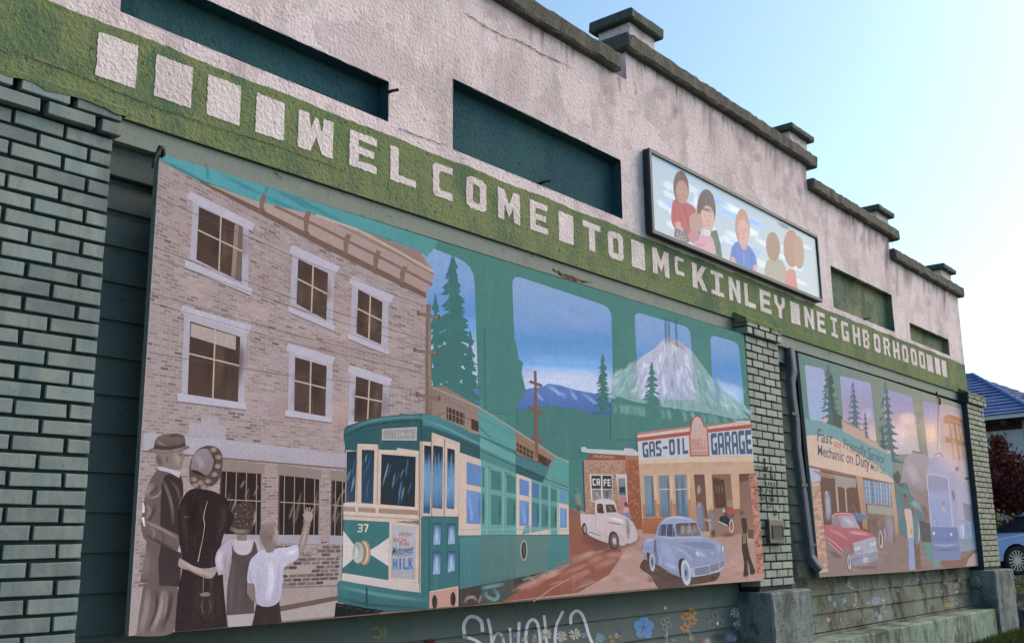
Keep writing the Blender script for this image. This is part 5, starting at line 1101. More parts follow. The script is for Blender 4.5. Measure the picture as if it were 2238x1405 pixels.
# red car
A.sm = True
RC = 0xC06A76
A.poly([(314, 410), (372, 402), (376, 340), (405, 312), (470, 304), (540, 312), (575, 345), (612, 440), (690, 470), (740, 505), (752, 560), (755, 650), (560, 660), (535, 620), (505, 570), (488, 610), (480, 670), (420, 620), (345, 545), (325, 520)], RC, 0xAA505E)
A.poly([(380, 345), (410, 326), (430, 335), (440, 430), (378, 402)], 0x8A8A98); A.poly([(446, 330), (540, 330), (570, 360), (604, 436), (470, 432)], 0xA8A4B4); A.soft([(470, 360), (520, 380), (560, 420)], 40, 0xC8C4D0, .8); A.line([(434, 330), (462, 432)], 7, 0xCCA8AC)
A.line([(376, 340), (405, 314), (540, 316), (612, 440)], 7, 0xD4B0B0); A.soft([(520, 470), (600, 480), (690, 490)], 30, 0xE0A4AC, .8); A.soft([(340, 450), (430, 480), (520, 540)], 26, 0xD28C96, .7); A.line([(325, 510), (400, 560), (480, 640)], 8, 0xD2A49C); A.line([(340, 545), (420, 620), (475, 665)], 6, 0xC8B0AC)
A.poly([(556, 562), (735, 510), (752, 540), (754, 615), (566, 662)], 0xB4B4C4); 
for i in range(6): A.line([(562, 575+i*14), (748, 524+i*15)], 3, 0x8890A8, same=i > 0)
for cx in (580, 604, 712, 734): A.oval(cx, 610-(cx-580)*.27, 11, 16, 0xD0D4DE)
A.poly([(535, 658), (765, 616), (770, 650), (740, 712), (575, 752), (540, 720)], 0x9CA0B8, 0x8A90AC); A.line([(536, 664), (766, 622)], 8, 0xC8CCD8); A.rect(640, 672, 680, 724, 0xBCC0CC); A.line([(555, 700), (650, 680), (760, 655)], 5, 0x7A6470)
A.oval(524, 720, 20, 82, 0x6A5650, -.08); A.oval(524, 722, 15, 68, 0xC4C6D4, -.08); A.oval(523, 722, 8, 42, 0x7A8098, -.08); A.blob(660, 770, 110, 26, 0x4E3A32, .8); A.blob(420, 670, 90, 30, 0x5A443A, .7, .6)
for i in range(30): A.k += 1 if i % 6 == 0 else 0; A.blob(rd.uniform(380, 1250), rd.uniform(620, 790), 60, 22, rd.choice((0x94807A, 0x745E54, 0x8A746C, 0xA08C88)), .45)
# walkers
A.sm = True
A.poly([(1018, 520), (1068, 515), (1078, 782), (1030, 790)], 0x8CA0CC, 0x96AAD4); A.poly([(1066, 560), (1118, 560), (1128, 780), (1085, 782)], 0x7A5C4C)
A.poly([(985, 290), (1010, 275), (1045, 290), (1060, 400), (1065, 520), (1015, 520), (1005, 400)], 0xD2BCA8); A.oval(1000, 205, 15, 44, 0x9A5E4A); A.blob(994, 165, 18, 22, 0x3A3A34, .9); A.soft([(985, 260), (985, 320), (1000, 390)], 16, 0x9A6450, .9); A.soft([(1045, 440), (1050, 490)], 18, 0xB07A66, .9); A.oval(1062, 290, 14, 40, 0x8E5A4A); A.poly([(1060, 330), (1100, 340), (1112, 580), (1068, 560)], 0x5E8494); A.soft([(1105, 380), (1112, 480), (1106, 570)], 12, 0xC2D0D4, .9); A.blob(1080, 230, 50, 34, 0x7FB4B8, .9); A.soft([(1060, 270), (1110, 260), (1130, 300)], 30, 0x7AAEB4, .8)
A.poly([(1110, 380), (1195, 370), (1215, 555), (1140, 550), (1120, 470)], 0x4C5450); A.poly([(1150, 560), (1215, 555), (1230, 680), (1170, 700)], 0x5E9888); A.poly([(1170, 690), (1280, 690), (1285, 772), (1240, 776), (1220, 720)], 0x6A9A90)
# dome, streetcar and tower
A.sm = False
A.zoom(1940, 860, 3.513)
A.poly([(95, 690), (115, 560), (130, 500), (165, 462), (200, 452), (270, 460), (320, 490), (330, 600), (320, 720), (290, 750), (200, 730), (140, 680)], 0xB0A4A8, 0x9A909C); A.soft([(150, 540), (190, 600), (230, 690)], 80, 0xC4B8BC, .7); A.soft([(280, 520), (300, 620), (280, 720)], 50, 0xA8A084, .5); A.line([(190, 442), (225, 450), (266, 456)], 12, 0x80706C); A.line([(222, 330), (240, 420)], 3, 0xA89A9C)
A.poly([(150, 690), (300, 765), (330, 1000), (280, 980), (250, 860), (180, 780)], 0xA08C88, 0x8A7878); A.line([(170, 720), (240, 770), (300, 800)], 10, 0x76847C); A.soft([(260, 850), (290, 900), (300, 980)], 40, 0x6A5048, .8)
A.poly([(425, 180), (470, 158), (540, 180), (582, 210), (585, 262), (520, 235), (430, 228)], 0xC08458); A.poly([(430, 228), (585, 262), (604, 372), (520, 345), (440, 335)], 0xD2AC98)
A.poly([(438, 326), (604, 372), (604, 408), (440, 372)], 0xBE8054); A.poly([(445, 372), (604, 408), (614, 505), (560, 510), (470, 470)], 0xD0AC9C)
for x0, y0, x1, y1, w_ in ((474, 225, 510, 505, 9), (512, 225, 552, 510, 16), (545, 240, 582, 505, 8), (575, 255, 590, 340, 7)): A.line([(x0, y0), ((x0+x1)/2, (y0+y1)/2), (x1, y1)], w_, 0xBE8054)
for q in ((472, 192, 500, 214), (518, 206, 540, 226), (552, 220, 572, 240), (495, 358, 522, 380)): A.line([(q[0], q[1]), (q[2], q[1]+10), (q[2]+2, q[3]), (q[0]+2, q[3]-8), (q[0], q[1])], 3, 0xDCC4B4)
A.soft([(395, 60), (385, 200), (390, 420)], 14, 0x8A7C84, .8); A.soft([(410, 180), (415, 300), (425, 480)], 40, 0x9A94A0, .7); A.line([(398, 60), (388, 260), (382, 440)], 3, 0x7A6A70); A.line([(360, 470), (400, 450), (440, 510)], 9, 0x86747C)
A.poly([(300, 600), (320, 510), (360, 485), (430, 490), (470, 540), (520, 640), (600, 700), (660, 800), (690, 950), (712, 1190), (560, 1210), (555, 1270), (345, 1280), (338, 1100), (325, 960)], 0xB4B0D0, 0x98A2CC)
A.poly([(298, 616), (330, 604), (445, 620), (470, 650), (505, 1025), (330, 1020)], 0xB8B8D8); A.poly([(306, 630), (360, 628), (450, 648), (462, 660), (492, 1020), (332, 1015)], 0x9A98B8, 0xA0AAD8)
A.poly([(318, 750), (468, 750), (480, 830), (325, 830)], 0xA4AAD4); A.poly([(325, 812), (480, 820), (492, 1020), (332, 1015)], 0x98A6D8); A.blob(428, 840, 12, 22, 0xA07A7C, .9); A.poly([(415, 865), (442, 862), (446, 905), (418, 905)], 0xC0B4B8); A.line([(345, 920), (395, 1015)], 3, 0x6A74A0); A.line([(300, 620), (332, 1010)], 6, 0xCED0E2); A.line([(462, 650), (505, 1020)], 6, 0xC8CCE0)
A.text('T', [(322, 530), (340, 534), (340, 572), (322, 568)], 0x8E8CAA, .02)
for x_ in range(350, 428, 11): A.soft([(x_, 545+(x_-350)*.2), (x_+2, 572+(x_-350)*.2)], 5, 0x9C9AB6, .8)
A.poly([(335, 1020), (530, 1025), (560, 1130), (555, 1275), (345, 1282)], 0x6E84B8, 0x7C8CB8); A.soft([(340, 1155), (440, 1165), (550, 1150)], 16, 0xA4B8DC, .9); A.soft([(345, 1190), (440, 1200), (540, 1185)], 18, 0x5C668E, .8); A.blob(355, 1070, 14, 16, 0xE0E4F0, .95); A.blob(488, 1078, 12, 16, 0xE0E4F0, .95); A.soft([(350, 1110), (440, 1120), (540, 1105)], 40, 0x5E76B0, .7)
A.soft([(495, 730), (505, 780), (512, 830)], 26, 0x7E5C60, .85)
A.poly([(520, 640), (560, 660), (620, 760), (650, 830), (660, 980), (540, 960)], 0xB8B2CC); A.poly([(575, 835), (660, 860), (672, 990), (595, 970)], 0x8288A0)
for i in range(5): A.line([(590+i*16, 845+i*4), (604+i*15, 985)], 4, 0xA8A0B4, same=i > 0)
for i in range(12): x = rd.uniform(530, 680); A.soft([(x, 960+rd.uniform(0, 40)), (x+6, 1040), (x+4, 1110)], 16, rd.choice((0xD4D8EA, 0x6A94A8, 0x7FA2B4, 0xBCC4DC)), .85)
A.poly([(535, 1120), (700, 1100), (708, 1190), (560, 1215)], 0x7C98A8, 0x94A4B8)
A.poly([(408, 1280), (560, 1275), (600, 1250), (650, 1205), (690, 1188), (716, 1190), (718, 1215), (660, 1240), (610, 1300), (590, 1330), (440, 1330)], 0x8E6450); A.poly([(600, 1325), (620, 1270), (660, 1225), (716, 1212), (735, 1312)], 0xB8A4A8)
A.rect(520, 560, 545, 592, 0x9C7C74); A.rect(592, 640, 630, 662, 0x8E7068)
A.zoom(1720, 740, 3.902)
for x, y, w_, h_, c, al in ((1250, 760, 330, 300, 0xF0C8AC, .38), (1380, 1000, 240, 280, 0xEAC4B4, .3), (1010, 740, 220, 200, 0xF0D2C0, .35), (800, 1500, 420, 200, 0xC8A898, .18), (500, 1100, 300, 260, 0xE0BCA4, .12)): A.blob(x, y, w_*.5, h_*.6, c, al)
A.build('painted_scene', MUR2)
# ================================================================== photo sign of children
SY = -.05
SIGN = empty('photo_sign', (7.80, -.02, 3.73), 'long framed sign with pictures of children on cloudy sky', 'sign')
sx0, sx1, sz0, sz1 = 6.275, 9.335, 3.728, 4.395
bx_ = boxobj('cabinet', (sx0, sx1, SY, -.0045, sz0, sz1), M['navy'], SIGN, .004)
fr = .03
for b in ((sx0, sx1, SY-.016, SY-.0005, sz1-fr, sz1+.002), (sx0, sx1, SY-.016, SY-.0005, sz0-.002, sz0+fr), (sx0-.002, sx0+fr, SY-.0165, SY-.0005, sz0+fr+.001, sz1-fr-.001), (sx1-.022, sx1+.002, SY-.0165, SY-.0005, sz0+fr+.001, sz1-fr-.001)): boxobj('frame_rail', b, M['metal'], SIGN, .003)
TONE[0] = 0; WASH[:] = [.12, 0xE8E8F0]
A = Art(SY-.0012); rd = random.Random(8); A.zoom(1380, 300, 3.698)
q4 = [(132, 95), (1482, 825), (1528, 1308), (160, 742)]
A.poly(q4, 0xB4D0F6, 0xDCE8FA)
A.sm = True
def inq(u, v): return (q4[0][0]*(1-u)*(1-v)+q4[1][0]*u*(1-v)+q4[2][0]*u*v+q4[3][0]*(1-u)*v, q4[0][1]*(1-u)*(1-v)+q4[1][1]*u*(1-v)+q4[2][1]*u*v+q4[3][1]*(1-u)*v)
for i in range(46):
    u, v = rd.uniform(.05, .95), rd.uniform(.15, .85); x, y = inq(u, v); A.k = 2+i % 6
    A.soft([(x-min(90, 1200*u*.12+20), y-40), (x-20, y), (x+60, y+36)], rd.uniform(24, 56), rd.choice((0x8CB8EC, 0xF0F2F6, 0xEDEDF2, 0x94C0EE, 0xF4F4F8)), .7)
A.k = 10
def features(cx, cy, rx, ry, skin):
    dk = 0x3E2A26
    for s_ in (-.34, .38):
        A.oval(cx+rx*s_, cy, rx*.17, ry*.055, 0xEFE6E2); A.blob(cx+rx*s_, cy, rx*.12, ry*.06, dk, 1); A.soft([(cx+rx*(s_-.24), cy-ry*.13), (cx+rx*s_, cy-ry*.18), (cx+rx*(s_+.24), cy-ry*.12)], ry*.06, dk, .8)
    A.soft([(cx+rx*.05, cy), (cx+rx*.1, cy+ry*.2), (cx+rx*.0, cy+ry*.27)], rx*.2, 0x9A6656, .5); A.blob(cx+rx*.04, cy+ry*.29, rx*.22, ry*.05, 0x8E5A4C, .6)
    A.soft([(cx-rx*.3, cy+ry*.46), (cx+rx*.02, cy+ry*.53), (cx+rx*.36, cy+ry*.45)], ry*.14, 0xA6484C, .9); A.soft([(cx-rx*.2, cy+ry*.475), (cx+rx*.02, cy+ry*.505), (cx+rx*.26, cy+ry*.47)], ry*.045, 0xF0E6E2, .9)
    for s_ in (-.55, .6): A.blob(cx+rx*s_, cy+ry*.3, rx*.3, ry*.16, 0xD88A80, .35)
    A.soft([(cx-rx*.85, cy-ry*.1), (cx-rx*.8, cy+ry*.3), (cx-rx*.4, cy+ry*.75)], rx*.35, 0x7A4E40, .4)
def face(cx, cy, rx, ry, hair, skin, rot=-.05):
    A.oval(cx, cy, rx, ry, hair, rot); A.oval(cx+rx*.10, cy+ry*.26, rx*.82, ry*.70, skin, rot)
    for k in range(7): a = -2.6+k*.32; A.soft([(cx+rx*.9*math.cos(a), cy+ry*.9*math.sin(a)), (cx+rx*.7*math.cos(a), cy+ry*.62*math.sin(a)), (cx+rx*.5*math.cos(a), cy+ry*.42*math.sin(a))], rx*.2, hair, .8)
    features(cx+rx*.12, cy+ry*.2, rx*.8, ry*.72, skin)
# boy in red
A.poly([(330, 540), (350, 505), (400, 510), (470, 540), (520, 590), (560, 780), (500, 860), (420, 740), (350, 735), (322, 660)], 0xB84A4C, 0xC05A58); A.poly([(350, 735), (440, 750), (470, 840), (450, 860), (345, 805)], 0x7A726C)
for i in range(14): A.blob(rd.uniform(355, 450), rd.uniform(750, 830), 9, 9, 0xC8C2BC, .8)
A.poly([(352, 690), (395, 680), (405, 730), (360, 740)], 0xD8A890); face(402, 410, 62, 138, 0x5E4638, 0xB98C78)
# girl with dark hair holding a plain soft toy
A.poly([(640, 760), (690, 750), (720, 860), (735, 975), (640, 925)], 0x54785C); A.oval(605, 590, 76, 168, 0x5C4840); A.oval(612, 665, 58, 112, 0xDDB6A4)
features(614, 655, 56, 112, 0)
A.soft([(545, 570), (600, 585), (660, 600)], 30, 0x5C4840, .9)
A.poly([(470, 770), (540, 790), (640, 800), (670, 860), (685, 945), (540, 890), (490, 840)], 0xE0A8B8, 0xE4B4C0); A.poly([(575, 740), (640, 755), (636, 800), (590, 800)], 0xDCE4EC); A.blob(560, 870, 60, 24, 0xB06A88, .6)
A.oval(520, 690, 56, 80, 0xC09A8C); A.oval(505, 800, 46, 50, 0xC88C94)
for k in range(8): A.soft([(545+k*16, 470+abs(k-4)*14), (540+k*17, 520), (538+k*18, 580)], 10, rd.choice((0x7A6258, 0x46342E)), .6)
for p_ in ([(345, 560), (352, 620), (345, 690)], [(420, 560), (450, 640), (470, 740)], [(380, 560), (390, 620), (400, 680)]): A.soft(p_, 18, 0x8E3236, .6)
# baby in blue
A.poly([(808, 905), (838, 855), (890, 835), (950, 880), (1000, 950), (1015, 1030), (1010, 1090), (900, 1060), (806, 1010)], 0x5C86D2, 0x6690D8); A.poly([(806, 960), (838, 975), (845, 1020), (806, 1005)], 0xE4B8A8); A.poly([(985, 1030), (1015, 1035), (1012, 1092), (984, 1082)], 0xE4B8A8); A.soft([(905, 920), (908, 980), (905, 1040)], 12, 0x86AAE0, .8)
face(898, 730, 58, 150, 0xC29C80, 0xE2B8A8)
A.poly([(868, 850), (940, 870), (925, 915), (895, 905)], 0xDDB2A2)
for p_ in ([(840, 880), (830, 940), (845, 1000)], [(960, 920), (975, 990), (970, 1060)], [(880, 950), (890, 1010), (885, 1050)]): A.soft(p_, 18, 0x3E64B0, .6)
for k in range(6): A.soft([(862+k*13, 600+abs(k-2.5)*8), (862+k*13, 640)], 8, 0xA87E5E, .6)
# two children in shade
A.poly([(1088, 1020), (1120, 985), (1190, 985), (1235, 1030), (1260, 1130), (1250, 1195), (1088, 1125)], 0xB6B49E, 0xC0BAA6); A.oval(1145, 885, 56, 120, 0xB09478, -.08)
A.poly([(1240, 1085), (1290, 1060), (1325, 1080), (1345, 1235), (1250, 1195)], 0xDCA090, 0xE08C7C); A.oval(1295, 900, 64, 150, 0xBE9880, -.04); A.oval(1352, 930, 44, 135, 0xC4A488, -.06); A.blob(1280, 775, 26, 22, 0xC87A50, .9); A.soft([(1180, 690), (1230, 720), (1290, 745)], 34, 0x5A6478, .8); A.soft([(1185, 680), (1210, 700), (1225, 720)], 14, 0xC86A50, .8)
A.soft([(570, 350), (600, 370), (630, 385)], 18, 0xD89A70, .8)
PRN = A.build('printed_picture', SIGN, 'print', 'print_soft')
for u in (.2, .42, .62, .8, .95):
    p = inq(u, .02)
# ================================================================== painted flowers and tag on the lower siding
class Sid(Art):
    def place(s, p, lay):
        x, y = p; q = P(x, y, .088)
        return P(x, y, sid_y(q.z)-.0022-s.STEP*lay)
TONE[0] = .32; WASH[:] = [0, 0xFFFFFF]
S = Sid(0); S.zoom(980, 1200, 2.729); rd = random.Random(4)
def stroke(art, pts, w, col, n=10):
    """smooth painted line through the points"""
    out_ = []
    for i in range(len(pts)-1):
        p0, p1, p2, p3 = pts[max(i-1, 0)], pts[i], pts[i+1], pts[min(i+2, len(pts)-1)]
        for j in range(n):
            t = j/n; out_.append(tuple(.5*((2*p1[a])+(-p0[a]+p2[a])*t+(2*p0[a]-5*p1[a]+4*p2[a]-p3[a])*t*t+(-p0[a]+3*p1[a]-3*p2[a]+p3[a])*t**3) for a in (0, 1)))
    art.line(out_+[pts[-1]], w, col)
WHT = 0xD2D4DC
for p, w_ in (([(95, 505), (92, 450), (120, 405), (160, 402), (195, 430), (204, 490)], 16), ([(84, 520), (140, 532), (190, 560), (230, 600)], 14), ([(236, 412), (246, 460), (256, 520), (258, 600)], 14), ([(258, 570), (280, 510), (310, 505), (328, 545), (332, 610)], 13), ([(366, 466), (370, 520), (374, 600)], 12), ([(422, 432), (418, 520), (414, 600)], 14), ([(466, 600), (462, 520), (472, 450), (500, 418), (530, 440), (545, 520), (548, 600)], 14), ([(570, 392), (578, 460), (590, 600)], 13), ([(684, 366), (668, 400), (645, 450), (636, 520), (640, 600)], [13]*41), ([(730, 445), (732, 395), (762, 366), (795, 385), (818, 440), (838, 510), (868, 580)], 14)):
    stroke(S, p, (w_ if not isinstance(w_, list) else 13)*1.3, WHT)
g_ = S.build('graffiti_writing', BLD)
g_['label'] = 'white graffiti writing sprayed across the lower siding boards'
def petals(art, cx, cy, r, n, col, wid=.32, inner=0, jit=.15):
    for i in range(n):
        a = 6.2832*i/n+rd.uniform(-jit, jit); r2 = r*rd.uniform(.8, 1.1)
        art.poly([(cx+inner*math.cos(a-.3), cy+inner*math.sin(a-.3)), (cx+r2*.7*math.cos(a-wid), cy+r2*.7*math.sin(a-wid)), (cx+r2*math.cos(a), cy+r2*math.sin(a)), (cx+r2*.7*math.cos(a+wid), cy+r2*.7*math.sin(a+wid))], col)
def flower(fn, label):
    S.k = 14; fn(); o = S.build('painted_flower', BLD); o['label'] = label
def daisy(cx, cy, r):
    petals(S, cx, cy, r, 15, 0xC6CAC8, .12); S.oval(cx+4, cy+2, r*.26, r*.30, 0xC09A4A)
for c_ in ((582, 508, 44), (674, 516, 42), (756, 506, 40)): flower(lambda: daisy(*c_), 'painted white daisy over the graffiti')
def blue():
    for a in range(5): S.oval(1165+34*math.cos(a*1.2566-1.57), 465+40*math.sin(a*1.2566-1.57), 29, 32, 0x4E8CD0)
    for a in range(5): stroke(S, [(1165, 468), (1165+40*math.cos(a*1.2566-1.57), 468+44*math.sin(a*1.2566-1.57))], 2.5, 0x24406A, 2)
    S.oval(1164, 466, 9, 11, 0x7A5A4A)
flower(blue, 'painted bright blue flower')
flower(lambda: [petals(S, 1025, 480, 30, 6, 0x6A6A9C, .3), stroke(S, [(1025, 500), (1020, 540), (1005, 590)], 4, 0x5E7A88, 4)], 'painted dull purple flower')
def outl(cx, cy, c, n=4, r=26):
    for a in range(n):
        an = 6.2832*a/n+.4; x, y = cx+r*.8*math.cos(an), cy+r*.9*math.sin(an); stroke(S, [(x+r*.5*math.cos(t), y+r*.6*math.sin(t)) for t in [k*.7854 for k in range(9)]], 3.5, c, 3)
flower(lambda: [outl(1298, 440, 0x9AA09C), S.soft([(1300, 470), (1304, 520), (1300, 570)], 14, 0x98A098, .7)], 'painted pale outlined flower cluster'); flower(lambda: S.blob(1293, 348, 14, 14, 0xB8BCB4, .9), 'small painted white blossom on the upper board')
flower(lambda: [petals(S, 1425+dx, 425+dy, 36, 11, 0xB08440, .22) or S.oval(1425+dx, 425+dy, 7, 8, 0x8A4A20) for dx, dy in ((-10, -25), (30, 0), (-14, 40), (28, -50))], 'painted orange flower bunch')
flower(lambda: [outl(1596, 424, 0x8C9496, 3, 36), S.blob(1606, 440, 7, 16, 0xD8DCD8, .95)], 'painted grey outlined flower')
flower(lambda: [daisy(1712, 375, 36), daisy(1748, 400, 34), daisy(1722, 445, 32)], 'painted white daisies near the concrete plinth')
flower(lambda: [S.blob(900, 530, 30, 40, 0x4A8EA8, .9), outl(898, 530, 0x7FB0C0, 3, 20)], 'small painted teal flower')
flower(lambda: S.blob(1680, 530, 40, 50, 0x6670B0, .9), 'painted violet flower by the lower edge'); flower(lambda: S.blob(1545, 548, 24, 26, 0xB4A0A0, .9), 'painted pale pink flower by the lower edge'); flower(lambda: S.blob(1786, 520, 26, 30, 0x7A7278, .8), 'painted grey flower by the plinth'); flower(lambda: S.blob(1610, 520, 50, 30, 0x2A3A30, .7), 'dark green painted leaves')
flower(lambda: [S.soft([(240, 520), (400, 540), (480, 580)], 120, 0x6A6E86, .5)], 'faded lilac paint patch under graffiti')
S.raw()
flower(lambda: [stroke(S, [(812, 1374), (826, 1372), (832, 1382), (828, 1392), (816, 1390)], 5, 0x8A7A34, 4), S.soft([(836, 1366), (842, 1380), (836, 1398)], 8, 0x8A8044, .7)], 'small painted yellow crescent')
flower(lambda: [S.oval(941, 1402, 11, 8, 0x7A1E1C)], 'small painted red ball')
S.zoom(1720, 1040, 3.849)
for (x, y, rx, ry, c, l_) in ((362, 1035, 12, 26, 0x6E9CC8, 'tall painted blue flower'), (400, 1075, 14, 26, 0x6A9CD0, 'low painted blue flower'), (482, 1045, 13, 28, 0x6C9ED0, 'painted blue flower apart from the pair'), (578, 1035, 12, 30, 0x9A968A, 'painted beige flower'), (648, 1050, 18, 30, 0x6A6A60, 'painted grey rounded flower'), (780, 1190, 22, 34, 0x8896A8, 'painted pale blue flower low on wall'), (370, 1190, 40, 40, 0x6E4A40, 'painted dull red flower'), (1370, 1085, 50, 26, 0x8C8440, 'painted yellow flower patch'), (1420, 920, 24, 30, 0x8E7E56, 'painted ochre flower'), (520, 905, 14, 36, 0x9A9488, 'painted beige flower below mural'), (745, 1050, 44, 46, 0x8A8AA4, 'painted lilac flower bunch')):
    S.k = 12
    for q in range(7): a = q*.9; S.blob(x+rx*.5*math.cos(a), y+ry*.5*math.sin(a), rx*.55, ry*.5, c, .85)
    S.soft([(x, y+ry*.6), (x+2, y+ry*1.3), (x+4, y+ry*2)], 6, 0x2E3A28, .7); o = S.build('painted_flower', BLD); o['label'] = l_
rq_ = random.Random(61); TONE[0] = .3
for zz, x0_, x1_, y0_, y1_, n_, r_ in (((980, 1200, 2.729), 300, 1770, 505, 552, 22, 17), ((1720, 1040, 3.849), 260, 1500, 930, 1230, 30, 17)):
    S.zoom(*zz)
    for i in range(n_):
        x = rq_.uniform(x0_, x1_); y = rq_.uniform(y0_, y1_)-(0 if n_ == 22 else (x-260)*.10); c = rq_.choice((0xA8A49A, 0x7E8EB4, 0xB08A5C, 0x9A7A84, 0x6E94B0, 0xB4B0A0, 0x8A5A50)); r = r_*rq_.uniform(.6, 1.2)
        S.k = 12
        for q in range(5): a = q*1.2566+rq_.uniform(-.3, .3); S.blob(x+r*.5*math.cos(a), y+r*.6*math.sin(a), r*.5, r*.6, c, .75, 0, 8)
        S.soft([(x, y+r*.6), (x+3, y+r*1.5)], 4, 0x2E3A28, .7); S.build('painted_flower', BLD)
# tag on the middle pilaster
TG = Art(-.0865); TG.zoom(1630, 960, 5.018); TG.k = 20
for p, w_ in (([(205, 205), (210, 250)], 16), ([(108, 300), (130, 285), (150, 330)], 8), ([(170, 290), (200, 335)], 9), ([(215, 295), (230, 335), (245, 295)], 14), ([(275, 290), (278, 350)], 9), ([(215, 370), (220, 420)], 14), ([(290, 375), (292, 430)], 10), ([(325, 370), (322, 430)], 7), ([(210, 455), (230, 505)], 10), ([(245, 460), (262, 505)], 8), ([(275, 460), (290, 512)], 9), ([(310, 465), (322, 515)], 7), ([(345, 460), (350, 510)], 6), ([(125, 530), (150, 580)], 9), ([(170, 530), (185, 580)], 8), ([(235, 530), (225, 590)], 8), ([(258, 540), (275, 590)], 7), ([(300, 535), (290, 600)], 8), ([(345, 540), (350, 600)], 8), ([(410, 560), (412, 610)], 5), ([(170, 610), (180, 670)], 12), ([(205, 610), (215, 665)], 8), ([(265, 615), (275, 670)], 8), ([(298, 605), (292, 675), (310, 650)], 12), ([(365, 615), (366, 680)], 6), ([(420, 620), (445, 680)], 5), ([(165, 715), (185, 700)], 14), ([(240, 700), (245, 760)], 7), ([(275, 710), (268, 750)], 7), ([(380, 705), (378, 755)], 7), ([(295, 790), (340, 780), (310, 830), (350, 810)], 9), ([(380, 800), (395, 790)], 10)): stroke(TG, p, w_, 0x1A1A1C, 3)
TG.blob(300, 305, 16, 22, 0xA06A4A, .8); TG.blob(288, 400, 14, 20, 0x8A7A3A, .6); TG.blob(225, 320, 14, 16, 0x7A2A24, .7)
o = TG.build('graffiti_tag', BLD); o['label'] = 'black marker tag scrawled on the middle pilaster'
# ================================================================== small fittings
MB_ = empty('metal_wall_box', (7.94, -.12, 1.41), 'small bronze framed metal box on the middle brick pilaster', 'wall box')
p0, p1 = P(1677, 1131, -.12), P(1718, 1189, -.12)
x0, x1, z1, z0 = p0.x+.03, p1.x-.02, p0.z-.01, p1.z+.01
boxobj('housing', (x0, x1, -.12, -.078, z0, z1), M['bronze'], MB_, .005)
for b in ((x0+.045, x1-.02, -.127, -.1205, z1-.055, z1-.045), (x0+.045, x1-.02, -.127, -.1205, z0+.035, z0+.045), (x0+.045, x0+.055, -.1275, -.1205, z0+.0455, z1-.0555), (x1-.03, x1-.02, -.1275, -.1205, z0+.0455, z1-.0555)): boxobj('frame_rail', b, M['metal'], MB_, .001)
boxobj('face_plate', (x0+.0555, x1-.0305, -.1235, -.1206, z0+.0455, z1-.0555), M['black'], MB_)
# downspout beside the middle pilaster
DS = empty('downspout', (8.5, 0, 1.2), 'grey blue metal downspout beside the smaller mural', 'downspout')
def pipe(name, pts, w_, d_, par):
    bm = bmesh.new(); rings = []
    for i, p in enumerate(pts):
        p = Vector(p); a = Vector(pts[max(i-1, 0)]); b = Vector(pts[min(i+1, len(pts)-1)]); dr = (b-a).normalized()
        sx = Vector((1, 0, 0)); sx = (sx-dr*sx.dot(dr)).normalized(); sy = dr.cross(sx)
        rings.append([bm.verts.new(p+sx*(w_/2*cx)+sy*(d_/2*cy)) for cx, cy in ((-1, -.7), (-.7, -1), (.7, -1), (1, -.7), (1, .7), (.7, 1), (-.7, 1), (-1, .7))])
    for i in range(len(pts)-1):
        for k in range(8): bm.faces.new((rings[i][k], rings[i][(k+1) % 8], rings[i+1][(k+1) % 8], rings[i+1][k]))
    bm.faces.new(rings[0]); bm.faces.new(rings[-1][::-1]); return bmobj(name, bm, M['downspout'], par)
yD = -.005
pts = [(P(1737, 800, yD).x, .03, 3.19), P(1732, 812, yD), P(1728, 835, yD), P(1731, 870, yD), P(1738, 920, yD), P(1741, 980, yD), P(1757, 1100, yD), P(1771, 1215, yD)]
pipe('pipe', pts, .10, .06, DS); pipe('outlet_elbow', [P(1771.5, 1217, yD), P(1774, 1232, yD)+Vector((0, -.03, 0)), P(1777, 1246, yD)+Vector((0, -.07, 0))], .108, .066, DS)
for yy in (905, 1060, 1190):
    q = [p_ for p_ in (P(1740+(yy-980)*.133, yy, yD),)][0]; boxobj('strap', (q.x-.06, q.x+.06, yD-.036, yD-.0305, q.z-.012, q.z+.012), M['downspout'], DS)
# hooked cable end at the mural's near top corner
bm = bmesh.new(); tube(bm, [P(x, y, -.1) for x, y in ((333, 368), (336, 352), (344, 336), (350, 322), (357, 324), (356, 338), (352, 343))], [.004, .006, .009, .011, .011, .012, .008], 8)
tag(bmobj('cable_hook', bm, M['black'], None, True), 'black hooked cable end hanging at the large mural near corner', 'cable', 'loose cable ends above the murals')
bm = bmesh.new(); tube(bm, [P(2046, 856, -.01), P(2050, 866, -.02), P(2054, 872, -.025), P(2055, 884, -.025)], .009, 7)
tag(bmobj('cable_hook', bm, M['black'], None, True), 'short black cable above the smaller mural', 'cable', 'loose cable ends above the murals')
for (x, y, l_) in ((1190, 398, 'black stub of bolt in dark panel left of the photo sign'), (855, 200, 'rusty bolt on white stucco beside the nearest dark panel'), (1893, 697, 'thin bolt in dark panel right of the photo sign')):
    q = P(x, y, -.02); bm = bmesh.new(); tube(bm, [(q.x, .085 if x != 855 else .0, q.z), (q.x, -.03, q.z), (q.x+.03, -.045, q.z+.012)], .009, 7)
    tag(bmobj('wall_bolt', bm, M['black']), l_, 'bolt', 'bolts sticking out of the upper wall')
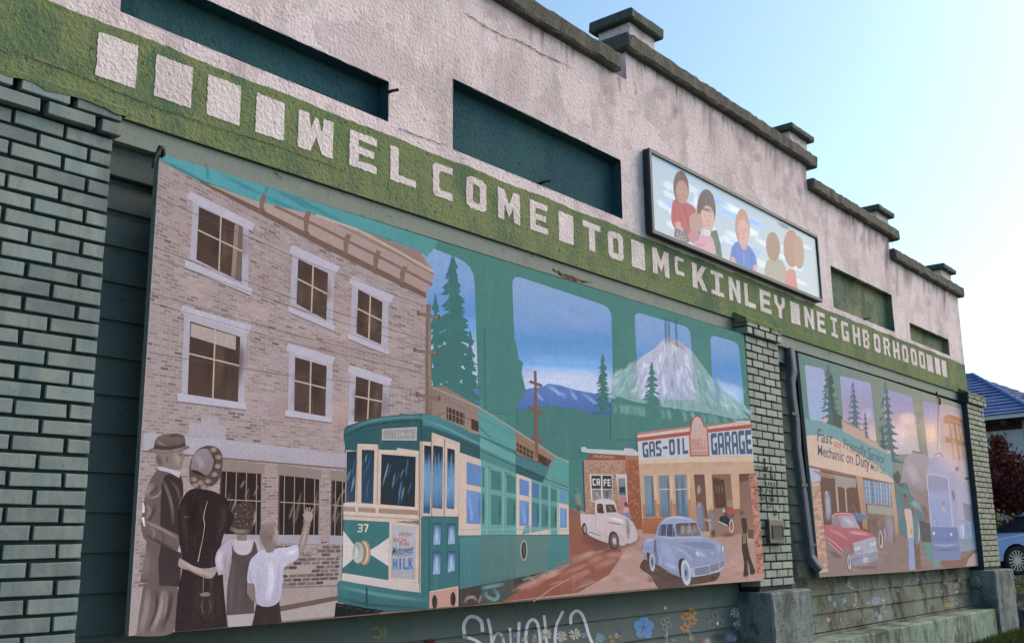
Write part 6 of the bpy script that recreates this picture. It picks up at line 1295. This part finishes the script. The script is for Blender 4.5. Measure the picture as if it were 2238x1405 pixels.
# torn rusty flashing strip over the large mural
bm = bmesh.new(); top, bot = [], []
for i in range(13):
    t = i/12; a = P(1207+85*t, 588+30*t, -.045); top.append(bm.verts.new(a+Vector((0, random.uniform(-.006, .006), random.uniform(-.006, .006))))); bot.append(bm.verts.new(a+Vector((0, random.uniform(-.012, .002), -.035*math.sin(3.14*min(1, t*1.05+.02))-random.uniform(0, .014)))))
for i in range(12): bm.faces.new((top[i], top[i+1], bot[i+1], bot[i]))
M['rust'] = plain('rust', (.075, .035, .025), .9)
tag(bmobj('torn_flashing', bm, M['rust']), 'torn rusty flashing strip above the large mural', 'flashing')
# round cleanout on the wall by the far plinth
bm = bmesh.new(); q = P(2126, 1271, .05); tube(bm, [(q.x, .10, q.z), (q.x, -.02, q.z)], [.07, .07], 16); tube(bm, [(q.x, -.021, q.z), (q.x, -.04, q.z)], [.045, .04], 12)
tag(bmobj('pipe_cap', bm, M['concrete']), 'round pipe cap on wall beside the far concrete plinth', 'pipe cap')

# hairline cracks in the stucco
def crack(pts, w_, lab):
    out_ = []
    for (xa, ya), (xb, yb) in zip(pts[:-1], pts[1:]):
        n = max(2, int(math.hypot(xb-xa, yb-ya)/6))
        for i in range(n): out_.append((xa+(xb-xa)*i/n+random.uniform(-1.2, 1.2), ya+(yb-ya)*i/n+random.uniform(-1.2, 1.2)))
    vs_, fs = [], []
    for i, (x, y) in enumerate(out_):
        ww = w_*random.uniform(.35, 1.2)*min(1, (i+1)/4, (len(out_)-i)/4); p = P(x, y, -.0065); vs_ += [(p.x-ww*.4, p.y, p.z-ww), (p.x+ww*.4, p.y, p.z+ww)]
    for i in range(len(out_)-1): fs.append((2*i, 2*i+2, 2*i+3, 2*i+1))
    o = obj('crack', vs_, fs, M['crack'], BLD); o['label'] = lab
M['crack'] = plain('crack_dark', (.05, .04, .04), .95)  # even dark tone for the crack lines and band joint
crack([(1015, 28), (1060, 58), (1105, 82), (1140, 92), (1180, 116), (1235, 142), (1262, 158)], .0035, 'long crack below the coping'); crack([(1592, 245), (1600, 280), (1608, 320), (1614, 380)], .004, 'vertical crack above the photo sign')
crack([(1453, 160), (1452, 180)], .004, 'short crack by the parapet post'); crack([(870, 280), (920, 300), (985, 322)], .003, 'crack between the dark panels'); crack([(1381, 130), (1384, 165), (1392, 205), (1398, 250)], .004, 'crack under the parapet step')
crack([(20, 105), (70, 128), (160, 160), (240, 195), (340, 235), (470, 278), (600, 318), (760, 376)], .0022, 'long hairline crack along the green band'); crack([(1815, 560), (1822, 585)], .004, 'short crack left of the flaking panel')
# thin dark joint under the band
boxobj('band_joint', (2.034, 13.61, .004, .0139, 3.2962, 3.2997), M['crack'], BLD)

# rain streaks and bare patches on the upper stucco
TONE[0] = 0; WASH[:] = [0, 0xFFFFFF]
W_ = Art(-.0026); rd = random.Random(12)
for (xa, ya, xb, yb, n) in ((1135, 14, 1356, 148, 22), (1392, 120, 1772, 366, 46), (1782, 412, 1952, 522, 26), (1960, 566, 2085, 636, 18)):
    for i in range(n):
        t = rd.random(); x, y = xa+(xb-xa)*t, ya+(yb-ya)*t+3; L = rd.choice((14, 22, 30, 45, 80))*rd.uniform(.7, 1.3); w2 = rd.uniform(4, 13)
        W_.soft([(x, y-2), (x+rd.uniform(-1, 1), y+L*.4), (x+rd.uniform(-2, 2), y+L)], [w2, w2*.8, w2*.3], rd.choice((0x6E6262, 0x5A5050, 0x7C6E6C, 0x4A4442)), rd.uniform(.25, .6))
for x, y, rx, ry in ((1625, 300, 18, 44), (1655, 330, 14, 40), (1690, 340, 26, 40), (1722, 385, 16, 40), (1560, 290, 14, 30), (1475, 240, 20, 30), (1850, 470, 14, 34), (1890, 520, 14, 30), (2030, 650, 12, 26), (1440, 200, 22, 26), (1150, 60, 40, 26), (1080, 30, 30, 20), (1330, 210, 20, 34), (1640, 390, 14, 40), (1745, 430, 10, 34)):
    for q in range(4): W_.blob(x+rd.uniform(-.6, .6)*rx, y+rd.uniform(-.6, .6)*ry, rx*rd.uniform(.3, .8), ry*rd.uniform(.3, .8), rd.choice((0x9A8C92, 0x8E8286, 0xA4969C)), .42, rd.uniform(-.4, .4), 9)
o = W_.build('dirt_streaks', BLD); o['kind'] = 'stuff'
# ================================================================== beyond the building: lawn, rock, car, tree, house, fence
rd = random.Random(77)
def grass_mat():
    t = NT('grass_blades')
    c = t.mix(t.ramp(t.noise(1.6, 4, .6), .35, .65), (.075, .12, .022), (.16, .15, .04)); c = t.mix(t.ramp(t.noise(30, 2, .5), .5, .7), c, (.03, .06, .015))
    return t.done(c, .9, None, .15)
M['grass'] = grass_mat()
gv, gf = [], []
def blades(n, x0, x1, y0, y1, h0, h1):
    for i in range(n):
        x, y = rd.uniform(x0, x1), rd.uniform(y0, y1); z = ground_z(x); h = rd.uniform(h0, h1); a = rd.uniform(0, 6.28); w_ = rd.uniform(.003, .007)*(1+h*2); l = rd.uniform(.1, .5)*h
        dx, dy = math.cos(a), math.sin(a); b = len(gv)
        gv.extend([(x-dy*w_, y+dx*w_, z-.01), (x+dy*w_, y-dx*w_, z-.01), (x+dx*l*.4+dy*w_*.6, y+dy*l*.4-dx*w_*.6, z+h*.6), (x+dx*l*.4-dy*w_*.6, y+dy*l*.4+dx*w_*.6, z+h*.6), (x+dx*l, y+dy*l, z+h)]); gf.extend([(b, b+1, b+2, b+3), (b+3, b+2, b+4)])
blades(9000, 10.5, 15.5, -.62, -.18, .03, .12); blades(16000, 14.45, 25, -.6, 5, .03, .08); blades(6000, 14.5, 19, -.6, 1.5, .03, .09)
go = obj('grass', gv, gf, M['grass']); go['kind'] = 'stuff'; go['label'] = 'short grass along the wall and over the lawn'
# dark rock by the far plinth
bm = bmesh.new(); bmesh.ops.create_icosphere(bm, subdivisions=4, radius=1)
from mathutils import noise as mn
for v in bm.verts:
    d = v.co.normalized(); v.co = Vector((d.x*.62, d.y*.42, d.z*.34))*(1+.45*mn.noise(d*2.2)+.16*mn.noise(d*7)+.07*mn.noise(d*18))
    v.co += Vector((15.25, -.12, .40))
M['rock'] = rough_paint('dark_rock', (.06, .062, .065), (.16, .155, .15), (.03, .032, .035), 5, 1.0, (.012, .012, .014), .95, .03)
tag(bmobj('rock', bm, M['rock'], None), 'rough dark rock on the grass beside the far plinth', 'rock')
# ---- street behind with a parked blue car
strip('side_street', 23.2, 31, -60, 60, M['asphalt'], .014, 3)
CARX, CARY, CGZ = 27.15, 2.96, ground_z(27.15)+.014
wp = PR(2222, 1228, 27.6); CARX, CARY = wp.x, wp.y
dirv = (Vector((rt.x, rt.y, 0))).normalized(); dirv.rotate(Matrix.Rotation(R(12), 3, 'Z'))      # points to the car's rear
_o = Vector((wp.x, wp.y, 0))-Vector((-dirv.y, dirv.x, 0))*(-.86); CARX, CARY = _o.x, _o.y
CARM = Matrix(((dirv.x, -dirv.y, 0, CARX), (dirv.y, dirv.x, 0, CARY), (0, 0, 1, CGZ), (0, 0, 0, 1)))
car = empty('parked_car', (CARX, CARY, CGZ), 'blue parked car seen past the far plinth', 'car')
M['carpaint'] = plain('blue_car_paint', (.24, .38, .72), .22, .3, .6, .05); M['glass'] = plain('dark_glass', (.02, .025, .03), .08, 0, .6, .1); M['tyre'] = plain('tyre', (.012, .012, .013), .8); M['alloy'] = plain('alloy', (.55, .55, .57), .3, .9, .5, .1)
def cplace(o):
    o.data.transform(CARM); return o
# lower body: side profile (x along car, 0 at the front wheel), lofted over the width
prof = [(-.82, .34), (-.86, .50), (-.80, .66), (-.62, .78), (-.2, .88), (.55, .97), (.9, 1.0), (2.6, 1.02), (3.3, 1.0), (3.55, .92), (3.62, .6), (3.55, .34)]
def arch(cx): return [(cx+.40*math.cos(a), .32+.40*math.sin(a)) for a in [R(d) for d in range(180, -1, -20)]]
low = [(-.82, .26)]+arch(0)+arch(2.72)+[(3.55, .26)]
outl_ = [(-.86, .50), (-.84, .62), (-.72, .74), (-.2, .87), (.55, .965), (.9, 1.0), (2.6, 1.02), (3.3, 1.0), (3.55, .92), (3.62, .6)]
loop = low+outl_[::-1]
bm = bmesh.new(); secs = []
for yy, ins in ((-.90, .05), (-.88, .0), (.88, .0), (.90, .05)):
    secs.append([bm.verts.new((x if ins == 0 else x*(1-.01)+.014, yy, z if ins == 0 else z*.985+.008)) for x, z in loop])
for a, b in zip(secs[:-1], secs[1:]):
    for i in range(len(loop)): j = (i+1) % len(loop); bm.faces.new((a[i], a[j], b[j], b[i]))
for sct in (secs[0], secs[-1]):
    vs2 = [Vector((v.co.x, v.co.z, 0)) for v in sct]
    for t3 in tessellate_polygon([vs2]): bm.faces.new([sct[i] for i in t3])
cplace(bmobj('body', bm, M['carpaint'], None)); keep(bpy.data.objects['body'], car)
def loft(name, rows, mat):
    bm = bmesh.new(); rr_ = [[bm.verts.new(p) for p in r] for r in rows]
    for a, b in zip(rr_[:-1], rr_[1:]):
        for i in range(len(a)): j = (i+1) % len(a); bm.faces.new((a[i], a[j], b[j], b[i]))
    bm.faces.new(rr_[0]); bm.faces.new(rr_[-1][::-1]); o = cplace(bmobj(name, bm, mat)); keep(o, car); return o
loft('window_band', [[(.62, -.80, .985), (3.3, -.80, 1.005), (3.3, .80, 1.005), (.62, .80, .985)], [(1.35, -.62, 1.38), (2.75, -.64, 1.39), (2.75, .64, 1.39), (1.35, .62, 1.38)]], M['glass'])
loft('roof', [[(1.25, -.66, 1.381), (2.85, -.68, 1.392), (2.85, .68, 1.392), (1.25, .66, 1.381)], [(1.5, -.55, 1.46), (2.6, -.55, 1.46), (2.6, .55, 1.46), (1.5, .55, 1.46)]], M['carpaint'])
for wx in (0, 2.72):
    for sd_ in (-1, 1):
        bm = bmesh.new(); y0 = sd_*.72; n = 28
        ring = [(.33, 0), (.33, .16), (.30, .19), (.24, .19), (.23, .15)]
        rows = [[bm.verts.new((wx+r*math.cos(6.2832*k/n), y0+sd_*dy, .32+r*math.sin(6.2832*k/n))) for k in range(n)] for r, dy in ring]
        for a, b in zip(rows[:-1], rows[1:]):
            for k in range(n): bm.faces.new((a[k], a[(k+1) % n], b[(k+1) % n], b[k]))
        bm.faces.new(rows[-1]); bm.faces.new(rows[0])
        tyre = cplace(bmobj('wheel', bm, M['tyre'])); keep(tyre, car)
        bm = bmesh.new()
        for k in range(15):
            a = 6.2832*k/15; c, s_ = math.cos(a), math.sin(a); px_, pz_ = -s_*.013, c*.013; yy = y0+sd_*.165
            q = [(.05*c-px_, .05*s_-pz_), (.235*c-px_, .235*s_-pz_), (.235*c+px_, .235*s_+pz_), (.05*c+px_, .05*s_+pz_)]
            v1 = [bm.verts.new((wx+x, yy+sd_*.012, .32+z)) for x, z in q]; v0 = [bm.verts.new((wx+x, yy-sd_*.01, .32+z)) for x, z in q]
            bm.faces.new(v1)
            for i in range(4): bm.faces.new((v1[i], v1[(i+1) % 4], v0[(i+1) % 4], v0[i]))
        for r0, r1 in ((.0, .055), (.228, .246)):
            ra = [bm.verts.new((wx+r0*math.cos(6.2832*k/24), yy+sd_*.014, .32+r0*math.sin(6.2832*k/24))) for k in range(24)] if r0 else None
            rb = [bm.verts.new((wx+r1*math.cos(6.2832*k/24), yy+sd_*.014, .32+r1*math.sin(6.2832*k/24))) for k in range(24)]
            if ra:
                for k in range(24): bm.faces.new((ra[k], ra[(k+1) % 24], rb[(k+1) % 24], rb[k]))
            else: bm.faces.new(rb)
        rim = cplace(bmobj('rim', bm, M['alloy'])); keep(rim, tyre)
bm = bmesh.new(); box(bm, -.86, -.74, -.86, -.60, .60, .70); bmesh.ops.bevel(bm, geom=bm.edges[:], offset=.02, segments=2, affect='EDGES'); keep(cplace(bmobj('headlight', bm, M['alloy'])), car)
# ---- house with a blue shingle roof
HC = PR(2262, 901, 33.0); HG = ground_z(40); EZ = HC.z; RISE = 1.78; HW = 6.4; HL = 11.0
ha = R(10); hu = Vector((math.sin(ha), math.cos(ha), 0)); hn = Vector((math.cos(ha), -math.sin(ha), 0))
def hp(u, v, z): return tuple(Vector((HC.x, HC.y, 0))+hu*u+hn*v+Vector((0, 0, z)))
house = empty('house', hp(3, 3, HG), 'house with blue shingle roof behind the dark red tree', 'house')
M['hwall'] = rough_paint('house_siding', (.42, .45, .48), (.48, .50, .52), (.3, .32, .33), 2, .3, None, .8); M['hyellow'] = rough_paint('house_porch_yellow', (.55, .40, .17), (.6, .46, .22), (.4, .3, .15), 2, .3, None, .8)
M['soffit'] = plain('dark_soffit', (.035, .03, .03), .9); M['trimw'] = plain('white_trim', (.6, .6, .58), .7)
def shingle_mat():
    t = NT('blue_shingle'); oi = t.n('ShaderNodeObjectInfo').outputs['Random']
    c = t.mix(oi, (.12, .18, .40), (.17, .24, .48)); c = t.mix(t.ramp(t.noise(4, 5, .65), .4, .7), c, (.10, .145, .32)); c = t.mix(t.mul(t.ramp(t.noise(25, 3, .6), .5, .7), .5), c, (.05, .09, .28))
    return t.done(c, .85, t.bump(t.noise(60, 4, .6), .4, .01), .2)
M['shingle'] = shingle_mat()
def wallbox(name, u0, u1, v0, v1, z0, z1, mat, par=None):
    v = [hp(u, w_, z) for z in (z0, z1) for u, w_ in ((u0, v0), (u1, v0), (u1, v1), (u0, v1))]
    bm = bmesh.new(); bv = [bm.verts.new(p) for p in v]
    for f in ((0, 3, 2, 1), (4, 5, 6, 7), (0, 1, 5, 4), (1, 2, 6, 5), (2, 3, 7, 6), (3, 0, 4, 7)): bm.faces.new([bv[i] for i in f])
    return bmobj(name, bm, mat, par or house)
wallbox('wall', .7, HL-.7, .7, HW-.7, HG, EZ-.06, M['hwall'])
wallbox('eave_soffit', .03, HL-.03, .03, HW-.03, EZ-.10, EZ-.055, M['soffit']); wallbox('gutter', -.04, HL, -.05, .028, EZ-.09, EZ+.02, M['trimw'])
wallbox('eave_shade_board', .7, HL-.7, .66, .695, EZ-.36, EZ-.12, M['soffit'])  # dark strip added for the shadow under the eave
for i in range(8): wallbox('rafter_tail', .9+i*1.3, 1.05+i*1.3, .08, .64, EZ-.26, EZ-.105, M['soffit'])
for u0 in (1.6, 4.2, 6.8):
    wn = wallbox('window', u0, u0+1.1, .63, .72, HG+1.9, HG+3.2, M['trimw']); wallbox('pane', u0+.12, u0+.98, .61, .66, HG+2.02, HG+3.08, M['glass'], wn)
wallbox('porch_wall', .9, 6, .2, .68, HG, HG+1.6, M['hyellow'])  # low yellow wall section along the house front
for u0 in (1.2, 2.0, 2.8, 3.6): wallbox('porch_post', u0, u0+.14, .1, .198, HG, HG+1.75, M['trimw'])
def hip(u0, u1, v0, v1, z, rise, nm):
    w_ = (v1-v0)/2; bm = bmesh.new()
    c = [bm.verts.new(hp(*p)) for p in ((u0, v0, z), (u1, v0, z), (u1, v1, z), (u0, v1, z), (u0+w_, v0+w_, z+rise), (u1-w_, v0+w_, z+rise))]
    for f in ((0, 1, 5, 4), (1, 2, 5), (2, 3, 4, 5), (3, 0, 4), (3, 2, 1, 0)): bm.faces.new([c[i] for i in f])
    r_ = bmobj(nm, bm, M['shingle'], house); nc = 14
    def course(p0, p1, q0, q1):
        for k in range(nc):
            t0, t1 = k/nc, min(1, (k+1.1)/nc); bm = bmesh.new(); a, b = [], []; n = 24
            L0, R0 = [Vector(hp(*p0)).lerp(Vector(hp(*q0)), t0), Vector(hp(*p1)).lerp(Vector(hp(*q1)), t0)]; L1, R1 = [Vector(hp(*p0)).lerp(Vector(hp(*q0)), t1), Vector(hp(*p1)).lerp(Vector(hp(*q1)), t1)]
            for i in range(n+1):
                s_ = i/n; j = rd.uniform(-.008, .012); a.append(bm.verts.new(L0.lerp(R0, s_)+Vector((0, 0, .045+j)))); b.append(bm.verts.new(L1.lerp(R1, s_)+Vector((0, 0, .012))))
            for i in range(n): bm.faces.new((a[i], a[i+1], b[i+1], b[i]))
            bmobj('shingle_course', bm, M['shingle'], r_)
    course((u0, v0, z), (u1, v0, z), (u0+w_, v0+w_, z+rise), (u1-w_, v0+w_, z+rise)); course((u0, v1, z), (u0, v0, z), (u0+w_, v0+w_, z+rise), (u0+w_, v0+w_, z+rise))
    bm = bmesh.new(); tube(bm, [hp(u0, v0, z+.05), hp(u0+w_, v0+w_, z+rise+.05), hp(u1-w_, v0+w_, z+rise+.05)], .06, 6); bmobj('ridge_cap', bm, M['shingle'], r_)
hip(-.06, HL, -.06, HW, EZ, RISE, 'roof')
# taller wing behind, to the right
wallbox('wing_wall', -9, -1.4, 4.2, 10.5, HG, EZ+.1, M['hwall']); hip(-10, 1.6, 3.5, 11.5, EZ+.12, 1.95, 'wing_roof')
# ---- dark red tree
def tree(name, base, h, crown_c, crown_r, label, leafcols, nleaf, trunk_r=.09, seed=1, extra=()):
    rr_ = random.Random(seed); t = empty(name, base, label, 'tree'); bm = bmesh.new(); b = Vector(base)
    top = Vector((crown_c[0], crown_c[1], crown_c[2]))
    tube(bm, [b, b+(top-b)*.35+Vector((.06, -.05, 0)), b+(top-b)*.7, top], [trunk_r, trunk_r*.8, trunk_r*.55, trunk_r*.25], 8)
    tips = []
    for i in range(16):
        s0 = b+(top-b)*rr_.uniform(.3, .9); a = rr_.uniform(0, 6.28); d = Vector((math.cos(a), math.sin(a), rr_.uniform(-.1, .7))); e_ = s0+Vector((d.x*crown_r[0], d.y*crown_r[1], d.z*crown_r[2]))*rr_.uniform(.5, .9)
        tube(bm, [s0, (s0+e_)/2+Vector((0, 0, .1)), e_], [trunk_r*.4, trunk_r*.25, trunk_r*.08], 5); tips += [e_, (s0+e_)/2]
    bmobj('trunk', bm, M['bark'], t)
    v, f = [], []; cl = []
    for i in range(95):
        while True:
            q = Vector((rr_.uniform(-1, 1), rr_.uniform(-1, 1), rr_.uniform(-1, 1)))
            if .35 < q.length < 1: break
        cl.append((Vector((top.x+q.x*crown_r[0], top.y+q.y*crown_r[1], top.z+q.z*crown_r[2]-.1)), rr_.uniform(.18, .42)))
    cl += [(Vector(p_), r_) for p_, r_ in extra]
    for i in range(nleaf):
        c, r = rr_.choice(cl); q = Vector((rr_.gauss(0, .5), rr_.gauss(0, .5), rr_.gauss(0, .42)))*r; p = c+q
        n1 = Vector((rr_.uniform(-1, 1), rr_.uniform(-1, 1), rr_.uniform(-.4, 1))).normalized(); a = n1.orthogonal().normalized(); a.rotate(Matrix.Rotation(rr_.uniform(0, 6.28), 3, n1)); bb = n1.cross(a); L = rr_.uniform(.04, .085); w_ = L*.45; k = len(v)
        v += [p-a*L, p+bb*w_, p+a*L, p-bb*w_]; f.append((k, k+1, k+2, k+3))
    obj('crown', v, f, leafcols, t); return t
M['bark'] = plain('bark', (.05, .035, .028), .95)
def leaf_mat(name, c1, c2, c3):
    t = NT(name); c = t.mix(t.ramp(t.noise(2.2, 3, .5), .4, .65), c1, c2); c = t.mix(t.ramp(t.noise(14, 2, .5), .5, .7), c, c3); return t.done(c, .7, None, .2)
M['redleaf'] = leaf_mat('red_leaves', (.10, .022, .022), (.15, .04, .028), (.05, .012, .015)); M['redleaf2'] = leaf_mat('rust_leaves', (.09, .03, .018), (.14, .055, .03), (.045, .018, .014))
tc = PR(2214, 1058, 31.0); ex_ = [(PR(x, y, 30.9), r_*1.26) for x, y, r_ in ((2183, 985, .25), (2180, 965, .16), (2172, 1005, .25), (2195, 1010, .3), (2215, 1020, .25), (2160, 1030, .2), (2240, 1040, .3))]; tree('red_leaf_tree', (tc.x+.1, tc.y, ground_z(tc.x)), 3.6, (tc.x, tc.y, tc.z+.1), (1.15, 1.15, .66), 'small tree with dark red leaves in front of the house', M['redleaf'], 26000, .08, 5, ex_)
# low rusty hedge bushes by the fence
def bush(pos, r, label, mat, n, seed):
    rr_ = random.Random(seed); t = empty('shrub', pos, label, 'shrub', 'rusty shrubs by the fence'); b = Vector(pos); bm = bmesh.new()
    for i in range(7): a = rr_.uniform(0, 6.28); tube(bm, [b, b+Vector((math.cos(a)*r[0]*.5, math.sin(a)*r[1]*.5, r[2]*1.2))], [.02, .006], 5)
    bmobj('stem', bm, M['bark'], t); v, f = [], []
    for i in range(n):
        q = Vector((rr_.gauss(0, .42), rr_.gauss(0, .42), rr_.gauss(0, .38))); p = b+Vector((q.x*r[0], q.y*r[1], r[2]*.75+q.z*r[2])); p.z = max(p.z, b.z+.02)
        a = Vector((rr_.uniform(-1, 1), rr_.uniform(-1, 1), rr_.uniform(-1, 1))).normalized(); bb = a.orthogonal().normalized(); L = rr_.uniform(.03, .06); k = len(v)
        v += [p-a*L, p+bb*L*.5, p+a*L, p-bb*L*.5]; f.append((k, k+1, k+2, k+3))
    obj('foliage', v, f, mat, t)
q = PR(2200, 1160, 31.6); bush((q.x, q.y, ground_z(q.x)), (.85, .85, .8), 'rusty low shrub left of the pale picket fence', M['redleaf2'], 7000, 3)
q = PR(2236, 1170, 31.4); bush((q.x, q.y, ground_z(q.x)), (.7, .7, .5), 'rusty low shrub in front of the pale picket fence', M['redleaf2'], 5000, 4)
# picket fence
q = PR(2190, 1165, 32.2); fz = ground_z(q.x); fence = empty('picket_fence', (q.x, q.y, fz), 'pale wooden picket fence in front of the house', 'fence'); M['picket'] = plain('picket_paint', (.50, .45, .38), .8)
fd = Vector((rt.x, rt.y, 0)).normalized()
for i in range(26):
    c = Vector((q.x, q.y, fz))+fd*(-.6+i*.15); bm = bmesh.new(); h = 1.35+rd.uniform(-.02, .02); w_ = .045
    pr = [(-w_, 0), (w_, 0), (w_, h-.08), (0, h), (-w_, h-.08)]
    nrm = Vector((-fd.y, fd.x, 0))*.012
    f0 = [bm.verts.new(c+fd*x+Vector((0, 0, z))-nrm) for x, z in pr]; f1 = [bm.verts.new(c+fd*x+Vector((0, 0, z))+nrm) for x, z in pr]
    bm.faces.new(f0); bm.faces.new(f1[::-1])
    for k in range(5): bm.faces.new((f0[k], f0[(k+1) % 5], f1[(k+1) % 5], f1[k]))
    bmobj('picket', bm, M['picket'], fence)
for z in (.35, 1.05):
    bm = bmesh.new(); a = Vector((q.x, q.y, fz+z))-fd*.7+Vector((-fd.y, fd.x, 0))*.035; b = a+fd*4.0; tube(bm, [a, b], .03, 6); bmobj('rail', bm, M['picket'], fence)
# houses across the road are out of view; a distant tree line closes the horizon
